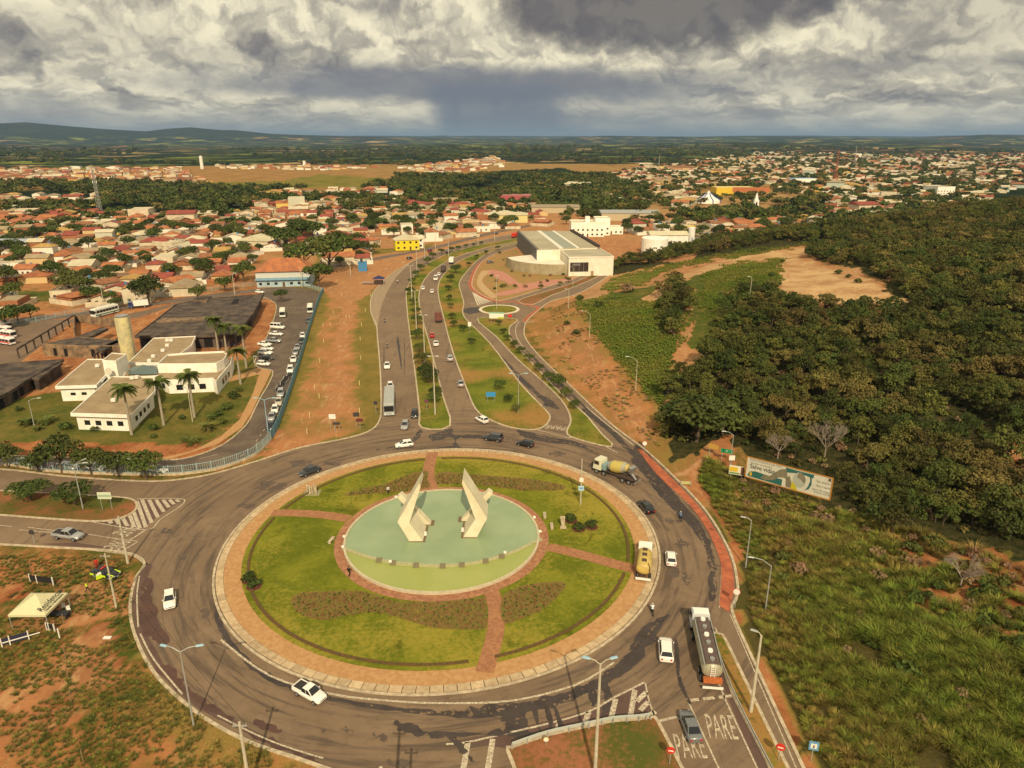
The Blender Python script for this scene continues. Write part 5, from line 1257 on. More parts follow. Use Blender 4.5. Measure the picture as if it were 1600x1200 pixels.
def motorcycle_proto():
    r = bpy.data.objects.new('motorcycle', None); COL.objects.link(r)
    g = MB(); g.box(-.55, .1, -.13, .13, .62, .78); g.build('seat', BLACKM, r, bevel=.05)
    g = MB(); g.box(.05, .5, -.15, .15, .62, .92, (.1, .42, -.1, .1)); g.build('fuel_tank', MOTO, r, bevel=.05)
    g = MB(); g.path([(-.65, 0, .32), (-.1, 0, .45), (.35, 0, .5), (.45, 0, .85), (.68, 0, .31)], .05); g.box(-.15, .3, -.14, .14, .3, .6); g.build('frame', CHAS, r)
    g = MB(); g.path([(.42, -.34, 1.05), (.5, 0, .98), (.42, .34, 1.05)], .02); g.build('handlebar', CHROME, r)
    g = MB(); g.box(.5, .62, -.1, .1, .82, 1.0); g.build('headlight', LIGHTW, r, bevel=.03)
    wheel = wheel_meshes(.31, .12)
    for x in (-.65, .68): o = obj('wheel', None, r, (x, 0, .31)); obj('tyre', wheel[0], o); obj('rim', wheel[1], o)
    return r
MP = None
def moto(px, py, hx, hy, label, group=None, z=.03, lean=0.0):
    global MP
    p = G(px, py, .03); d = G(hx, hy, .03) - p
    if MP is None: MP = r = motorcycle_proto()
    else: r = copy_tree(MP)
    r.location = (p.x, p.y, z); r.rotation_euler = (lean, 0, math.atan2(d.y, d.x)); tag(r, label, 'motorcycle', group); return r, p, math.atan2(d.y, d.x)
for px, py, hx, hy, sh, lab in ((1063, 812, 1058, 800, (.10, .16, .30), 'blue shirted rider'), (1019, 958, 1016, 945, (.65, .66, .68), 'white shirted rider'), (601, 504, 601, 512, (.03, .03, .03), 'rider in black'), (605, 544, 605, 552, (.03, .03, .035), 'rider in dark jacket'),
                                (621, 442, 619, 448, (.6, .6, .6), 'far rider in white'), (730, 399, 736, 395, (.6, .6, .58), 'far rider in pale shirt')):
    where = {1063: 'outer lane at the right of the ring', 1019: 'inner kerb at the lower right of the ring', 601: 'left carriageway beyond the white sedan', 605: 'left carriageway just above the white sedan', 621: 'left carriageway near the lay-by bend', 730: 'right carriageway far up the avenue'}[px]
    r, p, a = moto(px, py, hx, hy, 'motorcycle of the %s, %s' % (lab, where), TR)
    person((p.x - .05 * math.cos(a), p.y - .05 * math.sin(a), .0), a, mat('shirt_%d' % px, sh, .9), cloth('jeans', (.03, .045, .09)), '%s on a motorcycle, %s' % (lab, where), 'ride', helmet=mat('helmet_%d' % px, (.5, .5, .5) if px != 601 else (.05, .05, .05), .3))
k_ = 0
for i in range(13):
    t = i / 12; px, py = 436 + 17 * t + random.uniform(-2, 2), 611 - 24 * t
    moto(px, py, px - 12, py + 2, '%s motorcycle, counted upwards, in the parked row along the blue fence' % ORD1[i], 'motorcycles parked in a row along the blue fence', lean=.12)
# traffic patrol car, door open, and the driver in red
r = car('sedan', 'black', 166, 900, 186, 904, 'black and lime chequered patrol car with its door open beside the tent')
r.name = 'patrol_car'
for s in (-1, 1):
    for i, (x0, x1) in enumerate(((-2.05, -1.3), (-.95, -.35), (.1, .8), (1.5, 2.0))):
        MB().box(x0, x1, s * .875 - .012, s * .875 + .012, .42, .74).build('lime_stripe', LIME, r)
MB().add([(1.1, -.78, .93), (2.1, -.72, .735), (2.1, -.5, .745), (1.1, -.6, .96)], [(0, 1, 2, 3)]).build('lime_bonnet_stripe', LIME, r)
MB().add([(1.1, .6, .96), (2.1, .5, .745), (2.1, .72, .735), (1.1, .78, .93)], [(0, 1, 2, 3)]).build('lime_bonnet_stripe', LIME, r)
MB().add([(.25, -.9, .3), (-.15, -1.6, .3), (-.15, -1.6, .95), (.25, -.9, .95)], [(0, 1, 2, 3)]).build('open_door', LIME, r)
MB().add([(.24, -.92, .98), (-.14, -1.58, .98), (.0, -1.3, 1.38), (.2, -.9, 1.38)], [(0, 1, 2, 3)]).build('door_window_frame', PAINT['white'], r)
MB().box(-.3, -.1, -.5, .5, 1.42, 1.55).build('beacon', RED, r)
p = G(152, 888); person((p.x, p.y, .0), R_(-70), cloth('redc', (.50, .03, .025)), cloth('red_t', (.35, .03, .03)), 'person in red sitting at the back of the patrol car', 'stand', hair=(.4, .33, .25))

# ------------------------------------------------------------------ lamps, poles, signs, fences
def lamp(px, py, h, arms, label, headm=None, arm=1.6, post=None, group=None, name='street_lamp', r=.085, on=None, reach=.35):
    p = Pt(px, py) if on is None else on
    o = empty(name, (p.x, p.y, p.z), 0, label, 'street lamp', group)
    pm = post or GALV
    g = MB(); g.tube((0, 0, -.3), (0, 0, h), r * 1.3, r * .7, 8); g.build('pole', pm, o)
    for a in arms:
        c, s = math.cos(R_(a)), math.sin(R_(a))
        g = MB(); g.path([(0, 0, h - .1), (c * arm * .5, s * arm * .5, h + reach * .8), (c * arm, s * arm, h + reach)], .05, 6); ao = g.build('arm', pm, o)
        g = MB(); g.M = Matrix.Translation((c * arm, s * arm, h + reach)) @ Matrix.Rotation(R_(a), 4, 'Z')
        g.box(-.1, .75, -.16, .16, -.06, .08, (-.05, .65, -.1, .1)); g.build('lamp_head', headm or pm, ao, bevel=.03)
    return o
LB = LAMPBLUE
lamp(303, 1135, 10.2, (15, 165), 'tall lamp with two pale blue arms on the lower left kerb', LB, 1.7, GALV)
lamp(117 + 13, 796, 8.6, (10, 60), 'lamp pole between the two shrubs of the west island', GALV, 1.6, GALV)
lamp(810, 645, 9.5, (10, 170), 'lamp with two blue arms on the grass strip above the nose', LB, 1.5, GALV)
lamp(0, 0, 14.2, (20, 160), 'very tall pole with blue double lamp head at the south island', LB, 1.1, POLEC, on=Vector((8.5, 55.6, .1)), r=.16)
lamp(1173, 1113, 10.6, (150,), 'thick concrete lamp post on the narrow planted divider', GALV, .5, POLEC, r=.17)
lamp(1196, 952, 7.0, (165,), 'lamp with long curved arm among tall grass below the billboard', GALV, 2.4, GALV, reach=.9)
lamp(1165, 887, 8.2, (160,), 'slim lamp post in the grass right of the red cycle path', GALV, .9, GALV)
lamp(1140, 735, 7.4, (165,), 'lamp beside the small direction signs at the foot of the wood', GALV, 1.5, GALV, reach=.6)
lamp(993, 612, 8.0, (165,), 'lamp with curved arm on the crest of the cut slope, nearer one', GALV, 2.2, POLEC, reach=.9)
lamp(921, 528, 7.4, (165,), 'lamp with curved arm on the crest of the cut slope, farther one', GALV, 2.2, POLEC, reach=.9)
lamp(888, 482, 6.8, (165,), 'short pale lamp at the top of the slope by the hall road', GALV, .8, POLEC)
lamp(1170, 478, 9, (165,), 'lone pale pole beside the dirt track shrubs', GALV, .6, POLEC)
lamp(419, 676, 7.8, (10, 170), 'blue double lamp standing at the lower end of the parked row', LB, 1.8, LB)
lamp(54, 667, 6.4, (20,), 'curved lamp in the hospital garden at the left', GALV, 1.8, GALV)
lamp(301, 659, 8.0, (170,), 'thin lamp between the palms of the hospital garden', GALV, .5, POLEC)
lamp(776, 483, 12.5, (0,), 'pole rising from the small round island', GALV, .1, POLEC)
lamp(895, 448, 8.5, (165,), 'lamp by the wedge of grass in front of the hall', GALV, 1.2, POLEC)
lamp(399, 583, 4.6, (0,), 'white post at the corner of the hospital footpath', GALV, .1, POLEC)
MP_ = 'tall lamp posts along the central median'
for i, (px, py, h) in enumerate(((680, 648, 14.2), (664, 567, 14), (651, 519, 14), (644, 475, 15), (652, 432, 13), (664, 407, 13), (681, 398, 13), (701, 401, 14), (747, 384, 14), (773, 377, 14))):
    w = ('nearest the roundabout', 'second from the roundabout', 'third from the roundabout', 'fourth from the roundabout, at the bend', 'fifth from the roundabout', 'sixth from the roundabout', 'seventh from the roundabout', 'behind the white cargo truck', 'second from the red truck', 'closest to the red truck')[i]
    lamp(px, py, h, (0, 180), 'tall pale median lamp post ' + w, GALV, .6, POLEC, MP_, r=.15)
def upole(px, py, h, label, x=None, wires=True, r=.17):
    p = Pt(px, py) if x is None else Vector(x)
    o = empty('utility_pole', (p.x, p.y, p.z), 0, label, 'utility pole')
    MB().tube((0, 0, -.3), (0, 0, h), r * 1.25, r * .75, 8).build('post', POLEC, o)
    g = MB(); g.box(-.7, .7, -.05, .05, h - .5, h - .38)
    for s in (-.6, 0, .6): g.tube((s, 0, h - .38), (s, 0, h - .18), .05, .04, 6)
    g.build('crossarm', GALV, o); return o, p, h
UP = [upole(200, 880, 8.2, 'thick leaning concrete pole at the west junction corner'), upole(182, 950, 8.8, 'slim utility pole beside the patrol car', r=.12), upole(0, 0, 8.6, 'concrete pole rising from the lower left edge of the picture', (-26.4, 54.2, 0)), upole(0, 0, 7.6, 'short concrete pole at the bottom edge left of the hatching', (-9.8, 49.6, 0)),
      upole(0, 0, 14, 'thick post just below the bottom edge casting a long shadow', (-10.6, 44.0, 0), r=.2)]
for px, py, h, w in ((20, 438, 8, 'left of the derelict yard gate'), (163, 479, 8, 'by the coach'), (367, 461, 9, 'left of the orange roofed school'), (472, 450, 9, 'in front of the orange roofed school'), (548, 432, 8, 'by the blue tank house'), (654, 383, 7, 'below the yellow house'), (505, 384, 8, 'behind the big shade trees'), (466, 392, 9, 'among houses behind the school'), (120, 448, 7.5, 'beside the round mango tree')):
    upole(px, py, h, 'pale utility pole ' + w, r=.14)
# wires between the near poles
wire = MB()
def sag(a, b, s):
    pts = []
    for i in range(13):
        t = i / 12; p = a.lerp(b, t); p = p.copy(); p.z -= s * 4 * t * (1 - t); pts.append(p)
    return pts
for (o1, p1, h1), (o2, p2, h2) in ((UP[2], UP[1]), (UP[1], UP[0])):
    g = MB()
    for k_ in (-.6, .6): g.path(sag(Vector((p1.x + k_, p1.y, h1 - .2)), Vector((p2.x + k_, p2.y, h2 - .2)), 1.0), .018, 4)
    tag(g.build('power_line', BLACKM), 'pair of thin wires hanging between %s' % ('lower left pole and patrol car pole' if o1 is UP[2][0] else 'patrol car pole and the thick junction pole'), 'wire')
# pole with notices on the central lawn
p = Pt(907, 790); o = empty('notice_pole', (p.x, p.y, .19), 0, 'pale pole with two small notices on the right side of the lawn', 'pole')
MB().tube((0, 0, 0), (0, 0, 9.0), .13, .08, 8).build('post', POLEC, o)
MB().box(-.5, .5, -.2, -.14, 2.9, 3.8).build('blue_notice', mat('notice_blue', (.40, .60, .70), .5), o); MB().box(-.35, .35, -.2, -.14, 4.6, 5.4).build('white_notice', WHITEP, o)
t_ = text_mesh('360', 'lettering', .5, 0, .01, m=mat('ink_blue', (.02, .09, .30), .6)); q = obj('lettering', t_, o, (0, -.21, 3.35)); q.rotation_euler = (R_(90), 0, 0)
def sign(px, py, label, kind='round', m=None, h=2.4, w=.7, hh=None, name='road_sign', rz=0.0, posts=1, txt=None, tm=None, z0=None, cat='sign', ts=.4, rim=None):
    p = Pt(px, py); o = empty(name, (p.x, p.y, p.z), rz, label, cat); hh = hh or w
    xs = (0,) if posts == 1 else (-w * .36, w * .36)
    for x in xs: MB().tube((x, 0, -.2), (x, 0, h), .05, .05, 6).build('post', GALV, o)
    if kind == 'round':
        g = MB(); g.tube((0, -.07, h), (0, -.11, h), w / 2, w / 2, 20); g.build('plate', m, o)
        g = MB(); g.tube((0, -.03, h), (0, -.068, h), w / 2 + .06, w / 2 + .06, 20); g.build('rim', rim or RED, o)
    else:
        g = MB(); g.box(-w / 2, w / 2, -.11, -.06, h - hh / 2, h + hh / 2); g.build('panel', m, o)
    if txt:
        t = obj('lettering', text_mesh(txt, 'lettering', ts, 0, .005, m=tm or BLACKM), o, (0, -.125, h)); t.rotation_euler = (R_(90), 0, 0)
    return o
DARKB = mat('sign_back', (.05, .045, .045), .6)
sign(1006, 712, 'round white sign with red rim beside the top of the cycle path', m=WHITEP, h=2.8, w=.9)
sign(1148, 950, 'round white sign at the lower end of the red cycle path', m=WHITEP, h=2.7, w=.9, rz=R_(-20))
q = sign(1046, 1195, 'red no entry disc on the edge of the south island', m=RED, h=2.0, w=.75, rz=R_(-10)); MB().box(-.26, .26, -.14, -.115, 1.93, 2.07).build('white_bar', WHITEP, q)
q = sign(1216, 1190, 'red no entry disc on the narrow divider at the lower right', m=RED, h=2.0, w=.8, rz=R_(-20)); MB().box(-.28, .28, -.14, -.115, 1.93, 2.07).build('white_bar', WHITEP, q)
q = sign(1267, 1190, 'square blue and white pedestrian sign in the grass at the lower right', 'rect', mat('sign_blue', (.12, .30, .50), .5), 2.2, .95, 1.1, rz=R_(-15)); MB().box(-.3, .3, -.13, -.115, 1.9, 2.5).build('white_field', WHITEP, q); MB().box(-.1, .1, -.15, -.135, 2.0, 2.4, (-.02, .02, -.15, -.135)).build('symbol', BLACKM, q)
sign(853, 1166, 'small round sign standing behind the south guardrail', m=WHITEP, h=1.0, w=.5, rim=YEL)
sign(54, 850, 'dark back of a round sign on the lower west kerb', m=DARKB, h=2.2, w=.8, rim=DARKB)
sign(797, 503, 'red octagon stop sign before the small roundabout', m=RED, h=2.2, w=1.2)
sign(767, 629, 'blue rectangular board on two posts in the grass strip', 'rect', mat('board_blue', (.045, .25, .52), .5), 2.2, 2.3, 1.2, 'information_board', posts=2)
b_ = sign(776, 505, 'green and white advertising board beside the small roundabout', 'rect', mat('board_white', (.72, .72, .62), .6), 2.9, 5.2, 2.3, 'advertising_board', posts=2, rz=R_(-6))
MB().box(-2.6, 2.6, -.13, -.112, 3.55, 4.05).build('green_band', mat('band_green', (.22, .42, .30), .6), b_); MB().box(.4, 2.6, -.13, -.112, 1.75, 2.3).build('lime_band', mat('band_lime', (.45, .52, .06), .6), b_)
sign(734, 520, 'white panel on a post in the upper grass strip', 'rect', WHITEP, 3.0, 1.1, 1.5)
sign(521, 672, 'white board on two yellow posts in the earth field', 'rect', WHITEP, 3.3, 1.5, 1.1, posts=2)
sign(527, 674, 'dark plate in front of the white board in the earth field', 'rect', DARKB, 1.9, 1.5, .6, posts=2)
sign(558, 668, 'dark square plate on the grass by the left carriageway', 'rect', DARKB, 3.2, 1.4, 1.0)
sign(563, 671, 'dark red plate on yellow post by the left carriageway', 'rect', mat('plate_maroon', (.12, .03, .03), .6), 2.3, 1.5, .7)
sign(588, 648, 'dark round sign back at the left kerb beside the bus', m=DARKB, h=3, w=.9, rim=DARKB)
sign(667, 645, 'round maroon sign near the tip of the median', m=mat('plate_maroon2', (.16, .05, .07), .6), h=3, w=.9, rim=DARKB)
sign(851, 640, 'small dark sign at the nose of the grass strip', 'rect', DARKB, 1.4, .6, .5)
w_ = sign(168, 797, 'green and white place sign on two posts at the nose of the west island', 'rect', mat('sign_pale', (.56, .60, .45), .6), 2.9, 2.4, 1.3, posts=2)
MB().box(-1.1, 1.1, -.13, -.112, 2.65, 3.1).build('green_band', mat('sign_green_pale', (.30, .42, .28), .6), w_)
sign(1134, 722, 'green direction sign with white arrows at the foot of the wood', 'rect', mat('sign_green', (.02, .24, .10), .5), 2.4, 2.3, .85, posts=2, rz=R_(-25), txt='<', tm=WHITEP, ts=.7)
sign(1114, 712, 'weathered orange board behind the green direction sign', 'rect', mat('board_orange', (.50, .30, .06), .7), 2.0, 2.2, 1.0, posts=2, rz=R_(-40))
sign(1141, 739, 'small white plate fixed in front of the wood lamp', 'rect', WHITEP, 3.2, 1.1, 1.0)
s_ = sign(1149, 752, 'small advertising board with yellow picture left of the big billboard', 'rect', mat('board_cream', (.66, .62, .50), .6), 2.3, 2.7, 1.8, 'small_billboard', posts=2, rz=R_(-22), cat='billboard')
MB().box(-1.3, .2, -.13, -.112, 2.0, 2.9).build('yellow_field', YEL, s_); MB().box(.75, 1.3, -.13, -.112, 1.5, 3.1).build('brown_field', mat('field_brown', (.14, .06, .04), .6), s_)
MB().box(-1.25, .6, -.13, -.112, 1.55, 1.85).build('green_field', mat('field_green', (.12, .25, .06), .6), s_)
# big billboard
a, b = Pt(1163, 757), Pt(1294, 795)
d = b - a; L = math.hypot(d.x, d.y); ang = math.atan2(d.y, d.x)
bb = empty('billboard', (a.x, a.y, a.z), ang, 'long billboard reading Salve vidas with torn picture and orange frame on the grassy slope', 'billboard')
dzb = (b.z - a.z) / L; BH = 4.0; z0 = 1.7
def quad(mb, x0, x1, u0, u1, y):                                     # a patch in the slanting plane of the board
    return mb.add([(x0, y, z0 + dzb * x0 + u0), (x1, y, z0 + dzb * x1 + u0), (x1, y, z0 + dzb * x1 + u1), (x0, y, z0 + dzb * x0 + u1)], [(0, 1, 2, 3)])
MB().add([(0, 0, z0), (L, 0, z0 + dzb * L), (L, 0, z0 + dzb * L + BH), (0, 0, z0 + BH), (0, .15, z0), (L, .15, z0 + dzb * L), (L, .15, z0 + dzb * L + BH), (0, .15, z0 + BH)],
         [(0, 1, 2, 3), (5, 4, 7, 6), (3, 2, 6, 7), (1, 0, 4, 5), (0, 3, 7, 4), (2, 1, 5, 6)]).build('panel', mat('poster_cream', (.66, .62, .50), .7, .12, 1.2), bb)
FR = mat('frame_orange', (.46, .20, .035), .6)
for x0, x1, u0, u1 in ((-.15, L + .15, -.15, .07), (-.15, L + .15, BH - .07, BH + .15), (-.15, .08, 0, BH), (L - .08, L + .15, 0, BH)):
    quad(MB(), x0, x1, u0, u1, -.06).build('frame_rail', FR, bb)
for i in range(7):
    x = L * (i + .4) / 7; MB().tube((x, .22, -2.2 + dzb * x), (x, .22, z0 + dzb * x + BH - .1), .1, .1, 6).build('post', mat('wood_post', (.10, .06, .04), .9), bb)
def poly2(mb, pts, y): return mb.add([(L * u, y, z0 + dzb * L * u + BH * v) for u, v in pts], [tuple(range(len(pts)))])
TEAL = mat('print_teal', (.03, .13, .11), .7); TORN = mat('torn_paper', (.24, .21, .13), .9, .25, 2); FACE = mat('print_grey', (.40, .42, .34), .7)
poly2(MB(), [(.02, .10), (.05, .30), (.12, .38), (.24, .34), (.34, .33), (.45, .34), (.45, .02), (.30, .04), (.05, .05)], -.012).build('print_swoosh', TEAL, bb)
poly2(MB(), [(.47, .95), (.60, .93), (.80, .94), (.79, .74), (.72, .80), (.60, .80), (.49, .72)], -.012).build('print_swoosh', TEAL, bb)
poly2(MB(), [(.19, .12), (.22, .30), (.30, .34), (.36, .60), (.42, .80), (.48, .88), (.50, .62), (.52, .40), (.46, .44), (.40, .38), (.36, .22), (.30, .14), (.25, .10)], -.024).build('torn_patch', TORN, bb)
poly2(MB(), [(.50, .04), (.49, .4), (.53, .62), (.56, .3), (.555, .04)], -.024).build('torn_patch', TORN, bb)
poly2(MB(), [(.555, .02), (.565, .38), (.61, .22), (.635, .02)], -.024).build('print_yellow', mat('print_yellow', (.52, .45, .02), .7), bb)
g = MB(); pts = [(.645 + .075 * math.cos(t), .52 + .36 * math.sin(t)) for t in np.linspace(0, 2 * math.pi, 18)[:-1]]; poly2(g, pts, -.024); g.build('print_portrait', FACE, bb)
poly2(MB(), [(.615, .62), (.63, .86), (.68, .86), (.715, .6), (.70, .42), (.66, .56)], -.036).build('torn_patch', TORN, bb)
poly2(MB(), [(.72, .10), (.75, .35), (.765, .62), (.75, .85), (.78, .70), (.785, .45), (.76, .22)], -.024).build('print_swoosh', TEAL, bb)
g = MB(); pts = [(.065 + .016 * math.cos(t), .19 + .10 * math.sin(t)) for t in np.linspace(0, 2 * math.pi, 14)[:-1]]; poly2(g, pts, -.024); g.build('print_emblem', YEL, bb)
poly2(MB(), [(.955, .82), (.985, .82), (.985, .95), (.955, .95)], -.024).build('print_square', mat('print_umber', (.12, .08, .06), .7), bb)
def btxt(s, u, v, size, m, al='LEFT'):
    o = obj('lettering', text_mesh(s, 'lettering', size, 0, .012, al, m), bb, (L * u, -.03, z0 + dzb * L * u + BH * v)); o.rotation_euler = (R_(90), -math.atan(dzb), 0)
INK = mat('ink_dark', (.06, .08, .07), .7); INKP = mat('ink_pale', (.36, .36, .30), .7)
btxt('Salve vidas', .045, .58, 1.15, INK); btxt('DOAR SANGUE É UM ATO', .03, .90, .52, INKP); btxt('de amor ao próximo', .05, .76, .5, INKP)
btxt('Seja doador', .83, .70, .5, INKP); btxt('Ligue e agende', .83, .50, .45, INKP); btxt('Banco de sangue', .80, .30, .45, INKP); btxt('funciona todo dia', .82, .19, .4, INKP)

# guardrail, stakes, small things near the left corner
gl = smooth(GL([(800, 1171), (856, 1152), (920, 1138), (958, 1130), (998, 1127), (1016, 1124)]), False, 4)
o = empty('guardrail', (0, 0, 0), 0, 'pale low metal guardrail along the top of the south island', 'guardrail')
g = MB(); ribbon(g, [p + Vector((0, 0, 0)) for p in gl], .12, .62, .95); g.build('rail', mat('guard_rail', (.50, .54, .48), .5, metal=.2), o)
for i in range(0, len(gl), 2): MB().box(gl[i].x - .07, gl[i].x + .07, gl[i].y - .16, gl[i].y - .07, 0, .9).build('post', GALV, o)
gl2 = smooth(GL([(1125, 1015), (1150, 1082), (1200, 1182), (1245, 1265)]), False, 5)
o = empty('guardrail', (0, 0, 0), 0, 'long low guardrail in the planted divider at the lower right', 'guardrail')
g = MB(); ribbon(g, gl2, .1, .5, .78, -.5); g.build('rail', GALV, o)
STK = mat('stake_yellow', (.60, .50, .22), .8, .2, 3)
for i_, (px, py) in enumerate(sorted(((480, 678), (499, 622), (516, 509), (541, 497), (546, 497), (565, 510), (563, 532), (564, 562), (562, 602), (562, 645), (521, 490), (534, 462), (571, 487), (579, 463), (500, 567), (506, 536), (505, 510), (492, 608), (484, 652)), key=lambda q: -q[1])):
    p = Pt(px, py); tag(MB().box(-.09, .09, -.09, .09, -.1, 1.3).build('marker_stake', STK, None, (p.x, p.y, p.z)), '%s pale marker stake in the earth field, counted up from the roundabout' % ORD1[i_], 'stake', 'marker stakes scattered over the earth field')
for i, (px, py) in enumerate(((130, 1190), (112, 1098), (106, 1058), (103, 1030), (95, 998), (100, 975), (49, 895))):
    p = Pt(px, py); tag(MB().tube((0, 0, -.1), (.05, 0, 1.6), .06, .05, 6).build('fence_stake', mat('old_wood', (.26, .16, .09), .9)), '%s thin weathered stake counted up the left corner from the bottom edge' % ORD1[i], 'stake', 'old fence stakes in the near left corner'); bpy.context.scene.objects[-1].location = (p.x, p.y, 0)
# tent
cs = [Pt(122, 990), None, None, None]
A = G(12, 961, 2.3); B = G(71, 961, 2.3); C_ = G(106, 926, 2.3); D_ = G(48, 926, 2.3); AP = G(57, 929, 3.6)
o = empty('canopy_tent', ((A.x + C_.x) / 2, (A.y + C_.y) / 2, 0), 0, 'cream pyramid canopy tent with dark lettering on the near left corner', 'tent')
off = Vector(o.location); c4 = [p - off for p in (A, B, C_, D_)]; cen = sum(c4, Vector()) / 4; ap = Vector((cen.x, cen.y, 3.9))
TC = mat('tent_canvas', (.60, .56, .34), .8, .08, 1.5)
g = MB()
for i in range(4): g.add([c4[i], c4[(i + 1) % 4], ap], [(0, 1, 2)])
for i in range(4):
    a, b = c4[i], c4[(i + 1) % 4]; g.add([a, b, b - Vector((0, 0, .32)), a - Vector((0, 0, .32))], [(3, 2, 1, 0)])
g.build('canopy', TC, o)
for i, c in enumerate(c4): MB().tube((c.x * .97, c.y * .97, 0), (c.x * .97, c.y * .97, 2.3), .05, .05, 6).build('leg', GALV, o)
def on_face(p0, p1, apx, s, size, v, m):
    x = (p1 - p0).normalized(); n = x.cross(apx - p0).normalized(); y = n.cross(x)
    if n.z < 0: n = -n
    M = Matrix((x, y, n)).transposed().to_4x4(); M.translation = (p0 + p1) / 2 + y * v + n * .03
    q = obj('lettering', text_mesh(s, 'lettering', size, 0, .01, m=m), o); q.matrix_local = M
on_face(c4[1], c4[2], ap, 'Residencial', 1.05, .95, mat('ink_black', (.03, .03, .03), .8)); on_face(c4[1], c4[2], ap, 'Vendas e informações', .42, .38, mat('ink_black', (.03, .03, .03)))
p = G(90, 965); tag(MB().box(-1.6, 1.6, -.6, .6, .7, .76).box(-1.5, -1.4, -.5, .5, 0, .7).box(1.4, 1.5, -.5, .5, 0, .7).build('folding_table', mat('dark_table', (.03, .03, .035), .6), None, (p.x, p.y, 0)), 'dark folding table under the cream tent', 'table')
for px, py, rz, lab in ((100, 952, .5, 'white plastic chair at the right edge of the tent'), (108, 956, .8, 'white plastic chair outside the tent, further right')):
    p = G(px, py); o = empty('plastic_chair', (p.x, p.y, 0), rz, lab, 'chair')
    MB().box(-.22, .22, -.22, .22, .42, .46).build('seat', WHITEP, o); MB().box(-.22, .22, .19, .24, .46, .9).build('backrest', WHITEP, o)
    for sx in (-.2, .2):
        for sy in (-.2, .2): MB().box(sx - .02, sx + .02, sy - .02, sy + .02, 0, .42).build('leg', WHITEP, o)
def board(pts, label, m, h=1.3, name='banner_frame', zb=.35):
    a, b = G(*pts[0]), G(*pts[1]); d = b - a; L_ = d.length
    o = empty(name, (a.x, a.y, 0), math.atan2(d.y, d.x), label, 'banner')
    MB().box(0, L_, -.03, .03, zb, h).build('banner_cloth', m, o)
    for x in (0, L_ * .3, L_): MB().box(x - .06, x + .06, -.07, .07, 0, h + .15).build('post', WHITEP, o)
    return o
board(((48, 910), (84, 915)), 'black banner stretched between white posts above the tent', mat('banner_black', (.02, .018, .018), .8))
o = board(((4, 1012), (46, 1000)), 'navy banner with white stripes at the left edge below the tent', mat('banner_navy', (.03, .03, .06), .8)); MB().box(.1, 4.2, -.045, -.035, .62, .78).build('white_stripe', WHITEP, o)
board(((74, 985), (86, 987)), 'pair of small dark panels at the front leg of the tent', mat('banner_black', (.02, .018, .018)), 1.1)
p = G(94, 998); tag(MB().box(-.07, .07, -.07, .07, 0, 1.6).build('white_post', WHITEP, None, (p.x, p.y, 0)), 'short white post right of the navy banner', 'post')
p = G(168, 997); tag(MB().box(-.5, .5, -.25, .25, 0, .12).build('plastic_bag', WHITEP, None, (p.x, p.y, .02)), 'scrap of white plastic on the red earth', 'litter')
p = G(1071, 760); o = empty('road_barrier', (p.x, p.y, .2), R_(-5), 'pale yellow barrier lying beside the cycle path', 'barrier'); MB().box(-1.0, 1.0, -.1, .1, .3, .8).build('board', mat('barrier_yellow', (.50, .48, .20), .7, .2, 3), o)
for x in (-.9, .9): MB().box(x - .06, x + .06, -.2, .2, 0, .9).build('leg', GALV, o)
# concrete benches and floodlights round the pool
for px, py, rz, lab in ((518, 848, 80, 'concrete bench on the left side of the pool walk'), (851, 809, 90, 'concrete bench on the upper right of the pool walk'), (862, 826, 90, 'concrete bench at the east end of the pool walk')):
    p = G(px, py); o = empty('concrete_bench', (p.x, p.y, .19), R_(rz), lab, 'bench')
    MB().box(-.9, .9, -.25, .25, .36, .48).build('seat', CONC, o)
    for x in (-.6, .6): MB().box(x - .12, x + .12, -.2, .2, 0, .36).build('leg', CONC, o)
p = G(488, 772); o = empty('memorial_posts', (p.x, p.y, .2), 0, 'cluster of short concrete posts on a small pad in the upper left lawn', 'sculpture')
MB().box(-1.5, 1.5, -1.1, 1.1, -.02, .08).build('pad', mat('pad', (.26, .24, .12), .9), o)
for x, y, h in ((-.9, .3, 1.5), (-.3, -.3, 1.7), (.3, .5, 1.6), (.8, -.2, 1.5), (.0, .1, 1.3)): MB().box(x - .13, x + .13, y - .13, y + .13, .08, h).build('post', CONC, o)
p = G(880, 826); o = empty('stone_marker', (p.x, p.y, .19), 0, 'slanting concrete marker beside three shrubs on the right lawn', 'sculpture'); MB().box(-.2, .2, -.15, .15, 0, 2.1, (-.6, .25, -.15, .15)).build('slab', CONC, o); MB().box(-.5, .5, -.4, .4, 0, .15).build('pad', CONC, o)
FLG = 'small white floodlights around the pool'
for px, py, z, w in ((619, 778, .5, 'at the far left rim'), (742, 768, .5, 'behind the right wing'), (610, 879, .62, 'on the left part of the weir'), (789, 865, .62, 'on the right part of the weir'), (538, 840, .6, 'on the left rim, upper'), (536, 856, .6, 'on the left rim, lower'), (835, 810, .6, 'on the upper right rim'), (844, 832, .6, 'on the right rim')):
    p = G(px, py, z); o = empty('floodlight', (p.x, p.y, z - .05), 0, 'white floodlight box ' + w + ' of the pool' if 'weir' not in w and 'wing' not in w else 'white floodlight box ' + w, 'floodlight', FLG)
    MB().box(-.22, .22, -.15, .15, .12, .45).build('housing', WHITEP, o, bevel=.03); MB().box(-.05, .05, -.05, .05, 0, .12).build('bracket', GALV, o)

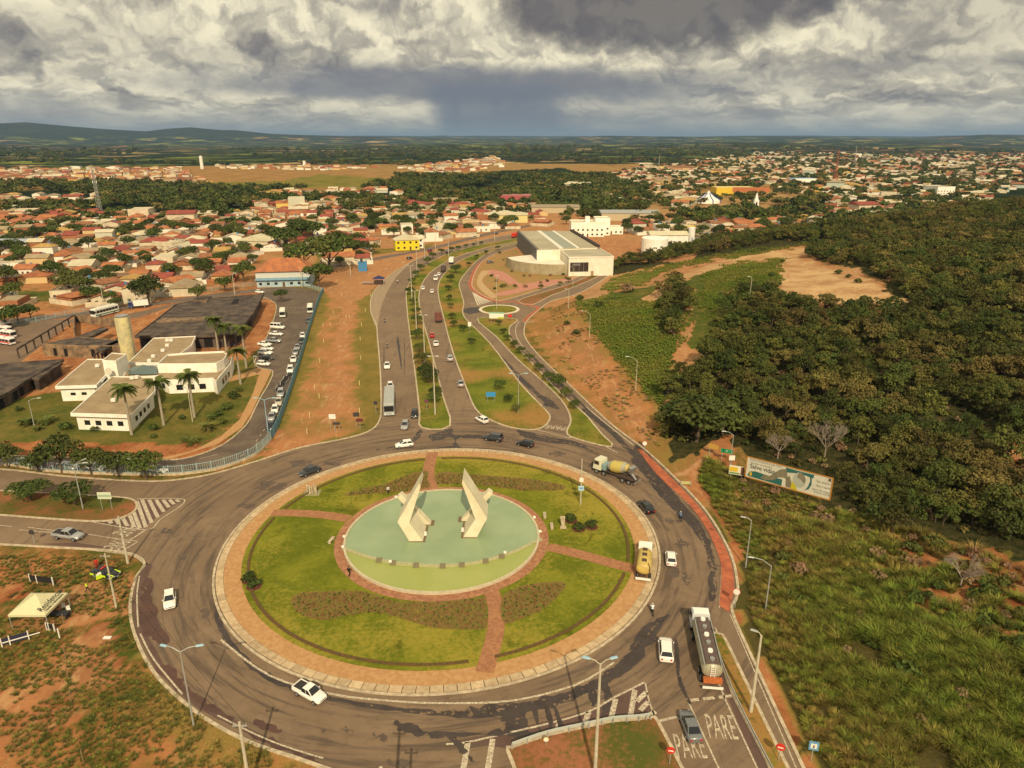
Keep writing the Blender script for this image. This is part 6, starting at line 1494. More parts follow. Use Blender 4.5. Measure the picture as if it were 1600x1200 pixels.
# ------------------------------------------------------------------ the monument: two bent wings facing each other in the pool
MC = mat('monument_concrete', (.72, .66, .48), .8, vscale=.35, col2=(.62, .55, .38))
def wing(sx, oy, label):
    o = empty('monument_wing', (-11.15, 99.9 + oy, .3), 0, label, 'monument')
    P_ = [(-5.3, 0), (-3.05, 0), (-5.25, 3.6), (-3.2, 10.0), (-3.35, 10.75), (-7.15, 3.75)]
    S = [(-sx * -x, z) for x, z in P_]; S = [(sx * x, z) for x, z in P_]
    D = 4.6; n = len(S)
    vs = [(x, 0, z) for x, z in S] + [(x * 1.0, D if z < 9 else D * .9, z) for x, z in S]
    # the concave outline as three convex pieces
    F = [(0, 1, 2, 5), (2, 3, 4, 5)]
    fs = list(F) + [tuple(i + n for i in f[::-1]) for f in F] + [(i, i + n, (i + 1) % n + n, (i + 1) % n) for i in range(n)]
    me = MB().add(vs, fs).mesh('blade', MC); bm = bmesh.new(); bm.from_mesh(me); bmesh.ops.recalc_face_normals(bm, faces=bm.faces); bm.to_mesh(me); bm.free(); obj('blade', me, o)
    # leaning strut behind and the low plinths at the feet
    Q = [(-3.6, 0), (-2.3, 0), (-7.2, 5.9), (-7.9, 5.4)]
    me = MB().add([(sx * x, 5.2, z) for x, z in Q] + [(sx * x, 6.5, z) for x, z in Q], [(0, 1, 2, 3), (7, 6, 5, 4), (0, 4, 5, 1), (1, 5, 6, 2), (2, 6, 7, 3), (3, 7, 4, 0)]).mesh('strut', MC)
    bm = bmesh.new(); bm.from_mesh(me); bmesh.ops.recalc_face_normals(bm, faces=bm.faces); bm.to_mesh(me); bm.free(); obj('strut', me, o)
    MB().box(min(sx * -5.4, sx * -2.85), max(sx * -5.4, sx * -2.85), -.15, D + .1, -.2, .28).build('plinth', mat('plinth', (.20, .14, .08), .9, .3, 3), o)
    MB().box(min(sx * -3.8, sx * -2.0), max(sx * -3.8, sx * -2.0), 5.0, 6.7, -.2, .28).build('plinth', MATS['plinth'], o)
    MB().box(sx * -3.0 - .2, sx * -3.0 + .2, 1.6, 2.0, .3, .9).build('floodlight', WHITEP, o)
wing(1, 0, 'left bent concrete wing of the monument rising from the pool')
wing(-1, 1.2, 'right bent concrete wing of the monument rising from the pool')

# ------------------------------------------------------------------ fences of the car park
FB = mat('fence_blue', (.16, .33, .40), .5, .15, 2); FBP = mat('fence_pale', (.34, .46, .46), .5, .15, 2)
def fence(pix, label, m, h=2.2, wall=None, step=2.6, z=0.0, bars=True):
    ln = smooth(GL(pix), False, 8)
    o = empty('railing_fence', (ln[0].x, ln[0].y, 0), 0, label, 'fence'); off = Vector((ln[0].x, ln[0].y, 0))
    ln = [p - off for p in ln]
    b0 = .5 if wall else .1
    if wall: g = MB(); ribbon(g, ln, .22, 0, .5); g.build('base_wall', wall, o)
    for zz in (b0 + .1, h - .15): g = MB(); ribbon(g, ln, .06, zz, zz + .07); g.build('rail', m, o)
    acc = 0; nxt = 0; bacc = 0; bm_ = MB(); post = MB().box(-.06, .06, -.06, .06, 0, h + .1).mesh('post', m)
    for a, b in zip(ln[:-1], ln[1:]):
        L_ = (b - a).length
        while nxt < acc + L_: p = a.lerp(b, (nxt - acc) / L_); obj('post', post, o, (p.x, p.y, 0)); nxt += step
        while bacc < acc + L_:
            p = a.lerp(b, (bacc - acc) / L_); bm_.box(p.x - .025, p.x + .025, p.y - .025, p.y + .025, b0, h); bacc += .17 if m is FB else .42
        acc += L_
    if bars: tag(bm_.build('picket_bars', m, o), kind='stuff')
    return o
fence([(-300, 748), (-100, 738), (0, 727), (75, 737), (175, 742), (265, 743), (310, 739), (350, 731), (400, 711), (424, 688)], 'pale blue railing fence on a low wall round the lower end of the car park', FBP, 2.1, CONC)
fence([(424, 688), (438, 660), (463, 586), (483, 519), (499, 470), (506, 457)], 'dense blue railing fence along the right side of the car park', FB, 2.3, None)
fence([(506, 457), (480, 449), (455, 446)], 'short pale railing closing the top of the car park', FBP, 1.8, None)
fence([(-200, 520), (0, 512), (60, 502), (110, 492), (232, 470), (330, 455), (400, 446)], 'pale turquoise fence behind the service road and coach', FBP, 1.8, None, 3.4)

# ------------------------------------------------------------------ particular buildings
WALLW = mat('wall_white', (.86, .83, .75), .8, vscale=.5, col2=(.78, .72, .60)); ROOFT = mat('flat_roof_tan', (.36, .27, .16), .9, vscale=.3, col2=(.28, .20, .115))
DER = mat('derelict_concrete', (.125, .092, .068), .95, vscale=.35, col2=(.045, .035, .031)); DERW = mat('derelict_wall', (.30, .20, .11), .95, vscale=.6, col2=(.13, .09, .06)); VOID = mat('dark_interior', (.012, .01, .01), 1)
def block(root, pix, z, wallm, roofm, par=.35, over=0.0, zb=0.0, name='wing', wz=None, win=None, winm=None):
    """a flat-roofed block whose roof outline is measured at height z; parapet, recessed roof, windows along every side"""
    P_ = [G(a, b, z) for a, b in pix]; c = sum(P_, Vector()) / len(P_); off = Vector(root.location)
    P_ = [(p.x - off.x, p.y - off.y) for p in P_]; cx, cy = c.x - off.x, c.y - off.y
    n = len(P_)
    if sum(P_[i][0] * P_[(i + 1) % n][1] - P_[(i + 1) % n][0] * P_[i][1] for i in range(n)) < 0: P_ = P_[::-1]
    def inset(P, d):
        out = []
        for i in range(n):
            a, b, c2 = Vector(P[i - 1]), Vector(P[i]), Vector(P[(i + 1) % n])
            u, v = (b - a).normalized(), (c2 - b).normalized(); n1, n2 = Vector((-u.y, u.x)), Vector((-v.y, v.x))
            k = n1 + n2; k = k / max(k.dot(n1), .35) if k.length > .1 else n1
            out.append(tuple(b + k * d))
        return out
    base = inset(P_, over) if over else P_
    MB().prism(base, zb, z - (.55 if over else .3)).build(name + '_walls' if name != 'wing' else 'wall', wallm, root)
    if over: MB().prism(P_, z - .55, z - .08).build('eave_band', wallm, root)
    else: MB().prism(inset(P_, -.02), z - .3, z - .1).build('cornice', wallm, root)
    inn = inset(P_, .22)
    g = MB()
    for i in range(n):
        a, b, c2, d = P_[i], P_[(i + 1) % n], inn[(i + 1) % n], inn[i]
        g.add([(*a, z - .1), (*b, z - .1), (*c2, z - .1), (*d, z - .1), (*a, z + par), (*b, z + par), (*c2, z + par), (*d, z + par)], [(4, 5, 6, 7), (0, 1, 5, 4), (3, 7, 6, 2)])
    g.build('parapet', wallm, root)
    MB().prism(inn, z - .2, z + .02).build('roof', roofm, root)
    if win:
        w0, w1, sp, h0, h1 = win; wm = MB().box(-w0 / 2, w0 / 2, -.07, .05, h0, h1).mesh('window', winm or GLASS)
        for i in range(n):
            a, b = Vector(base[i]), Vector(base[(i + 1) % n]); L_ = (b - a).length
            if L_ < 4 or (b - a).x < -.2 * L_: continue
            k = int((L_ - 2) / sp); an = math.atan2((b - a).y, (b - a).x)
            for j in range(k):
                p = a.lerp(b, (j + .5 + (L_ - k * sp) / 2 / sp) * sp / L_); obj('window', wm, root, (p.x, p.y, zb), an)
    return base
c = G(190, 600, 0); hosp = empty('hospital_building', (c.x, c.y, 0), 0, 'white low hospital building with tan flat roofs among palms', 'building')
block(hosp, [(110, 647), (205, 650), (243, 612), (241, 590), (175, 589)], 4.0, WALLW, ROOFT, .25, .8, win=(1.3, 0, 2.6, 1.2, 2.3))
block(hosp, [(86, 605), (151, 603), (173, 579), (163, 562), (137, 562)], 4.0, WALLW, ROOFT, .25, .8, win=(1.2, 0, 2.6, 1.5, 2.2))
block(hosp, [(200, 568), (240, 529), (306, 526), (300, 540), (262, 568)], 4.2, WALLW, ROOFT, .25, .4, win=(1.2, 0, 2.4, 1.3, 2.3))
block(hosp, [(160, 564), (181, 565), (198, 554), (175, 552)], 8.0, WALLW, ROOFT, .2)
block(hosp, [(246, 571), (262, 556), (300, 553), (350, 551), (356, 556), (350, 564), (338, 570), (290, 571)], 5.6, WALLW, ROOFT, .5)
block(hosp, [(190, 592), (246, 588), (262, 595), (332, 592), (338, 597), (343, 590), (360, 570), (364, 556), (352, 572), (338, 576), (246, 577), (200, 578)], 3.5, WALLW, ROOFT, .25, win=(1.6, 0, 2.8, .9, 2.3))
g = MB(); q = [G(a, b, 3.8) - Vector(hosp.location) for a, b in ((200, 585), (246, 585), (246, 573), (204, 573))]; ap = G(224, 570, 5.2) - Vector(hosp.location)
for i in range(4): g.add([q[i], q[(i + 1) % 4], ap], [(0, 1, 2)])
g.build('glass_skylight', mat('skylight', (.10, .14, .13), .2), hosp)
q = [G(a, b, 4.0) - Vector(hosp.location) for a, b in ((143, 597), (160, 597), (166, 588), (150, 587))]; MB().add(q, [(0, 1, 2, 3)]).build('glass_skylight', mat('skylight_pale', (.5, .52, .54), .3), hosp)
for px, py in ((262, 533), (268, 533), (262, 541), (255, 549), (240, 558), (234, 565), (207, 592), (214, 591), (153, 573), (178, 627)):
    p = G(px, py, 4.3) - Vector(hosp.location); MB().box(-.5, .5, -.4, .4, 0, .7).build('air_conditioner', WHITEP, hosp, p)
p = G(171, 580, 5.8) - Vector(hosp.location); g = MB(); g.tube((p.x, p.y - .1, p.z), (p.x, p.y - .5, p.z + .1), .2, .95, 14); g.build('satellite_dish', mat('dish', (.5, .47, .38), .5), hosp)
c = G(300, 510, 0); der = empty('derelict_block', (c.x, c.y, 0), 0, 'large derelict block with blackened flat roof behind the palms', 'building')
block(der, [(210, 526), (275, 476), (300, 471), (322, 474), (326, 467), (412, 460), (397, 489), (370, 523), (345, 524), (300, 525)], 4.2, DER, DER, .3, 1.0, win=(2.6, 0, 3.4, .3, 3.0), winm=VOID)
q = [G(a, b, 4.3) - Vector(der.location) for a, b in ((245, 504), (320, 501), (322, 497), (258, 499))]; MB().prism([(p.x, p.y) for p in q], 4.2, 4.7).build('light_well', DERW, der)
q = [G(a, b, 4.3) - Vector(der.location) for a, b in ((360, 475), (372, 474), (374, 467), (366, 467))]; MB().prism([(p.x, p.y) for p in q], 4.2, 4.28).build('roof_opening', VOID, der)
q = [G(a, b, 0) - Vector(der.location) for a, b in ((342, 537), (372, 535))]; MB().box(q[0].x, q[1].x, q[0].y, q[0].y + .3, 0, 2.6).build('painted_wall', mat('pale_green_wall', (.42, .46, .36), .8), der)
c = G(30, 600, 0); d2 = empty('derelict_shed', (c.x, c.y, 0), 0, 'long derelict shed with blackened roof at the left edge', 'building')
block(d2, [(-90, 605), (-10, 572), (20, 567), (100, 562), (46, 592), (16, 612), (-60, 650)], 3.4, DER, DER, .2, .8, win=(2.0, 0, 3.0, .2, 2.4), winm=VOID)
block(d2, [(47, 590), (60, 593), (98, 567), (88, 566)], 3.3, DER, DER, .15, .5)
c = G(120, 545, 0); d3 = empty('derelict_ward', (c.x, c.y, 0), 0, 'roofless derelict ward with tan stained walls left of the water tower', 'building')
block(d3, [(65, 538), (120, 527), (187, 532), (186, 541), (120, 541)], 3.6, DERW, DER, .25, win=(1.1, 0, 3.6, .3, 2.6), winm=VOID)
for pq in ([(118, 527), (160, 511), (169, 513), (134, 530)], [(150, 545), (186, 530), (190, 533), (160, 549)]): block(d3, pq, 3.6, DER, DER, .1, zb=2.9)
for (a, b) in (((118, 503), (118, 530)), ((118, 503), (185, 512))):
    p, q = G(*a) - Vector(d3.location), G(*b) - Vector(d3.location); g = MB(); ribbon(g, [p, q], .3, 0, 2.8); g.build('ruined_wall', DERW, d3)
for (a, b) in (((30, 560), (118, 505)), ((150, 570), (190, 540))):
    p, q = G(*a) - Vector(d3.location), G(*b) - Vector(d3.location)
    g = MB(); ribbon(g, [p, q], .4, 2.7, 3.1); g.build('concrete_beam', DER, d3)
    for i in range(9): r_ = p.lerp(q, i / 8); MB().box(r_.x - .18, r_.x + .18, r_.y - .18, r_.y + .18, 0, 2.7).build('column', DER, d3)
p = Pt(203, 566); wt_ = empty('water_tower', (p.x, p.y, 0), 0, 'tall stained yellow cylindrical water tower beside the hospital', 'water tower')
g = MB(); g.lathe([(1.95, -.2), (1.95, 13.4), (1.8, 13.6), (.1, 13.7)], 24); g.build('tank', mat('tower_yellow', (.56, .48, .22), .8, vscale=.5, col2=(.38, .34, .20)), wt_, smooth_=True)
g = MB(); g.path([(2.0, -.3, 0), (2.0, -.3, 14.2)], .05); g.path([(2.55, -.3, 2), (2.55, -.3, 14.2)], .05)
for i in range(12): g.tube((2.0, -.3, 2 + i), (2.55, -.3, 2 + i), .05, .05, 5)
g.build('ladder_cage', CHROME, wt_)
g = MB(); g.lathe([(1.75, 0), (1.75, .5), (1.7, .5)], 20); g.build('top_rail', CHROME, wt_, (0, 0, 13.6))

# the hall
HW = mat('hall_white', (.78, .73, .60), .8, vscale=.25, col2=(.70, .63, .50)); HR = mat('hall_roof', (.42, .38, .27), .7, vscale=.08, col2=(.35, .31, .21)); HG = mat('hall_grey_cladding', (.13, .125, .11), .6)
c = G(870, 415, 0); hall = empty('exhibition_hall', (c.x, c.y, 0), 0, 'large modern white hall with long tan roof, skylight strips and curved concrete wall', 'building'); ho = Vector(hall.location)
def hp(a, b, z): return G(a, b, z) - ho
ZR = 9.6
def slab(quad_, z0_, z1_, m, nm, par=hall): MB().prism([(p.x, p.y) for p in quad_], z0_, z1_).build(nm, m, par)
Q = [hp(809, 361, ZR), hp(892, 361, ZR), hp(934, 386, ZR), hp(839, 390, ZR)]
slab(Q, 0, ZR - .4, HW, 'main_wall')
ins = lambda P_, t: [p.lerp(sum(P_, Vector()) / len(P_), t) for p in P_]
slab(ins(Q, .0), ZR - .4, ZR, HR, 'roof')
slab([Q[0] + Vector((-.3, 0, 0)), Q[0].lerp(Q[1], .03), Q[3].lerp(Q[2], .03), Q[3] + Vector((-.3, 0, 0))], 0, ZR + .3, HG, 'side_cladding')
slab([Q[1].lerp(Q[0], .02), Q[1] + Vector((1.2, 0, 0)), Q[2] + Vector((1.2, 0, 0)), Q[2].lerp(Q[3], .02)], ZR, ZR + 1.0, mat('gutter_dark', (.05, .03, .025), .7), 'gutter')
for t0, t1 in ((.36, .43), (.64, .69)):
    P_ = [Q[0].lerp(Q[1], t0), Q[0].lerp(Q[1], t1), Q[3].lerp(Q[2], t1), Q[3].lerp(Q[2], t0)]; slab(P_, ZR, ZR + .25, mat('skylight_strip', (.74, .70, .58), .5), 'skylight_strip')
P_ = [Q[0].lerp(Q[1], .43), Q[0].lerp(Q[1], .64), Q[3].lerp(Q[2], .64), Q[3].lerp(Q[2], .43)]; slab(ins(P_, .03), ZR, ZR + .12, mat('roof_pale_green', (.30, .31, .24), .6), 'roof_panel')
for i in range(1, 22):
    t = i / 22; a, b = Q[0].lerp(Q[3], t), Q[1].lerp(Q[2], t); g = MB(); ribbon(g, [a, b], .12, ZR, ZR + .08); g.build('roof_seam', HR, hall)
Q2 = [hp(874, 388, 9), hp(932, 385, 9), hp(959, 401, 9), hp(889, 402, 9)]
slab(Q2, 0, 8.6, HW, 'annex_wall'); slab(ins(Q2, .02), 8.6, 8.8, HR, 'annex_roof')
for i in range(4):
    g = MB(); a, b = Q2[i], Q2[(i + 1) % 4]; ribbon(g, [a, b], .4, 8.6, 9.2); g.build('parapet', HW, hall)
f0, f1 = Q2[3], Q2[2]; u = (f1 - f0); u.z = 0; an = math.atan2(u.y, u.x)
def onfront(t0, t1, z0_, z1_, m, nm, dep=.12):
    a = f0.lerp(f1, t0); b = f0.lerp(f1, t1); MB().box(0, (b - a).length, -dep, .1, z0_, z1_).build(nm, m, hall, (a.x, a.y, 0), an)
onfront(.03, .44, 2.2, 6.5, mat('glazing_dark', (.05, .035, .03), .2), 'glass_front'); onfront(.08, .26, 5.0, 6.0, mat('facade_board', (.16, .14, .13), .6), 'facade_sign', .2); onfront(.03, .44, 2.1, 2.3, CHROME, 'window_sill', .16)
for t in (.13, .23, .33): onfront(t, t + .006, 2.3, 6.5, CHROME, 'mullion', .18)
onfront(.50, .56, 0, 2.4, mat('facade_ochre', (.35, .22, .10), .7), 'door')
cw = smooth([hp(791, 402, 4.6), hp(800, 407, 4.6), (hp(820, 411, 4.6)), hp(845, 413.5, 4.6), hp(870, 414.5, 4.6), hp(890, 414, 4.6)], False, 6)
g = MB(); ribbon(g, [Vector((p.x, p.y, 0)) for p in cw], .5, 0, 4.9); g.build('curved_wall', mat('raw_concrete', (.40, .34, .22), .9, vscale=.35, col2=(.30, .25, .15)), hall)
slab([Vector((p.x, p.y, 0)) for p in cw] + [hp(874, 395, 4.4), hp(842, 397, 4.4), hp(810, 400, 4.4)], 4.1, 4.4, HW, 'terrace_roof')
for i in range(3, len(cw) - 1, 3):
    p = cw[i]; MB().box(-.05, .05, -.33, .33, 0, 4.9).build('wall_joint', MATS['raw_concrete'], hall, (p.x, p.y, 0), 0)

def simple_house(px, py, w, d, h, wallm, roofm, label, kind='gable', rise=1.6, rz=0.0, name='house', cat='house', storeys=1, ov=.5, par=True, group=None, at=None, win=True):
    p = Pt(px, py) if at is None else at
    o = empty(name, (p.x, p.y, p.z - .05), rz, label, cat, group)
    MB().box(-w / 2, w / 2, 0, d, 0, h).build('wall', wallm, o)
    g = MB(); x0, x1, y0, y1 = -w / 2 - ov, w / 2 + ov, -ov, d + ov; t = .14
    if kind == 'gable':
        ym = d / 2; g.add([(x0, y0, h), (x1, y0, h), (x1, ym, h + rise), (x0, ym, h + rise), (x1, y1, h), (x0, y1, h), (x0, y0, h - t), (x1, y0, h - t), (x1, y1, h - t), (x0, y1, h - t)],
                          [(0, 1, 2, 3), (3, 2, 4, 5), (6, 7, 1, 0), (8, 9, 5, 4), (7, 8, 4, 2, 1), (9, 6, 0, 3, 5), (9, 8, 7, 6)])
    elif kind == 'gabley':
        g.add([(x0, y0, h), (0, y0, h + rise), (x1, y0, h), (x1, y1, h), (0, y1, h + rise), (x0, y1, h), (x0, y0, h - t), (x1, y0, h - t), (x1, y1, h - t), (x0, y1, h - t)],
              [(0, 1, 4, 5), (1, 2, 3, 4), (6, 7, 2, 1, 0), (8, 9, 5, 4, 3), (7, 8, 3, 2), (9, 6, 0, 5), (9, 8, 7, 6)])
    elif kind == 'hip':
        e = min(w, d) * .45; g.add([(x0, y0, h), (x1, y0, h), (x1, y1, h), (x0, y1, h), (x0 + e, d / 2, h + rise), (x1 - e, d / 2, h + rise), (x0, y0, h - t), (x1, y0, h - t), (x1, y1, h - t), (x0, y1, h - t)],
                                   [(0, 1, 5, 4), (1, 2, 5), (2, 3, 4, 5), (3, 0, 4), (6, 7, 1, 0), (7, 8, 2, 1), (8, 9, 3, 2), (9, 6, 0, 3), (9, 8, 7, 6)])
    else:
        g.box(-w / 2 + .2, w / 2 - .2, .2, d - .2, h, h + .15)
        if par:
            k = MB()
            for a in ((-w / 2, w / 2, 0, .2), (-w / 2, w / 2, d - .2, d), (-w / 2, -w / 2 + .2, .2, d - .2), (w / 2 - .2, w / 2, .2, d - .2)): k.box(*a, h, h + .6)
            k.build('parapet', wallm, o)
    g.build('roof', roofm, o)
    if not win: return o
    n = max(2, int(w / 3)); wm = MB().box(-.6, .6, -.06, .05, 0, 1.1).mesh('window', GLASS)
    for s in range(storeys):
        for i in range(n):
            if s == 0 and i == n // 2: MB().box(-.5, .5, -.06, .05, 0, 2.1).build('door', mat('door_brown', (.12, .06, .03), .6), o, (-w / 2 + (i + .5) * w / n, 0, .05)); continue
            obj('window', wm, o, (-w / 2 + (i + .5) * w / n, 0, 1.0 + 3.0 * s))
    return o
OR_ = mat('roof_orange_tile', (.45, .165, .06), .85, vscale=.35, col2=(.29, .11, .055)); OR2 = mat('roof_red_tile', (.31, .07, .045), .85, vscale=.35, col2=(.21, .055, .04)); BRKW = mat('wall_brick', (.38, .16, .07), .9, vscale=1, col2=(.28, .11, .05))
ROOFC = mat('roof_cream', (.62, .56, .38), .8, .15, .4)
s = simple_house(444, 448, 23, 15, 7.0, mat('wall_pale_blue', (.40, .52, .55), .8, .2, .6), OR_, 'blue and white two storey school with big orange hip roof', 'hip', 4.6, R_(8), 'school_building', 'building', 2, .9)
MB().box(-11.6, 11.6, -.12, -.07, 4.1, 6.7).build('upper_band', mat('band_white', (.55, .55, .50), .8), s); MB().box(-11.8, 11.8, -1.1, -.1, 3.2, 3.9).build('balcony', mat('band_blue', (.20, .36, .48), .7), s); MB().box(-11.75, -11.5, 0, 15, 0, 6.9).build('brick_gable', BRKW, s)
s = simple_house(637, 391, 14, 9, 6.0, mat('wall_yellow', (.68, .56, .02), .7), ROOFC, 'bright yellow two storey house with cream roof above the avenue', 'gabley', 2.6, R_(16), 'yellow_house', 'house', 2, .4)
simple_house(650, 388, 9, 9, 5.5, WALLW, ROOFC, 'white wing with cream roof joined right of the yellow house', 'gable', 1.8, R_(16), storeys=2)
p = Pt(567, 424); o = empty('tank_house', (p.x, p.y, p.z), R_(10), 'bright blue cubic tank house beside the dirt road', 'hut'); MB().box(-2.1, 2.1, 0, 4, 0, 4.2).build('wall', mat('wall_blue', (.06, .22, .42), .7), o); MB().box(-2.3, 2.3, -.2, 4.2, 4.2, 4.4).build('roof', mat('wall_blue', (.06, .22, .42)), o); MB().box(-1, .2, 1, 2, 4.4, 6).build('tank', DARKB, o)
p = Pt(592, 444); o = empty('market_tent', (p.x, p.y, p.z), 0, 'dark blue gazebo tent with goods at the roadside stall', 'tent')
MB().add([(-2.6, -2, 2.6), (2.6, -2, 2.6), (2.6, 2, 2.6), (-2.6, 2, 2.6), (0, 0, 4.0)], [(0, 1, 4), (1, 2, 4), (2, 3, 4), (3, 0, 4)]).build('canopy', mat('tent_navy', (.03, .035, .10), .8), o)
for x in (-2.5, 2.5):
    for y in (-1.9, 1.9): MB().tube((x, y, 0), (x, y, 2.6), .06, .06, 6).build('leg', GALV, o)
MB().box(-7.5, -2.8, -.8, .8, .7, .9).build('stall_table', mat('stall_grey', (.30, .28, .30), .8), o); MB().box(-1.8, 1.8, -1.2, 1.2, 0, 1.6).build('goods', mat('goods', (.08, .05, .04), .9, .4, 2), o)
# landmarks further out
o = simple_house(918, 370, 22, 16, 9, WALLW, ROOFC, 'white two storey building with rooftop tank beyond the hall', 'flat', name='white_building', cat='building', storeys=2); MB().box(-1.5, 1.5, 3, 6, 9, 13).build('tank_room', WALLW, o)
simple_house(941, 368, 10, 12, 11, WALLW, ROOFC, 'taller white block beside the white two storey building', 'flat', name='white_building', cat='building', storeys=2); simple_house(955, 366, 16, 10, 4.5, WALLW, ROOFC, 'low white annex right of the tall white block', 'flat', name='white_building', cat='building')
p = Pt(1022, 395); o = empty('round_tank', (p.x, p.y, p.z), 0, 'wide white cylindrical tank in front of the shrubs beyond the hall', 'tank'); g = MB(); g.lathe([(7.5, -1), (7.5, 8.5), (7.2, 8.8), (.2, 9.6)], 28); g.build('tank_shell', WALLW, o, smooth_=False)
simple_house(1045, 390, 22, 14, 8.5, WALLW, ROOFC, 'white shed with pale roof right of the round tank', 'gable', 1.6, name='white_shed', cat='building', win=False)
p = Pt(1079, 386); o = empty('water_tower', (p.x, p.y, p.z), 0, 'slim white cylindrical water tower beyond the shrubs', 'water tower'); g = MB(); g.lathe([(2.0, -1), (2.0, 11.5), (1.8, 11.7), (.1, 11.8)], 20); g.build('tank', WHITEP, o); MB().box(-.25, .25, -2.08, -1.98, 2, 6).build('blue_mark', mat('mark_blue', (.05, .15, .4), .6), o)
p = Pt(1106, 317); o = empty('circus_tent', (p.x, p.y, p.z), 0, 'white circus tent with blue stripes among the trees', 'tent'); g = MB(); g.lathe([(12, 0), (11.5, 3), (6, 6), (2, 9.5), (.6, 11.5), (.1, 12)], 16); g.build('canopy', WHITEP, o)
for a in range(0, 360, 60): 
    g = MB(); c_, s_ = math.cos(R_(a - 80)), math.sin(R_(a - 80)); g.path([(c_ * 12.1, s_ * 12.1, 0.3), (c_ * 11.7, s_ * 11.7, 3.1), (c_ * 6.2, s_ * 6.2, 6.2), (c_ * 2.2, s_ * 2.2, 9.7)], .45, 5); g.build('stripe', mat('tent_blue', (.04, .07, .30), .7), o)
simple_house(1150, 305, 46, 24, 8, mat('wall_yellow2', (.62, .44, .04), .7), ROOFC, 'wide supermarket with yellow and orange front', 'flat', name='supermarket', cat='building', win=False)
p = Pt(1160, 306); tag(MB().box(-16, 26, -.5, 0, 4, 9.5).build('shop_fascia', mat('fascia_orange', (.42, .14, .05), .7), None, (p.x + 4, p.y - .6, p.z)), 'orange fascia wall on the supermarket front', 'facade')
p = Pt(1180, 328); o = empty('church_tower', (p.x, p.y, p.z), 0, 'small white pointed tower at the edge of the tree belt', 'tower'); MB().box(-2.2, 2.2, -2, 2, 0, 9).build('shaft', WHITEP, o); MB().box(-1.6, 1.6, -1.5, 1.5, 9, 15, (-.3, .3, -.3, .3)).build('spire', WHITEP, o); MB().box(-.7, .7, -2.1, -1.9, 4, 7).build('opening', GLASS, o)
simple_house(1256, 288, 34, 20, 8, WALLW, mat('roof_blue', (.10, .28, .50), .6), 'shed with bright blue roof in the distant right district', 'flat', name='blue_roof_shed', cat='building', win=False, par=False)
simple_house(1477, 305, 20, 30, 9, WALLW, mat('roof_olive', (.33, .28, .17), .8), 'tall pale block with olive roof near the hill ridge', 'flat', name='pale_block', cat='building', storeys=2)
simple_house(745, 312, 34, 20, 5, mat('wall_green', (.03, .22, .07), .7), mat('roof_green', (.04, .26, .08), .7), 'shed with green roof beyond the houses in the middle distance', 'flat', name='green_shed', cat='building', win=False, par=False)
simple_house(808, 313, 40, 22, 5, mat('wall_pinkred', (.40, .09, .10), .7), mat('roof_rose', (.36, .16, .14), .7), 'shed with rose red front right of the green roofed shed', 'flat', name='red_shed', cat='building', win=False, par=False)
simple_house(985, 345, 46, 26, 6, mat('wall_tan', (.46, .38, .24), .8), mat('roof_steel', (.33, .33, .31), .6), 'long grey roofed warehouse beyond the white buildings', 'gable', 1.5, name='warehouse', cat='building', win=False); simple_house(868, 333, 42, 25, 5, mat('wall_tan', (.46, .38, .24), .8), mat('roof_brown', (.30, .24, .16), .8), 'wide brown roofed warehouse left of the long grey roofed warehouse', 'gable', 1.5, name='warehouse', cat='building', win=False)
simple_house(790, 348, 34, 16, 6, mat('wall_cream_yellow', (.62, .54, .24), .8), ROOFC, 'pale yellow shed behind the left end of the hall', 'gabley', 2, name='yellow_shed', cat='building', win=False); simple_house(24, 392, 36, 14, 5, WALLW, mat('roof_bluegrey', (.34, .38, .42), .6), 'long blue grey roofed shed at the left edge', 'gable', 1.2, name='long_shed', cat='building', win=False)
simple_house(395, 391, 20, 18, 5.5, mat('wall_cream', (.60, .52, .34), .8), ROOFC, 'pale barn roofed hall behind the garden trees', 'gabley', 3, R_(-12), name='barn_hall', cat='building')
def mast(px, py, h, w, label, red=False, drums=True):
    p = Pt(px, py); o = empty('telecom_mast', (p.x, p.y, p.z), 0, label, 'mast')
    g = MB(); c4 = [(-w, -w), (w, -w), (w, w), (-w, w)]; n = int(h / 3)
    for (x, y) in c4: g.tube((x, y, 0), (x * .35, y * .35, h), .16, .1, 5)
    for i in range(n):
        f0, f1 = 1 - .65 * i / n, 1 - .65 * (i + 1) / n; z0_, z1_ = h * i / n, h * (i + 1) / n
        for k in range(4):
            a, b = c4[k], c4[(k + 1) % 4]; g.tube((a[0] * f0, a[1] * f0, z0_), (b[0] * f1, b[1] * f1, z1_), .09, .09, 4); g.tube((a[0] * f0, a[1] * f0, z0_), (b[0] * f0, b[1] * f0, z0_), .08, .08, 4)
    g.tube((0, 0, h), (0, 0, h * 1.12), .1, .06, 5)
    g.build('lattice', mat('mast_red', (.40, .12, .07), .6) if red else GALV, o)
    if drums:
        for z in (.72, .84, .95):
            for a in (0, 120, 240): MB().box(-.25, .25, -.2, .2, 0, 2.2).build('antenna', WHITEP, o, (1.6 * math.cos(R_(a)), 1.6 * math.sin(R_(a)), h * z - 1))
mast(157, 334, 37, 1.5, 'grey lattice telecom mast with white antennas above the left district')
mast(1303, 290, 46, 2.0, 'red and white lattice mast rising over the right district', True, False)
mast(1334, 262, 45, 1.6, 'thin grey lattice mast far beyond the red one', False, False); mast(1029, 268, 30, 1.2, 'thin mast on the horizon side of the middle district', False, False)
p = Pt(316, 264); tag(MB().lathe([(3.5, 0), (3.2, 26), (.2, 27)], 12).build('distant_water_tower', WHITEP, None, (p.x, p.y, p.z)), 'distant white water tower standing beyond the far field', 'water tower')
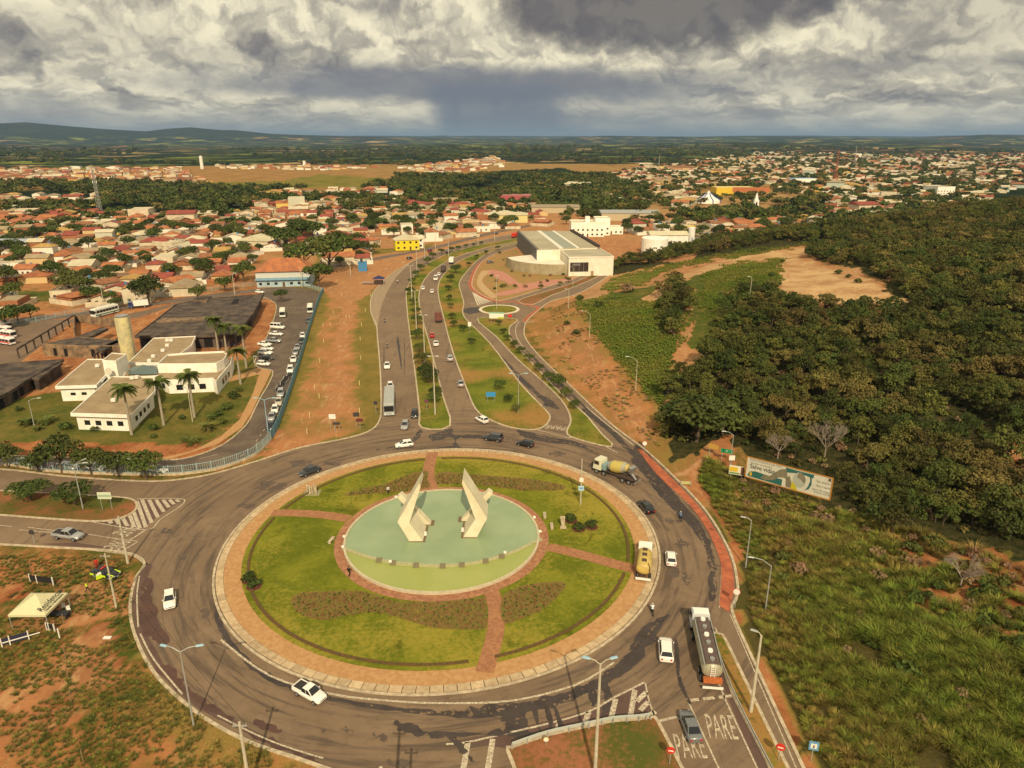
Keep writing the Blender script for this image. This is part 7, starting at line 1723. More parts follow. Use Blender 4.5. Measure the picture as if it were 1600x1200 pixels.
p = Pt(476, 262); tag(MB().lathe([(3.5, 0), (3.2, 14), (.2, 15)], 12).build('distant_water_tower', WHITEP, None, (p.x, p.y, p.z)), 'short distant white tower left of the green field', 'water tower')

# ------------------------------------------------------------------ vegetation
def M_leaf(name, a, b_, c_, ov=.22):
    m = bpy.data.materials.new(name); m.use_nodes = True
    t = NT(m.node_tree); b = m.node_tree.nodes['Principled BSDF']
    b.inputs['Roughness'].default_value = .75; b.inputs['Specular IOR Level'].default_value = .18
    g = t.n('ShaderNodeNewGeometry'); oi = t.n('ShaderNodeObjectInfo')
    c = t.mix(g.outputs['Random Per Island'], a, b_)
    c = t.mix(t.ramp(t.noise(g.outputs['Position'], .05, 3, .5), .42, .66, 0, .75), c, c_)
    v = t.m('ADD', 1 - ov, t.m('MULTIPLY', oi.outputs['Random'], 2 * ov))
    t.put(b.inputs['Base Color'], t.vm('SCALE', c, v))
    MATS[name] = m; return m
LEAF = M_leaf('leaf_forest', (.028, .042, .008), (.115, .112, .021), (.155, .110, .034), .45)
LEAF_D = M_leaf('leaf_dark', (.022, .040, .008), (.070, .092, .016), (.085, .09, .02), .32)
LEAF_M = M_leaf('leaf_mid', (.03, .055, .010), (.088, .115, .02), (.11, .11, .028), .25)
LEAF_P = M_leaf('palm_leaf', (.05, .08, .014), (.12, .14, .03), (.15, .13, .035), .15)
GRASSM = M_leaf('grass_blade', (.070, .092, .011), (.21, .195, .035), (.26, .16, .05), .38)
GRASSC = M_leaf('cane_blade', (.10, .155, .016), (.19, .235, .035), (.25, .22, .045), .15)
GRASSG = M_leaf('grass_blade_green', (.085, .13, .014), (.18, .215, .03), (.21, .19, .035), .22)
TWIG = M_leaf('dry_shrub', (.16, .11, .06), (.26, .18, .09), (.20, .10, .06), .2)
BARK = mat('bark', (.13, .10, .07), .95, .35, 3); BARKP = mat('palm_trunk', (.36, .31, .23), .9, .2, 3)
def leafy(name, lobes, n, size, m, seed, flat=.35, droop=0.0, trunk=None, tm=None):
    """leaf sprays spread through the outer shell of several lobes (x, y, z, rx, ry, rz)"""
    g = np.random.default_rng(seed); L_ = np.array(lobes, float)
    wgt = (L_[:, 3] * L_[:, 4]) ** .9; k = g.choice(len(L_), n, p=wgt / wgt.sum())
    d = g.normal(size=(n, 3)); d /= np.linalg.norm(d, axis=1)[:, None]; d[:, 2] = np.abs(d[:, 2]) * 1.0 - .28 * (g.random(n) < .35)
    d /= np.linalg.norm(d, axis=1)[:, None]
    rr = (.62 + .42 * g.random(n) ** .6)[:, None]
    bump = (.82 + .36 * g.random((len(L_), 1)))[k]
    c = L_[k, :3] + d * L_[k, 3:6] * rr * bump
    nrm = d * (1 - flat) + np.array([0, 0, 1.0]) * flat + g.normal(size=(n, 3)) * .48
    nrm /= np.linalg.norm(nrm, axis=1)[:, None]
    u = np.cross(nrm, g.normal(size=(n, 3))); u /= np.linalg.norm(u, axis=1)[:, None]; w = np.cross(nrm, u)
    s = size * (.55 + .9 * g.random(n))[:, None]; s2 = s * (.45 + .4 * g.random(n))[:, None]
    co = np.stack([c - u * s, c + w * s2 - nrm * s * .15, c + u * s, c - w * s2 - nrm * s * .15], 1).reshape(-1, 3)
    f = np.arange(n * 4).reshape(n, 4)
    if trunk is None: return tri_mesh(name, co, f, [m])
    tv = np.array(trunk.v); tf = [x for x in trunk.f if len(x) == 4]
    co2 = np.concatenate([co, tv]); f2 = np.concatenate([f, np.array(tf) + len(co)])
    return tri_mesh(name, co2, f2, [m, tm], np.concatenate([np.zeros(len(f)), np.ones(len(tf))]))
def lobes_for(seed, r, h0, ht, n=7, spread=.62, ls=.34):
    g = random.Random(seed); out = [(0, 0, h0 + ht * .45, r * .62, r * .62, ht * .5)]
    for i in range(n):
        a = 2 * math.pi * (i + g.random() * .7) / n; q = r * spread * (.75 + .4 * g.random())
        s = r * (ls + .2 * g.random()); out.append((q * math.cos(a), q * math.sin(a), h0 + ht * ((.2 + .45 * g.random()) if ls > .3 else (.1 + .75 * g.random())), s, s, s * .8))
    return out
def trunk_mb(h, r, seed=0, branches=4):
    g = random.Random(seed); t = MB(); x = g.uniform(-.2, .2); y = g.uniform(-.2, .2)
    t.tube((0, 0, -.4), (x, y, h * .55), r, r * .7, 7, False); t.tube((x, y, h * .55), (x * 1.6, y * 1.6, h), r * .7, r * .35, 6, False)
    for i in range(branches):
        a = 2 * math.pi * (i + g.random()) / branches; t.tube((x, y, h * (.45 + .1 * g.random())), (x + math.cos(a) * h * .42, y + math.sin(a) * h * .42, h * (.8 + .2 * g.random())), r * .45, r * .15, 5, False)
    return t
NV = 9
F_CR = [leafy('crown', lobes_for(i, 2.8, 1.6, 4.0, 10 + i % 3, .74, .22), 1250, .205, (LEAF, LEAF, LEAF_D)[i % 3], i) for i in range(NV)]
F_TR = [trunk_mb(3.6, .14, i, 5).mesh('trunk', BARK) for i in range(NV)]
S_CR = [leafy('crown', lobes_for(40 + i, 3.6, 2.4, 3.6, 8, .6), 1250, .28, (LEAF_D, LEAF_M)[i % 2], 50 + i) for i in range(6)]
S_TR = [trunk_mb(3.6, .22, 20 + i, 5).mesh('trunk', BARK) for i in range(6)]
LOWCR = [leafy('far_crown', lobes_for(80 + i, 4.2, .5, 6.0, 6, .6), 170, .85, (LEAF_D, LEAF, LEAF_D, LEAF_M)[i % 4], 90 + i) for i in range(8)]
MIDCR = [leafy('forest_crown', lobes_for(60 + i, 2.8, 1.4, 4.2, 9, .74, .22), 620, .28, (LEAF, LEAF, LEAF_D)[i % 3], 70 + i, trunk=trunk_mb(3.4, .13, i, 4), tm=BARK) for i in range(9)]
def tree(x, y, s, label, group=None, kind='S', v=None, sz=None, name='tree', cat='tree', rz=None, z=None):
    v = random.randrange(6 if kind == 'S' else NV) if v is None else v
    cr, tr = (S_CR[v], S_TR[v]) if kind == 'S' else (F_CR[v], F_TR[v])
    z = hz(x, y) if z is None else z
    o = bpy.data.objects.new(name, None); o.location = (x, y, z); o.rotation_euler = (0, 0, random.uniform(0, 6.28) if rz is None else rz); o.scale = (s, s, s * (sz or 1)); COL.objects.link(o)
    tag(o, label, cat, group); obj('trunk', tr, o); obj('crown', cr, o); return o
def bush_mesh(seed, m, n=260, r=1.0, size=.16): return leafy('foliage', lobes_for(seed, r, 0, r * 1.1, 5, .55), n, size, m, seed, .2)
BU = [bush_mesh(200 + i, (LEAF_M, LEAF_D)[i % 2]) for i in range(4)]; BUT = [bush_mesh(220 + i, TWIG, 300, 1, .13) for i in range(3)]
def bush(px, py, s, label, m=None, group=None, name='shrub', z=None):
    p = Pt(px, py); o = empty(name, (p.x, p.y, p.z if z is None else z), random.uniform(0, 6), label, 'shrub', group); o.scale = (s, s, s)
    obj('foliage', m or random.choice(BU), o); g = MB()
    for i in range(3): g.tube((0, 0, -.1), (random.uniform(-.4, .4), random.uniform(-.4, .4), .8), .05, .02, 5)
    g.build('stem', BARK, o); return o
# palms
# feathered fronds: leaflets as separate slender blades
def feather(L_=2.8, droop=1.0, seed=0, nl=22, lw=.95):
    g = random.Random(seed); mb = MB(); prev = None
    P_ = lambda t: Vector((L_ * (t - .15 * t * t * droop), 0, L_ * (.55 * t - .85 * t * t * droop)))
    for i in range(5): mb.tube(P_(i / 5), P_((i + 1) / 5), .035 * (1 - i / 6), .03 * (1 - i / 6), 4, False)
    for i in range(nl):
        t = .12 + .88 * i / nl; c = P_(t); l = lw * math.sin(math.pi * (t * .85 + .12)) ** .8
        for s in (-1, 1):
            tip = c + Vector((.35 * l, s * l, -.45 * l + g.uniform(-.1, .1))); mb.add([c + Vector((-.12, 0, 0)), tip, c + Vector((.14, 0, 0))], [(0, 1, 2)])
    me = mb.mesh('frond', LEAF_P); return me
FR_ = [feather(2.9, .9 + .25 * i, i) for i in range(3)]; FRS = [feather(2.0, .8 + .3 * i, 10 + i, 13, .5) for i in range(2)]
def palm(px, py, h, label, group=None, nf=20, fr=None, r=.28, s=1.12, name='palm_tree', cat='palm'):
    p = Pt(px, py); o = empty(name, (p.x, p.y, p.z), random.uniform(0, 6), label, cat, group)
    if h > .5: g = MB(); g.lathe([(r * 1.25, -.2), (r * 1.1, h * .1), (r, h * .4), (r * .8, h * .85), (r * .55, h)], 9); g.build('trunk', BARKP, o, smooth_=True)
    if h > 3: g = MB(); g.lathe([(r * .6, h - .1), (r * .5, h + .9), (.02, h + 1.3)], 8); g.build('crownshaft', LEAF_P, o)
    for i in range(nf):
        f = obj('frond', random.choice(fr or FR_), o, (0, 0, h + (.6 if h > 3 else .1))); f.rotation_euler = (0, R_(random.choice((-28, -8, 12))), 2 * math.pi * (i + random.random() * .5) / nf); f.scale = (s, s, s)
    return o
for px, py, ty, w in ((206, 679, 612, 'in front of the flat roof, nearest the lower trees'), (256, 664, 602, 'at the right corner of the front wing'), (304, 652, 590, 'before the white curved wing'), (376, 600, 552, 'right of the curved ramp'), (385, 575, 517, 'tallest, beside the footpath'), (341, 547, 503, 'left one of the pair by the derelict block'), (354, 550, 513, 'right one of the pair by the derelict block')):
    p = G(px, py); h = CAM_H + ray(px, ty).z * (p.y / ray(px, ty).y) - 0; palm(px, py, h, 'royal palm with grey trunk ' + w, 'royal palms around the hospital')
for px, py, h, w in ((42, 664, .8, 'at the left of the curved lamp'), (74, 662, 1.0, 'right of the curved lamp'), (150, 672, .5, 'against the front wing wall'), (199, 668, .6, 'under the first royal palm'), (297, 694, 1.1, 'near the footpath bend'), (325, 672, .9, 'in the middle of the garden'), (60, 672, .3, 'low one by the left path'), (330, 655, .4, 'below the white wing')):
    palm(px, py, h, 'short bushy palm ' + w, 'short bushy palms in the hospital garden', 12, FRS if h < .7 else FR_, .22, .8)
for px, py, w in ((390, 908, 'upper of the pair on the left lawn'), (397, 918, 'lower of the pair on the left lawn'), (892, 815, 'uppermost of three beside the stone marker'), (904, 828, 'lower left of three beside the stone marker'), (924, 825, 'lower right of three beside the stone marker')):
    p = G(px, py); o = bush(px, py, 1.2, 'dark rounded cycad shrub, ' + w, BU[1], 'dark shrubs on the central lawn', z=.19); MB().lathe([(.95, .0), (.9, .03), (.1, .04)], 14).build('mulch_ring', mat('mulch', (.14, .05, .03), 1, .3, 3), o)
for px, py, w in ((48, 782, 'left'), (118, 788, 'right')):
    p = Pt(px, py); o = tree(p.x, p.y, 1.0, 'wide low reddish green tree on the west island, %s one' % w, None, 'S', 0 if w == 'left' else 1, .62, z=.1)
for px, py, s, w in ((12, 731, .9, 'at the far left'), (97, 739, 1.1, 'biggest crown, before the maroon car'), (143, 742, .85, 'third from the left'), (185, 745, .85, 'between two white parked cars'), (229, 749, .95, 'rightmost, beside the white sedan'), (60, 737, .75, 'small, second from the left')):
    p = G(px, py); tree(p.x, p.y, s, 'dark green street tree in the lower fence row, ' + w, 'street trees along the lower fence', 'S', random.choice((0, 2, 4)), random.uniform(.95, 1.3))
for px, py, s, lab in ((112, 462, 1.75, 'big round dense tree beside the brick house and water tower lane'), (232, 474, 1.9, 'wide dark tree above the blue cab truck'), (28, 505, 1.2, 'bushy tree by the turquoise fence left of the coach'), (10, 515, 1.3, 'dark tree at the left edge above the ambulances'), (48, 500, 1.0, 'pale bushy tree beside the turquoise fence'), (172, 476, .9, 'rust tinged tree right of the brick house'), (182, 482, .8, 'small round tree behind the coach'),
                       (475, 424, 2.5, 'left one of the two huge shade trees beside the school'), (514, 428, 3.3, 'bigger one of the two huge shade trees beside the school'), (500, 452, 1.9, 'wide tree in front of the shade trees, right of the school'), (440, 473, .9, 'round tree inside the car park loop'), (382, 440, 1.6, 'dark tree left of the school'), (395, 412, .9, 'small round tree in front of the pale barn hall'),
                       (450, 392, 2.4, 'tallest tree of the group behind the barn hall'), (470, 380, 2.5, 'broad tree behind the huge shade trees'), (430, 385, 2.1, 'dark tree right of the pale barn hall'), (527, 392, 1.9, 'dark tree above the red tiled houses right of the shade trees'), (552, 398, 1.4, 'round tree left of the blue tank house'), (490, 378, 2.2, 'dark tree at the right end of the tall group'),
                       (585, 396, 1.0, 'small garden tree near the pinkish roof'), (615, 372, 1.3, 'tree left of the yellow house'), (660, 372, 1.2, 'tree behind the yellow house'), (310, 470, 1.0, 'tree left of the utility pole behind the derelict roof'), (352, 456, 1.1, 'tree by the dusty yard left of the school')):
    p = Pt(px, py); tree(p.x, p.y, s, lab, None, 'S')
# trees along the median and islands
MT = [(641, 462, 1.0), (646, 478, .9), (650, 495, .9), (652, 508, 1.0), (652, 532, 1.05), (656, 552, .9), (660, 572, 1.15), (667, 592, 1.2), (672, 600, 1.2), (680, 622, .85), (678, 632, .8), (644, 446, .9), (650, 434, .9), (658, 424, 1.0), (668, 414, 1.05), (676, 406, 1.1), (690, 398, .9), (706, 394, .8), (716, 392, .8), (728, 388, .7), (740, 386, .6), (752, 383, .6)]
for i, (px, py, s) in enumerate(MT):
    p = G(px, py)
    tree(p.x, p.y, s * .62, '%s street tree up the central median from the roundabout' % ORD1[i], 'street trees on the central median', 'S', z=.13)
for px, py, s, w in ((704, 441, .6, 'dense one at the lay-by end'), (712, 428, .75, 'largest, at the top of the lay-by'), (701, 455, .45, 'just below the lay-by'), (702, 470, .4, 'second below the lay-by'), (704, 483, .4, 'third below the lay-by'), (706, 500, .45, 'level with the hatched crossing'), (709, 512, .45, 'level with the small roundabout'), (724, 520, .45, 'right of the white panel'), (737, 539, .4, 'above the bare patch'), (781, 612, .5, 'right of the blue board'), (794, 630, .35, 'left of the blue armed lamp'), (806, 646, .35, 'at the foot of the blue armed lamp'),
                   (733, 417, .4, 'at the lay-by bend'), (745, 405, .45, 'just beyond the bend'), (760, 398, .4, 'second from the far end'), (778, 391, .45, 'at the far end')):
    p = G(px, py); tree(p.x, p.y, s, 'young sapling on the grass strip, ' + w, 'saplings on the wide grass strip', 'S', z=.13)
TL = [(779, 510, .35), (786, 523, .35), (793, 534, .4), (803, 545, .42), (814, 554, .42), (827, 567, .45), (842, 582, .42), (857, 597, .48), (872, 607, .62), (884, 623, .5), (897, 641, .42), (845, 452, .35), (875, 447, .35), (888, 441, .35)]
for i, (px, py, s) in enumerate(TL):
    p = G(px, py); tree(p.x, p.y, s, ('young tree in the row on the triangular island, ' + ('top end', 'second from the top', 'third from the top', 'fourth from the top', 'fifth from the top', 'sixth from the top', 'seventh from the top', 'fourth from the lower end', 'biggest crown', 'second from the lower end', 'lowest')[i]) if i < 11 else ('left', 'middle', 'right')[i - 11] + ' young tree on the thin wedge before the hall', 'young trees on the narrow islands', 'S', z=.13)
for i, (px, py, s) in enumerate(((768, 432, .5), (775, 440, .45), (785, 449, .6), (790, 447, .5), (805, 448, .5), (821, 449, .5), (819, 432, .35), (828, 432, .4), (800, 425, .4), (860, 431, .4), (880, 430, .45), (884, 435, .4), (773, 452, .4), (787, 407, .4), (781, 396, .45), (845, 443, .45), (855, 440, .45))):
    p = G(px, py); bush(px, py, s * 2.4, '%s small ornamental shrub of the hall garden, in no even row' % ORD1[i], BUT[i % 3] if i % 2 else BU[i % 4], 'ornamental shrubs in the hall garden')
for px, py, s, lab in ((104, 671, 1.6, 'round shrub left of the front wing'), (242, 672, 1.3, 'low shrub below the second royal palm'), (355, 640, 1.7, 'shrub near the footpath'), (365, 622, 1.8, 'large shrub near the footpath, upper'), (374, 612, 1.0, 'little shrub near the footpath, topmost'), (341, 650, 1.2, 'shrub in the middle of the garden'), (348, 662, 1.3, 'shrub low by the footpath'), (240, 684, .9, 'tiny shrub in the lower lawn'), (30, 642, 1.2, 'shrub at the left path'), (285, 655, 1.0, 'shrub between the palms')):
    bush(px, py, s, lab + ' in the hospital garden', None, 'shrubs in the hospital garden')
for px, py, s, lab in ((886, 507, 1.3, 'dark shrub on the cut slope, upper'), (900, 522, 1.5, 'dark shrub on the cut slope, lower'), (981, 456, 3.4, 'big rusty shrub beside the dirt road bend'), (1060, 445, 2.6, 'dark shrub beside the lone pale pole'), (905, 470, 2.2, 'green shrub at the top of the cane grass'), (935, 480, 2.0, 'pale green shrub in the cane grass')):
    bush(px, py, s, lab, None if 'rusty' not in lab else BUT[0])
# bare trees
def bare(px, py, h, label, seed):
    p = Pt(px, py); g = random.Random(seed); o = empty('bare_tree', (p.x, p.y, p.z), 0, label, 'tree'); t = MB(); b = MB()
    t.tube((0, 0, -.3), (0, 0, h * .3), .16, .12, 6)
    def br(a, d, l, r, n):
        e = a + d * l; b.tube(a, e, r, r * .6, 4, False)
        if n:
            for _ in range(3): dd = (d + Vector((g.uniform(-.75, .75), g.uniform(-.75, .75), g.uniform(-.2, .5)))).normalized(); br(a.lerp(e, g.uniform(.5, 1)), dd, l * .72, r * .6, n - 1)
    for i in range(6):
        a = 2 * math.pi * i / 6 + g.random(); br(Vector((0, 0, h * .28)), Vector((math.cos(a) * .7, math.sin(a) * .7, .8)).normalized(), h * .32, .09, 4)
    BK = mat('dead_bark', (.30, .24, .19), .95, .2, 3); t.build('trunk', BK, o); b.build('branches', BK, o); return o
bare(1288, 716, 7.5, 'leafless grey tree among the scrub above the billboard', 3); bare(1215, 716, 5.0, 'smaller leafless tree left of the large grey one', 5); bare(1500, 918, 5, 'thin leafless tree on the reddish slope at the right', 8); bare(1210, 700, 4, 'leafless twiggy tree behind the billboard', 12)

# the hillside wood
def in_any(px, py, polys):
    k = np.zeros(np.shape(px), bool)
    for q in polys: k |= in_poly(px, py, q)
    return k
WOOD = [[(1036, 690), (1036, 604), (1110, 548), (1128, 500), (1150, 452), (1200, 455), (1225, 478), (1290, 480), (1350, 485), (1400, 482), (1430, 470), (1370, 436), (1350, 416), (1300, 412), (1262, 404), (1262, 388), (1300, 372), (1300, 350), (1480, 335), (1700, 255), (3000, 100), (3000, 1000), (1800, 900), (1600, 850), (1490, 830), (1420, 820), (1300, 790), (1300, 735), (1240, 728), (1165, 700), (1120, 668), (1100, 690)],
        [(935, 438), (950, 425), (985, 418), (1050, 404), (1120, 392), (1200, 378), (1262, 376), (1310, 366), (1310, 345), (1250, 345), (1180, 362), (1130, 372), (1085, 384), (1040, 390), (990, 402), (955, 418)],
        [(1038, 452), (1060, 440), (1072, 500), (1060, 520), (1040, 528), (1030, 510)], [(1300, 760), (1330, 800), (1420, 830), (1400, 850), (1320, 840), (1285, 800)]]
def jgrid(x0, x1, y0, y1, s, j=.45):
    X, Y = np.meshgrid(np.arange(x0, x1, s), np.arange(y0, y1, s)); X = X + rng.uniform(-j, j, X.shape) * s; Y = Y + rng.uniform(-j, j, Y.shape) * s
    return X.ravel(), Y.ravel()
X, Y = jgrid(20, 620, 85, 620, 3.9); Z = H2(X, Y); PX, PY = proj(X, Y, Z)
PXw = PX + (fbm(X / 7, Y / 7, 300, 3) - .5) * 26; PYw = PY + (fbm(X / 7, Y / 7, 301, 3) - .5) * 18
k = in_any(PXw, PYw, WOOD) & ((Z > .8) | in_poly(PX, PY, WOOD[1])) & (PX < 1750)
den = fbm(X / 18, Y / 18, 310, 3)
k &= (den > .33) | (rng.random(len(X)) < .5)
k &= ~in_any(PX, PY, [[(1145, 690), (1240, 722), (1318, 748), (1345, 840), (1290, 850), (1150, 780)], [(1400, 480), (1440, 478), (1440, 492), (1400, 495)], [(1570, 700), (1640, 690), (1640, 760), (1590, 750)]])
X, Y, Z, PX, PY = X[k], Y[k], Z[k], PX[k], PY[k]
r = np.hypot(X, Y); inv = (PX > -20) & (PX < 1620) & (PY < 1230)
S = .60 + .45 * rng.random(len(X)) ** 1.3
S *= np.where(den[k] > .6, 1.15, 1.0)
order = np.argsort(np.where(inv, r / S, 1e9)); near = order[:285]; rest = order[285:]
WG = 'trees of the hillside wood'
wl = {True: 'dark green tree packed in the hillside wood', False: 'olive green scrubby tree packed in the hillside wood'}
for i in near:
    v = int(rng.integers(0, NV)); tree(float(X[i]), float(Y[i]), float(S[i]), wl[v % 3 == 2], WG, 'F', v, random.uniform(.8, 1.3), z=float(Z[i]), name='woodland_tree')
scatter('woodland', np.stack([X[rest], Y[rest], Z[rest] - .2], 1), rng.uniform(0, 6.28, len(rest)), np.stack([S[rest], S[rest], S[rest] * rng.uniform(.8, 1.15, len(rest))], 1), MIDCR, 'dense scrubby wood covering the hill behind its front trees')
p = Pt(1088, 690); tree(p.x, p.y, 1.9, 'huge dark spreading tree at the foot of the wood beside the earth slope', None, 'S', 0, .85); p = Pt(1128, 680); tree(p.x, p.y, 1.5, 'big dark tree joined to the right of the huge spreading tree', None, 'S', 2, .85)
p = Pt(1062, 668); tree(p.x, p.y, 1.2, 'dark tree at the left edge of the wood above the worn track', None, 'S', 4, .85)
for i, (px, py, s) in enumerate(((1213, 448, 2.2), (1222, 462, 1.8), (1240, 470, 1.5), (1262, 476, 2.0), (1300, 482, 1.8), (1330, 482, 2.2), (1352, 476, 2.6), (1206, 432, 1.6), (1310, 428, 1.6), (1325, 434, 1.3), (1340, 442, 1.5), (1222, 410, 1.2))):
    bush(px, py, s, '%s dark shrub round the sandy clearing, counted from its left edge' % ORD1[i], None, 'shrubs round the sandy clearing')
# undergrowth between the trees
X, Y = jgrid(20, 420, 60, 460, 2.6); Z = H2(X, Y); PX, PY = proj(X, Y, Z); q = in_any(PX, PY, WOOD + [[(1150, 760), (1320, 800), (1500, 850), (1700, 880), (1700, 1150), (1450, 960), (1330, 900)]]) & (Z > .6) & (PX < 1700) & (rng.random(len(X)) < .62) & ~in_poly(PX, PY, [(1150, 740), (1300, 775), (1310, 840), (1150, 800)])
UB = [bush_mesh(240 + i, (LEAF, LEAF_D, TWIG, LEAF)[i], 130, 1.0, .22) for i in range(4)]
scatter('undergrowth', np.stack([X[q], Y[q], Z[q] - .1], 1), rng.uniform(0, 6.28, q.sum()), rng.uniform(.5, 1.35, q.sum()), UB, 'low mixed scrub under and before the hillside trees')

# grass
def tuft(seed, m, n=70, h=1.3, r=.55, w=.035):
    g = np.random.default_rng(seed); a = g.uniform(0, 6.28, n); q = r * np.sqrt(g.random(n)) * .55; hh = h * (.6 + .5 * g.random(n)); lean = r * (.5 + 1.1 * g.random(n))
    b = np.stack([q * np.cos(a), q * np.sin(a), np.zeros(n)], 1); d = np.stack([np.cos(a), np.sin(a), np.zeros(n)], 1); s = np.stack([-np.sin(a), np.cos(a), np.zeros(n)], 1) * w
    mid = b + d * lean[:, None] * .35 + np.array([0, 0, 1.0]) * hh[:, None] * .68; tip = b + d * lean[:, None] + np.array([0, 0, 1.0]) * hh[:, None] * .92
    co = np.stack([b - s, b + s, mid + s * .9, mid - s * .9, tip], 1).reshape(-1, 3); f = []
    for i in range(n): o = i * 5; f += [(o, o + 1, o + 2), (o, o + 2, o + 3), (o + 3, o + 2, o + 4)]
    return tri_mesh('tuft', co, np.array(f), [m])
TALL = [tuft(300 + i, (GRASSM, GRASSG, GRASSM, GRASSG, GRASSM)[i % 5], 90, 1.15, .75, .034) for i in range(7)]
SLOPE = [[(1150, 745), (1300, 800), (1480, 850), (1750, 940), (1750, 1500), (1330, 1400), (1262, 1215), (1240, 1170), (1165, 985), (1165, 900), (1158, 860), (1120, 800), (1090, 745), (1105, 720)]]
X, Y = jgrid(18, 140, 44, 150, .66); Z = H2(X, Y); PX, PY = proj(X, Y, Z); q = in_any(PX, PY, SLOPE) & (Z > .01)
q &= (fbm(X / 4, Y / 4, 330, 3) > .30) & (fbm(X / 13, Y / 13, 331, 3) > .27)
RB = [(1320, 800), (1500, 850), (1700, 880), (1700, 1060), (1500, 990), (1370, 930)]
q &= ~in_poly(PX, PY, RB) | (rng.random(len(X)) < .35)
q &= ~in_any(PX, PY, [[(1480, 860), (1700, 920), (1700, 1010), (1560, 950), (1500, 920)]]) | (rng.random(len(X)) < .25)
sc_ = np.where(in_poly(PX, PY, [(1140, 745), (1310, 780), (1315, 830), (1150, 790)]), .45, 1) * (.55 + .75 * rng.random(len(X))) * (.6 + .8 * fbm(X / 6, Y / 6, 340, 3)); sf = np.clip(.5 + Z / 3, .6, 1.0)
scatter('tall_grass', np.stack([X[q], Y[q], Z[q]], 1), rng.uniform(0, 6.28, q.sum()), (sc_ * sf)[q], TALL, 'tall tufted grass on the slope right of the road')
X, Y = jgrid(18, 140, 44, 150, 3.2); Z = H2(X, Y); PX, PY = proj(X, Y, Z); q = in_any(PX, PY, SLOPE) & (Z > .8) & ((fbm(X / 9, Y / 9, 350, 3) > .49) | in_poly(PX, PY, RB))
scatter('slope_shrubs', np.stack([X[q], Y[q], Z[q]], 1), rng.uniform(0, 6.28, q.sum()), rng.uniform(.4, 1.0, q.sum()) * np.where(rng.random(q.sum()) < .2, 1.7, 1), [BU[0], BUT[0], BU[2], BUT[1]], 'scattered shrubs among the tall grass')
CANE = [[(905, 470), (950, 462), (1000, 472), (1030, 468), (1080, 445), (1090, 455), (1078, 520), (1055, 560), (1040, 640), (1012, 612), (960, 560), (920, 515)], [(945, 440), (1000, 424), (1100, 402), (1200, 386), (1280, 378), (1290, 384), (1240, 388), (1130, 404), (1050, 424), (1000, 446), (950, 455)], [(1095, 430), (1150, 412), (1225, 404), (1215, 450), (1150, 470), (1100, 500)]]
X, Y = jgrid(15, 230, 150, 420, .8); Z = H2(X, Y); PX, PY = proj(X, Y, Z); q = in_any(PX + (fbm(X / 6, Y / 6, 361, 3) - .5) * 34, PY + (fbm(X / 6, Y / 6, 362, 3) - .5) * 14, CANE) & (fbm(X / 5, Y / 5, 360, 3) > .3)
CT_ = [tuft(320 + i, GRASSC, 40, 1.0, .42, .06) for i in range(4)]
scatter('cane_grass', np.stack([X[q], Y[q], Z[q]], 1), rng.uniform(0, 6.28, q.sum()), rng.uniform(.35, .8, q.sum()), CT_, 'bright green cane grass on the hill shoulder')
X, Y = jgrid(-60, 40, 60, 145, .5); PX, PY = proj(X, Y, 0.2); q = in_any(PX, PY, BEDS)
scatter('bedding_plants', np.stack([X[q], Y[q], 0 * X[q] + .24], 1), rng.uniform(0, 6.28, q.sum()), rng.uniform(.35, .75, q.sum()), [bush_mesh(260, M_leaf('bed_red', (.15, .075, .03), (.24, .13, .045), (.16, .14, .03), .3), 22, .3, .13), bush_mesh(261, LEAF_M, 22, .3, .13), bush_mesh(262, MATS['bed_red'], 22, .3, .13), bush_mesh(263, GRASSM, 22, .3, .13)], 'low red and green bedding plants in the lawn beds')
LOWT = [tuft(340 + i, (M_leaf('low_blade', (.035, .06, .01), (.10, .12, .02), (.15, .12, .03), .3), GRASSM)[i % 2], 36, .28, .3, .02) for i in range(4)]
X, Y = jgrid(-80, -2, 42, 108, .62); PX, PY = proj(X, Y, 0.0); q = in_poly(PX, PY, [(-150, 862), (200, 872), (205, 1000), (240, 1062), (310, 1118), (400, 1165), (540, 1215), (540, 1450), (-150, 1450)]) & (fbm(X / 3.5, Y / 3.5, 370, 4) + .3 * (fbm(X / 14, Y / 14, 371, 2) - .5) > .47)
scatter('low_grass', np.stack([X[q], Y[q], 0 * X[q]], 1), rng.uniform(0, 6.28, q.sum()), rng.uniform(.5, 1.3, q.sum()), LOWT, 'short rough grass on the near left corner')
X, Y = jgrid(15, 110, 100, 330, 1.3); Z = H2(X, Y); PX, PY = proj(X, Y, Z); q = in_poly(PX, PY, [(830, 500), (905, 462), (930, 520), (1000, 600), (1060, 690), (1085, 750), (1010, 715), (880, 605), (826, 540)]) & (Z > .15) & (fbm(X / 5, Y / 5, 380, 3) > .5)
DRYT = [tuft(350 + i, TWIG if i % 2 else GRASSM, 30, .4, .45, .04) for i in range(3)]
scatter('dry_grass', np.stack([X[q], Y[q], Z[q]], 1), rng.uniform(0, 6.28, q.sum()), rng.uniform(.5, 1.2, q.sum()), DRYT, 'dry yellow grass on the cut earth slope')

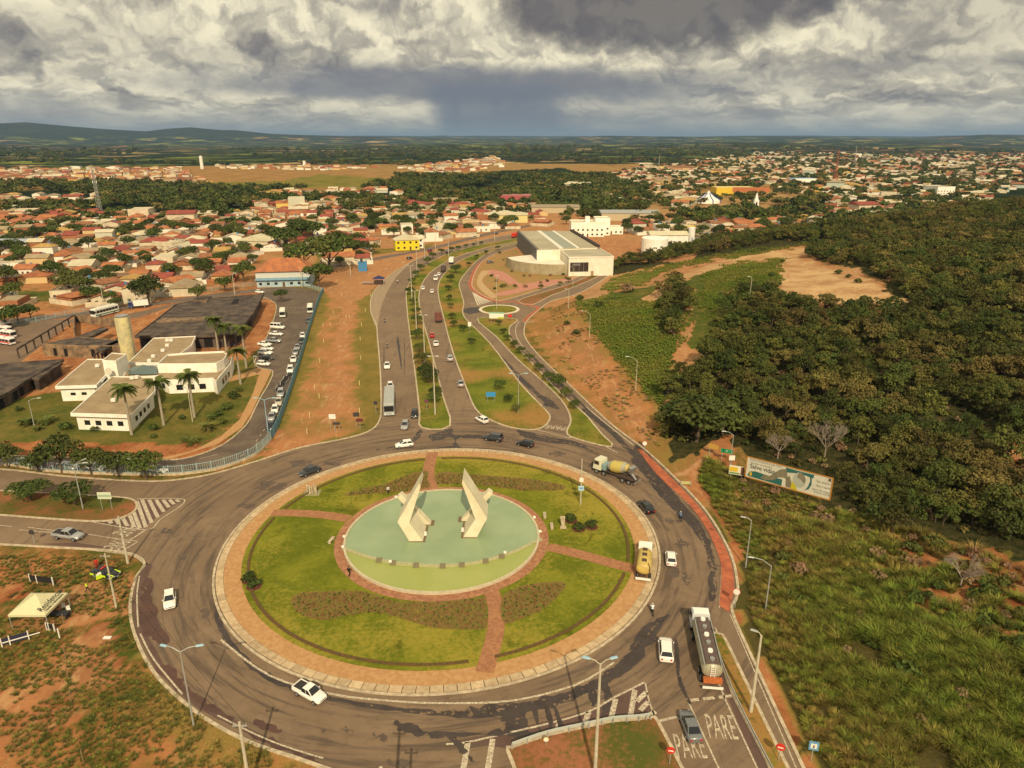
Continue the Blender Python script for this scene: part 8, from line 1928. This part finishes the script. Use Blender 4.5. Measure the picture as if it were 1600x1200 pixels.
# ------------------------------------------------------------------ the town
WMATS = [mat('wall_a', (.64, .56, .40), .85, vscale=.4, col2=(.52, .43, .29)), mat('wall_b', (.76, .70, .58), .85), mat('wall_c', (.58, .42, .20), .85), BRKW, mat('wall_e', (.52, .50, .38), .85), mat('wall_f', (.66, .46, .12), .85), mat('wall_g', (.44, .50, .42), .85)]
WN = ['cream', 'white', 'ochre', 'bare brick', 'pale grey', 'yellow', 'pale green']; WP = [.34, .26, .12, .12, .08, .05, .03]
RMATS = [OR_, OR2, mat('roof_brown_tile', (.30, .13, .06), .85, .3, .6), mat('roof_fibre', (.36, .28, .17), .9, vscale=.3, col2=(.29, .215, .13)), mat('roof_pale', (.58, .51, .35), .8, .15, .3), mat('roof_ochre', (.46, .29, .09), .85, .2, .6)]
RN = ['orange tiled', 'red tiled', 'brown tiled', 'tan sheet', 'pale sheet', 'ochre tiled']; RP = [.36, .19, .12, .17, .09, .07]
KN = ['gable', 'gabley', 'hip', 'flat']; KL = {'gable': 'gabled', 'gabley': 'end-gabled', 'hip': 'hipped', 'flat': 'flat'}; KP = [.36, .24, .24, .16]
HC = {}
def house_parts(w, d, h, kind, rise):
    key = (w, d, kind)
    if key in HC: return HC[key]
    wall = MB().box(-w / 2, w / 2, -d / 2, d / 2, -.5, h); g = MB(); ov = .5; x0, x1, y0, y1 = -w / 2 - ov, w / 2 + ov, -d / 2 - ov, d / 2 + ov; z = h + .01
    if kind == 'gable': g.add([(x0, y0, z), (x1, y0, z), (x1, 0, z + rise), (x0, 0, z + rise), (x1, y1, z), (x0, y1, z)], [(0, 1, 2, 3), (3, 2, 4, 5), (1, 4, 2), (5, 0, 3)])
    elif kind == 'gabley': g.add([(x0, y0, z), (0, y0, z + rise), (x1, y0, z), (x1, y1, z), (0, y1, z + rise), (x0, y1, z)], [(0, 1, 4, 5), (1, 2, 3, 4)]); wall.add([(-w / 2, -d / 2, h), (w / 2, -d / 2, h), (0, -d / 2, h + rise * .88), (-w / 2, d / 2, h), (w / 2, d / 2, h), (0, d / 2, h + rise * .88)], [(0, 1, 2), (4, 3, 5)])
    elif kind == 'hip': e = min(w, d) * .45; g.add([(x0, y0, z), (x1, y0, z), (x1, y1, z), (x0, y1, z), (x0 + e, 0, z + rise), (x1 - e, 0, z + rise)], [(0, 1, 5, 4), (1, 2, 5), (2, 3, 4, 5), (3, 0, 4)])
    else: g.add([(-w / 2 + .15, -d / 2 + .15, z), (w / 2 - .15, -d / 2 + .15, z), (w / 2 - .15, d / 2 - .15, z + .3), (-w / 2 + .15, d / 2 - .15, z + .3)], [(0, 1, 2, 3)]); wall.box(-w / 2, w / 2, -d / 2, -d / 2 + .15, h, h + .6).box(-w / 2, -w / 2 + .15, -d / 2 + .15, d / 2, h, h + .6).box(w / 2 - .15, w / 2, -d / 2 + .15, d / 2, h, h + .6)
    HC[key] = (wall, g); return HC[key]
SIZES = [(9, 8, 3.0, 1.5), (11, 9, 3.0, 1.8), (8, 12, 3.1, 1.7), (13, 9, 3.2, 1.9), (7, 9, 2.9, 1.2), (10, 8, 5.8, 1.6), (16, 10, 4.0, 2.0)]
SP_ = [.24, .22, .18, .12, .14, .06, .04]
HM = {}
WINM = MB().box(-.55, .55, -.05, .04, 0, 1.0).mesh('window', GLASS); DOORM = MB().box(-.45, .45, -.05, .04, 0, 2.05).mesh('door', mat('door_brown', (.12, .06, .03)))
def near_house(x, y, rz, si, ki, ri, wi, label, group):
    w, d, h, rise = SIZES[si]; kind = KN[ki]; key = (si, ki, ri, wi)
    if key not in HM: a, b = house_parts(w, d, h, kind, rise); HM[key] = (a.mesh('wall', WMATS[wi]), b.mesh('roof', RMATS[ri]))
    o = bpy.data.objects.new('house', None); o.location = (x, y, hz(x, y)); o.rotation_euler = (0, 0, rz); COL.objects.link(o); tag(o, label, 'house', group)
    obj('wall', HM[key][0], o); obj('roof', HM[key][1], o)
    for i in range(2): obj('window', WINM, o, (-w * .28 + i * w * .56, -d / 2, 1.0))
    obj('door', DOORM, o, (0, -d / 2, 0)); obj('window', WINM, o, (w / 2, -d * .2, 1.0), math.pi / 2)
    yk = ('yard', si, wi % 3)
    if yk not in HM:
        g = MB(); a, b = w / 2 + 1.6, d / 2 + 2.2
        for q in ((-a, a, -b, -b + .15), (-a, -a + .15, -b + .15, b), (a - .15, a, -b + .15, b), (-a, a, b, b + .15)): g.box(*q, -.5, 2.0)
        HM[yk] = g.mesh('yard_wall', (WMATS[0], WMATS[1], WMATS[3])[wi % 3])
    if random.random() < .7: obj('yard_wall', HM[yk], o)
    if random.random() < .25: obj('water_tank', MTANK, o, (w * .2, d * .1, h + rise * .4))
    return o
MTANK = MB().tube((0, 0, 0), (0, 0, 1.3), .65, .6, 10).mesh('water_tank', mat('tank_blue', (.07, .20, .36), .5))
T1 = [(-400, 326), (120, 330), (300, 338), (430, 330), (600, 330), (700, 336), (800, 336), (815, 352), (740, 368), (670, 380), (600, 392), (560, 415), (535, 425), (480, 400), (385, 415), (372, 440), (330, 452), (290, 466), (240, 470), (150, 480), (100, 470), (20, 492), (-100, 500), (-400, 500)]
T2 = [(800, 336), (840, 352), (905, 352), (985, 372), (1100, 388), (1130, 372), (1180, 362), (1290, 352), (1330, 350), (1480, 335), (1600, 290), (1760, 262), (1760, 243), (1200, 240), (1000, 262), (900, 285), (830, 300), (700, 312), (500, 312), (330, 320), (600, 330)]
FARZ = [[(-200, 266), (280, 263), (330, 288), (100, 286), (-200, 290)], [(-200, 304), (150, 308), (160, 322), (-200, 324)], [(620, 262), (780, 246), (790, 262), (680, 272)], [(340, 259), (600, 262), (520, 266), (340, 264)], [(420, 300), (600, 296), (640, 306), (420, 312)]]
NOGO = [[(-400, 445), (100, 448), (100, 465), (-400, 480)], [(395, 396), (480, 396), (560, 428), (480, 462), (385, 462)], [(600, 372), (660, 366), (668, 396), (600, 400)], [(895, 346), (975, 346), (980, 374), (895, 376)], [(850, 316), (1060, 316), (1060, 352), (850, 352)], [(1075, 318), (1290, 300), (1290, 338), (1085, 352), (1010, 352)],
        [(1085, 300), (1220, 286), (1220, 312), (1085, 322)], [(1230, 276), (1290, 276), (1290, 296), (1230, 296)], [(765, 334), (830, 332), (830, 352), (765, 354)], [(1455, 280), (1500, 280), (1500, 320), (1455, 320)], [(715, 305), (860, 305), (860, 322), (715, 322)], [(0, 380), (60, 380), (60, 400), (0, 400)], [(375, 372), (420, 372), (420, 398), (375, 398)], [(920, 366), (1105, 378), (1100, 400), (930, 400)], [(1000, 366), (1090, 366), (1090, 392), (1000, 392)]]
cand = []
def town_grid(ang, cx, cy, sx, sy, blk, rmax, poly):
    ca, sa = math.cos(R_(ang)), math.sin(R_(ang))
    for i in range(-90, 91):
        for j in range(-60, 61):
            u = i * sx + (i // blk) * 7.0; v = j * sy + (j // 2) * 8.5
            x, y = cx + u * ca - v * sa, cy + u * sa + v * ca
            r = math.hypot(x, y)
            if y < 150 or r > rmax: continue
            px, py = proj(x, y, 0.0); px, py = float(px), float(py)
            if not (-60 < px < 1660): continue
            cand.append((x + random.uniform(-1, 1), y + random.uniform(-1, 1), px, py, R_(ang + (0, 90)[0]) + random.choice((0, 0, math.pi / 2)) + random.uniform(-.03, .03), r))
town_grid(12, -60, 380, 12.6, 15.5, 9, 720, T1)
town_grid(-24, 150, 560, 13.0, 16, 9, 760, T2)
SEL = []; occ = {}
def free(x, y, d=10.0):
    c = (int(x // 12), int(y // 12))
    for a in (-1, 0, 1):
        for b in (-1, 0, 1):
            for (u, v) in occ.get((c[0] + a, c[1] + b), ()):
                if (u - x) ** 2 + (v - y) ** 2 < d * d: return False
    occ.setdefault(c, []).append((x, y)); return True
for n_, (x, y, px, py, rz, r) in enumerate(cand):
    left_ = x < 40
    if not in_poly(px, py, T1 if left_ else T2) and not in_poly(px, py, T2 if left_ else T1): continue
    if bool(in_any(px, py, NOGO)) or hz(x, y) > 4: continue
    if random.random() < .07 or float(fbm(x / 40, y / 40, 401, 3)) < .27: continue
    if not free(x, y): continue
    SEL.append((x, y, px, py, rz, r))
FARH = []
r = 700.0
while r < 4200:
    dr = max(15, r * .021); da = max(17, r * .012)
    for a in np.arange(-40, 40, math.degrees(da / r)):
        aa = R_(a + random.uniform(-.4, .4) * math.degrees(da / r)); rr_ = r + random.uniform(-.5, .5) * dr; x, y = rr_ * math.sin(aa), rr_ * math.cos(aa)
        px, py = proj(x, y, 0.0); px, py = float(px), float(py)
        if not (-40 < px < 1640) or bool(in_any(px, py, NOGO)): continue
        w_ = 0
        if in_poly(px, py, T1) or in_poly(px, py, T2): w_ = .86
        elif bool(in_any(px, py, FARZ)): w_ = .8
        if float(fbm(x / 110, y / 110, 402, 3)) < .40: w_ *= .3
        if random.random() < w_ and hz(x, y) < 12: FARH.append((x, y, px, py, random.choice((0, math.pi / 2)) + R_(12 if x < 40 else -24) + random.uniform(-.1, .1), rr_))
    r += dr
SEL.sort(key=lambda t: t[5])
LM = {'the blue and white school': G(440, 445), 'the yellow two storey house': G(637, 391), 'the pale barn hall': G(395, 391), 'the blue tank house': G(567, 424), 'the telecom mast': G(157, 334), 'the coach': G(165, 492), 'the round mango tree': G(112, 462), 'the blue grey shed': G(24, 392), 'the tall tree group': G(460, 385),
      'the white tank building': G(918, 370), 'the pale yellow shed': G(790, 348), 'the brown warehouse': G(868, 333), 'the round tank': G(1022, 395), 'the circus tent': G(1106, 317), 'the green roofed shed': G(745, 312), 'the supermarket': G(1150, 305), 'the pale block by the ridge': G(1477, 305), 'the red lattice mast': G(1303, 290), 'the far median lamps': G(700, 372), 'the blue cab truck': G(217, 481)}
LMN = list(LM); cnt = {}; ORD = ORD1
def pick(p): return int(rng.choice(len(p), p=np.array(p) / sum(p)))
def side(dx, dy): return ('behind' if dy > 0 else 'in front of') if abs(dy) > abs(dx) else ('right of' if dx > 0 else 'left of')
NEARH = SEL[:300]
specs = []
for (x, y, px, py, rz, r) in NEARH:
    si, ki, ri, wi = pick(SP_), pick(KP), pick(RP), pick(WP)
    if ki == 3: ri = (3, 4)[ri % 2]
    l = min(LMN, key=lambda n: (LM[n].x - x) ** 2 + (LM[n].y - y) ** 2); specs.append((x, y, rz, si, ki, ri, wi, l, math.hypot(LM[l].x - x, LM[l].y - y)))
for s_ in sorted(specs, key=lambda s: s[8]):
    x, y, rz, si, ki, ri, wi, l, dd = s_; ks = (ki, ri, wi, si == 5, l, side(x - LM[l].x, y - LM[l].y)); c_ = cnt.get(ks, 0); cnt[ks] = c_ + 1
    rank = '' if c_ == 0 else '%s farthest ' % ORD[min(c_, 25)]
    near_house(x, y, rz, si, ki, ri, wi, '%s%s%s house, %s %s roof, %s %s' % (rank, 'two storey ' if si == 5 else '', WN[wi], RN[ri], KL[KN[ki]], side(x - LM[l].x, y - LM[l].y), l), 'houses of the town')
# the rest of the town as one mass of simple houses
def mass(name, items, label, sc=1.0):
    mats_ = WMATS + RMATS; co, fa, mi = [], [], []
    F4, M4 = [], []
    for (x, y, px, py, rz, r) in items:
        si, ki, ri, wi = pick(SP_), pick(KP), pick(RP), pick(WP)
        if ki == 3 or (x > 40 and random.random() < .42): ri = random.choice((3, 4, 4))
        w, d, h, rise = SIZES[si]; a, b = house_parts(w, d, h, KN[ki], rise); k = 1.0 if r < 900 else min(1.6, 1 + (r - 900) / 2500)
        if random.random() < .04: k *= 1.9
        c, s = math.cos(rz) * k, math.sin(rz) * k; z = hz(x, y)
        for src, m_ in ((a, wi), (b, len(WMATS) + ri)):
            o = len(co); co += [(x + c * q[0] - s * q[1], y + s * q[0] + c * q[1], z + q[2] * (1 + (k - 1) * .4)) for q in src.v]
            for f in src.f: fa.append(tuple(i + o for i in f)); mi.append(m_)
    me = bpy.data.meshes.new(name); me.from_pydata(co, [], fa)
    for m_ in mats_: me.materials.append(m_)
    me.polygons.foreach_set('material_index', mi); me.update(); o = obj(name, me); tag(o, label, kind='stuff'); return o
mass('distant_houses', SEL[300:] + FARH, 'mass of small red and cream roofed houses further across the town')
# town trees: the nearest as single trees, the others as one mass
def tree_field(polys, s, rmin, rmax, dens, seed, thr=.45, clump=25):
    out = []; r = rmin
    while r < rmax:
        dr = max(s, r * .013); da = max(s, r * .008)
        A = np.arange(-39, 39, math.degrees(da / r)); A = R_(1) * (A + rng.uniform(-.5, .5, len(A)) * math.degrees(da / r)); rr_ = r + rng.uniform(-.5, .5, len(A)) * dr
        x, y = rr_ * np.sin(A), rr_ * np.cos(A); z = H2(x, y); px, py = proj(x, y, 0.0)
        k = in_any(px, py, polys) & (rng.random(len(A)) < dens) & (fbm(x / clump, y / clump, seed, 3) > thr)
        out.append(np.stack([x[k], y[k], z[k]], 1)); r += dr
    return np.concatenate(out)
TT = tree_field([T1, T2], 9, 250, 3600, .7, 410, .45, 30)
px, py = proj(TT[:, 0], TT[:, 1], 0.0); ok = ~in_any(px, py, [NOGO[0], NOGO[1], NOGO[2], NOGO[3]]) & (TT[:, 2] < 4); TT = TT[ok]
d2 = np.ones(len(TT), bool)
for (x, y, *_r) in SEL: d2 &= ((TT[:, 0] - x) ** 2 + (TT[:, 1] - y) ** 2) > 36
TT = TT[d2]; rr_ = np.hypot(TT[:, 0], TT[:, 1]); od = np.argsort(rr_); nt, ft = TT[od[:230]], TT[od[230:]]
for q in nt:
    l = min(LMN, key=lambda n: (LM[n].x - q[0]) ** 2 + (LM[n].y - q[1]) ** 2); sc1 = random.uniform(.7, 1.5); ks = ('t', l, side(q[0] - LM[l].x, q[1] - LM[l].y)); c_ = cnt.get(ks, 0); cnt[ks] = c_ + 1
    tree(float(q[0]), float(q[1]), sc1, '%s garden tree counted away from the camera, %s %s' % (ORD[min(c_, 25)], ks[2], l), 'garden trees between the houses', 'S', z=float(q[2]), name='garden_tree')
rf = np.hypot(ft[:, 0], ft[:, 1])
scatter('town_trees', ft, rng.uniform(0, 6.28, len(ft)), rng.uniform(.6, 1.25, len(ft)) * (1 + np.clip((rf - 900) / 4000, 0, .5)), LOWCR, 'mass of dark garden trees across the far town')
WB = [[(-300, 332), (120, 336), (300, 344), (420, 334), (600, 330), (640, 322), (900, 330), (1010, 332), (1010, 300), (900, 262), (760, 262), (600, 272), (540, 300), (330, 294), (150, 292), (-300, 300)], [(-300, 262), (330, 258), (620, 262), (780, 246), (1000, 262), (1200, 238), (1700, 243), (1700, 226), (-300, 226)], [(1010, 352), (1085, 358), (1290, 338), (1290, 312), (1100, 336)], [(-300, 296), (330, 296), (330, 288), (-300, 290)], [(1290, 360), (1500, 345), (1500, 326), (1290, 340)]]
WT = tree_field(WB, 8, 330, 4200, .9, 420, .42, 60); px, py = proj(WT[:, 0], WT[:, 1], 0.0)
ok = ~in_any(px, py, FARZ) & ~in_any(px, py, [[(250, 292), (470, 292), (560, 298), (620, 278), (500, 262), (-300, 262), (-300, 272), (250, 280)]])
WT = WT[ok]; rf = np.hypot(WT[:, 0], WT[:, 1]); ok = (rf < 1250) | ((rng.random(len(WT)) < .5) & (fbm(WT[:, 0] / 420, WT[:, 1] / 260, 433, 4) > .53)); WT = WT[ok]; rf = rf[ok]
scatter('wooded_belt', WT, rng.uniform(0, 6.28, len(WT)), rng.uniform(.8, 1.5, len(WT)) * (1 + np.clip((rf - 700) / 2200, 0, 1.6)), LOWCR, 'dark belts of trees between the town districts and fields')
# streets between the blocks of the near districts
mb = MB()
for ang, cx, cy, sx, sy, blk, poly in ((12, -60, 380, 12.6, 15.5, 9, T1), (-24, 150, 560, 13.0, 16, 9, T2)):
    ca, sa = math.cos(R_(ang)), math.sin(R_(ang))
    for j in range(-60, 61, 2):
        v = j * sy + (j // 2) * 8.5 - sy / 2 - 4.2; run = []
        for u in np.arange(-1300, 1300, 12):
            x, y = cx + u * ca - v * sa, cy + u * sa + v * ca; px, py = proj(x, y, 0.0)
            okk = y > 150 and math.hypot(x, y) < 800 and in_poly(float(px), float(py), poly) and not bool(in_any(float(px), float(py), NOGO)) and float(H2(x, y)) < .05
            if okk: run.append((x, y, 0))
            else:
                if len(run) > 2: ribbon(mb, run, 5.2, .012, .012)
                run = []
        if len(run) > 2: ribbon(mb, run, 5.2, .012, .012)
struct('town_streets', mb, STREET, 'narrow streets between the rows of houses')

# ------------------------------------------------------------------ the air
hzm = bpy.data.materials.new('haze'); hzm.use_nodes = True; hzm.node_tree.nodes.clear()
N_ = NT(hzm.node_tree); ho_ = N_.n('ShaderNodeOutputMaterial'); pv = N_.n('ShaderNodeVolumePrincipled')
pv.inputs['Color'].default_value = (.40, .62, 1.0, 1); pv.inputs['Density'].default_value = 4.6e-5; pv.inputs['Anisotropy'].default_value = .2
hzm.node_tree.links.new(pv.outputs[0], ho_.inputs['Volume'])
o = MB().box(-61000, 61000, -61000, 61000, -60, 420).build('haze', hzm); tag(o, 'thin pale haze lying over the whole plain', kind='stuff')
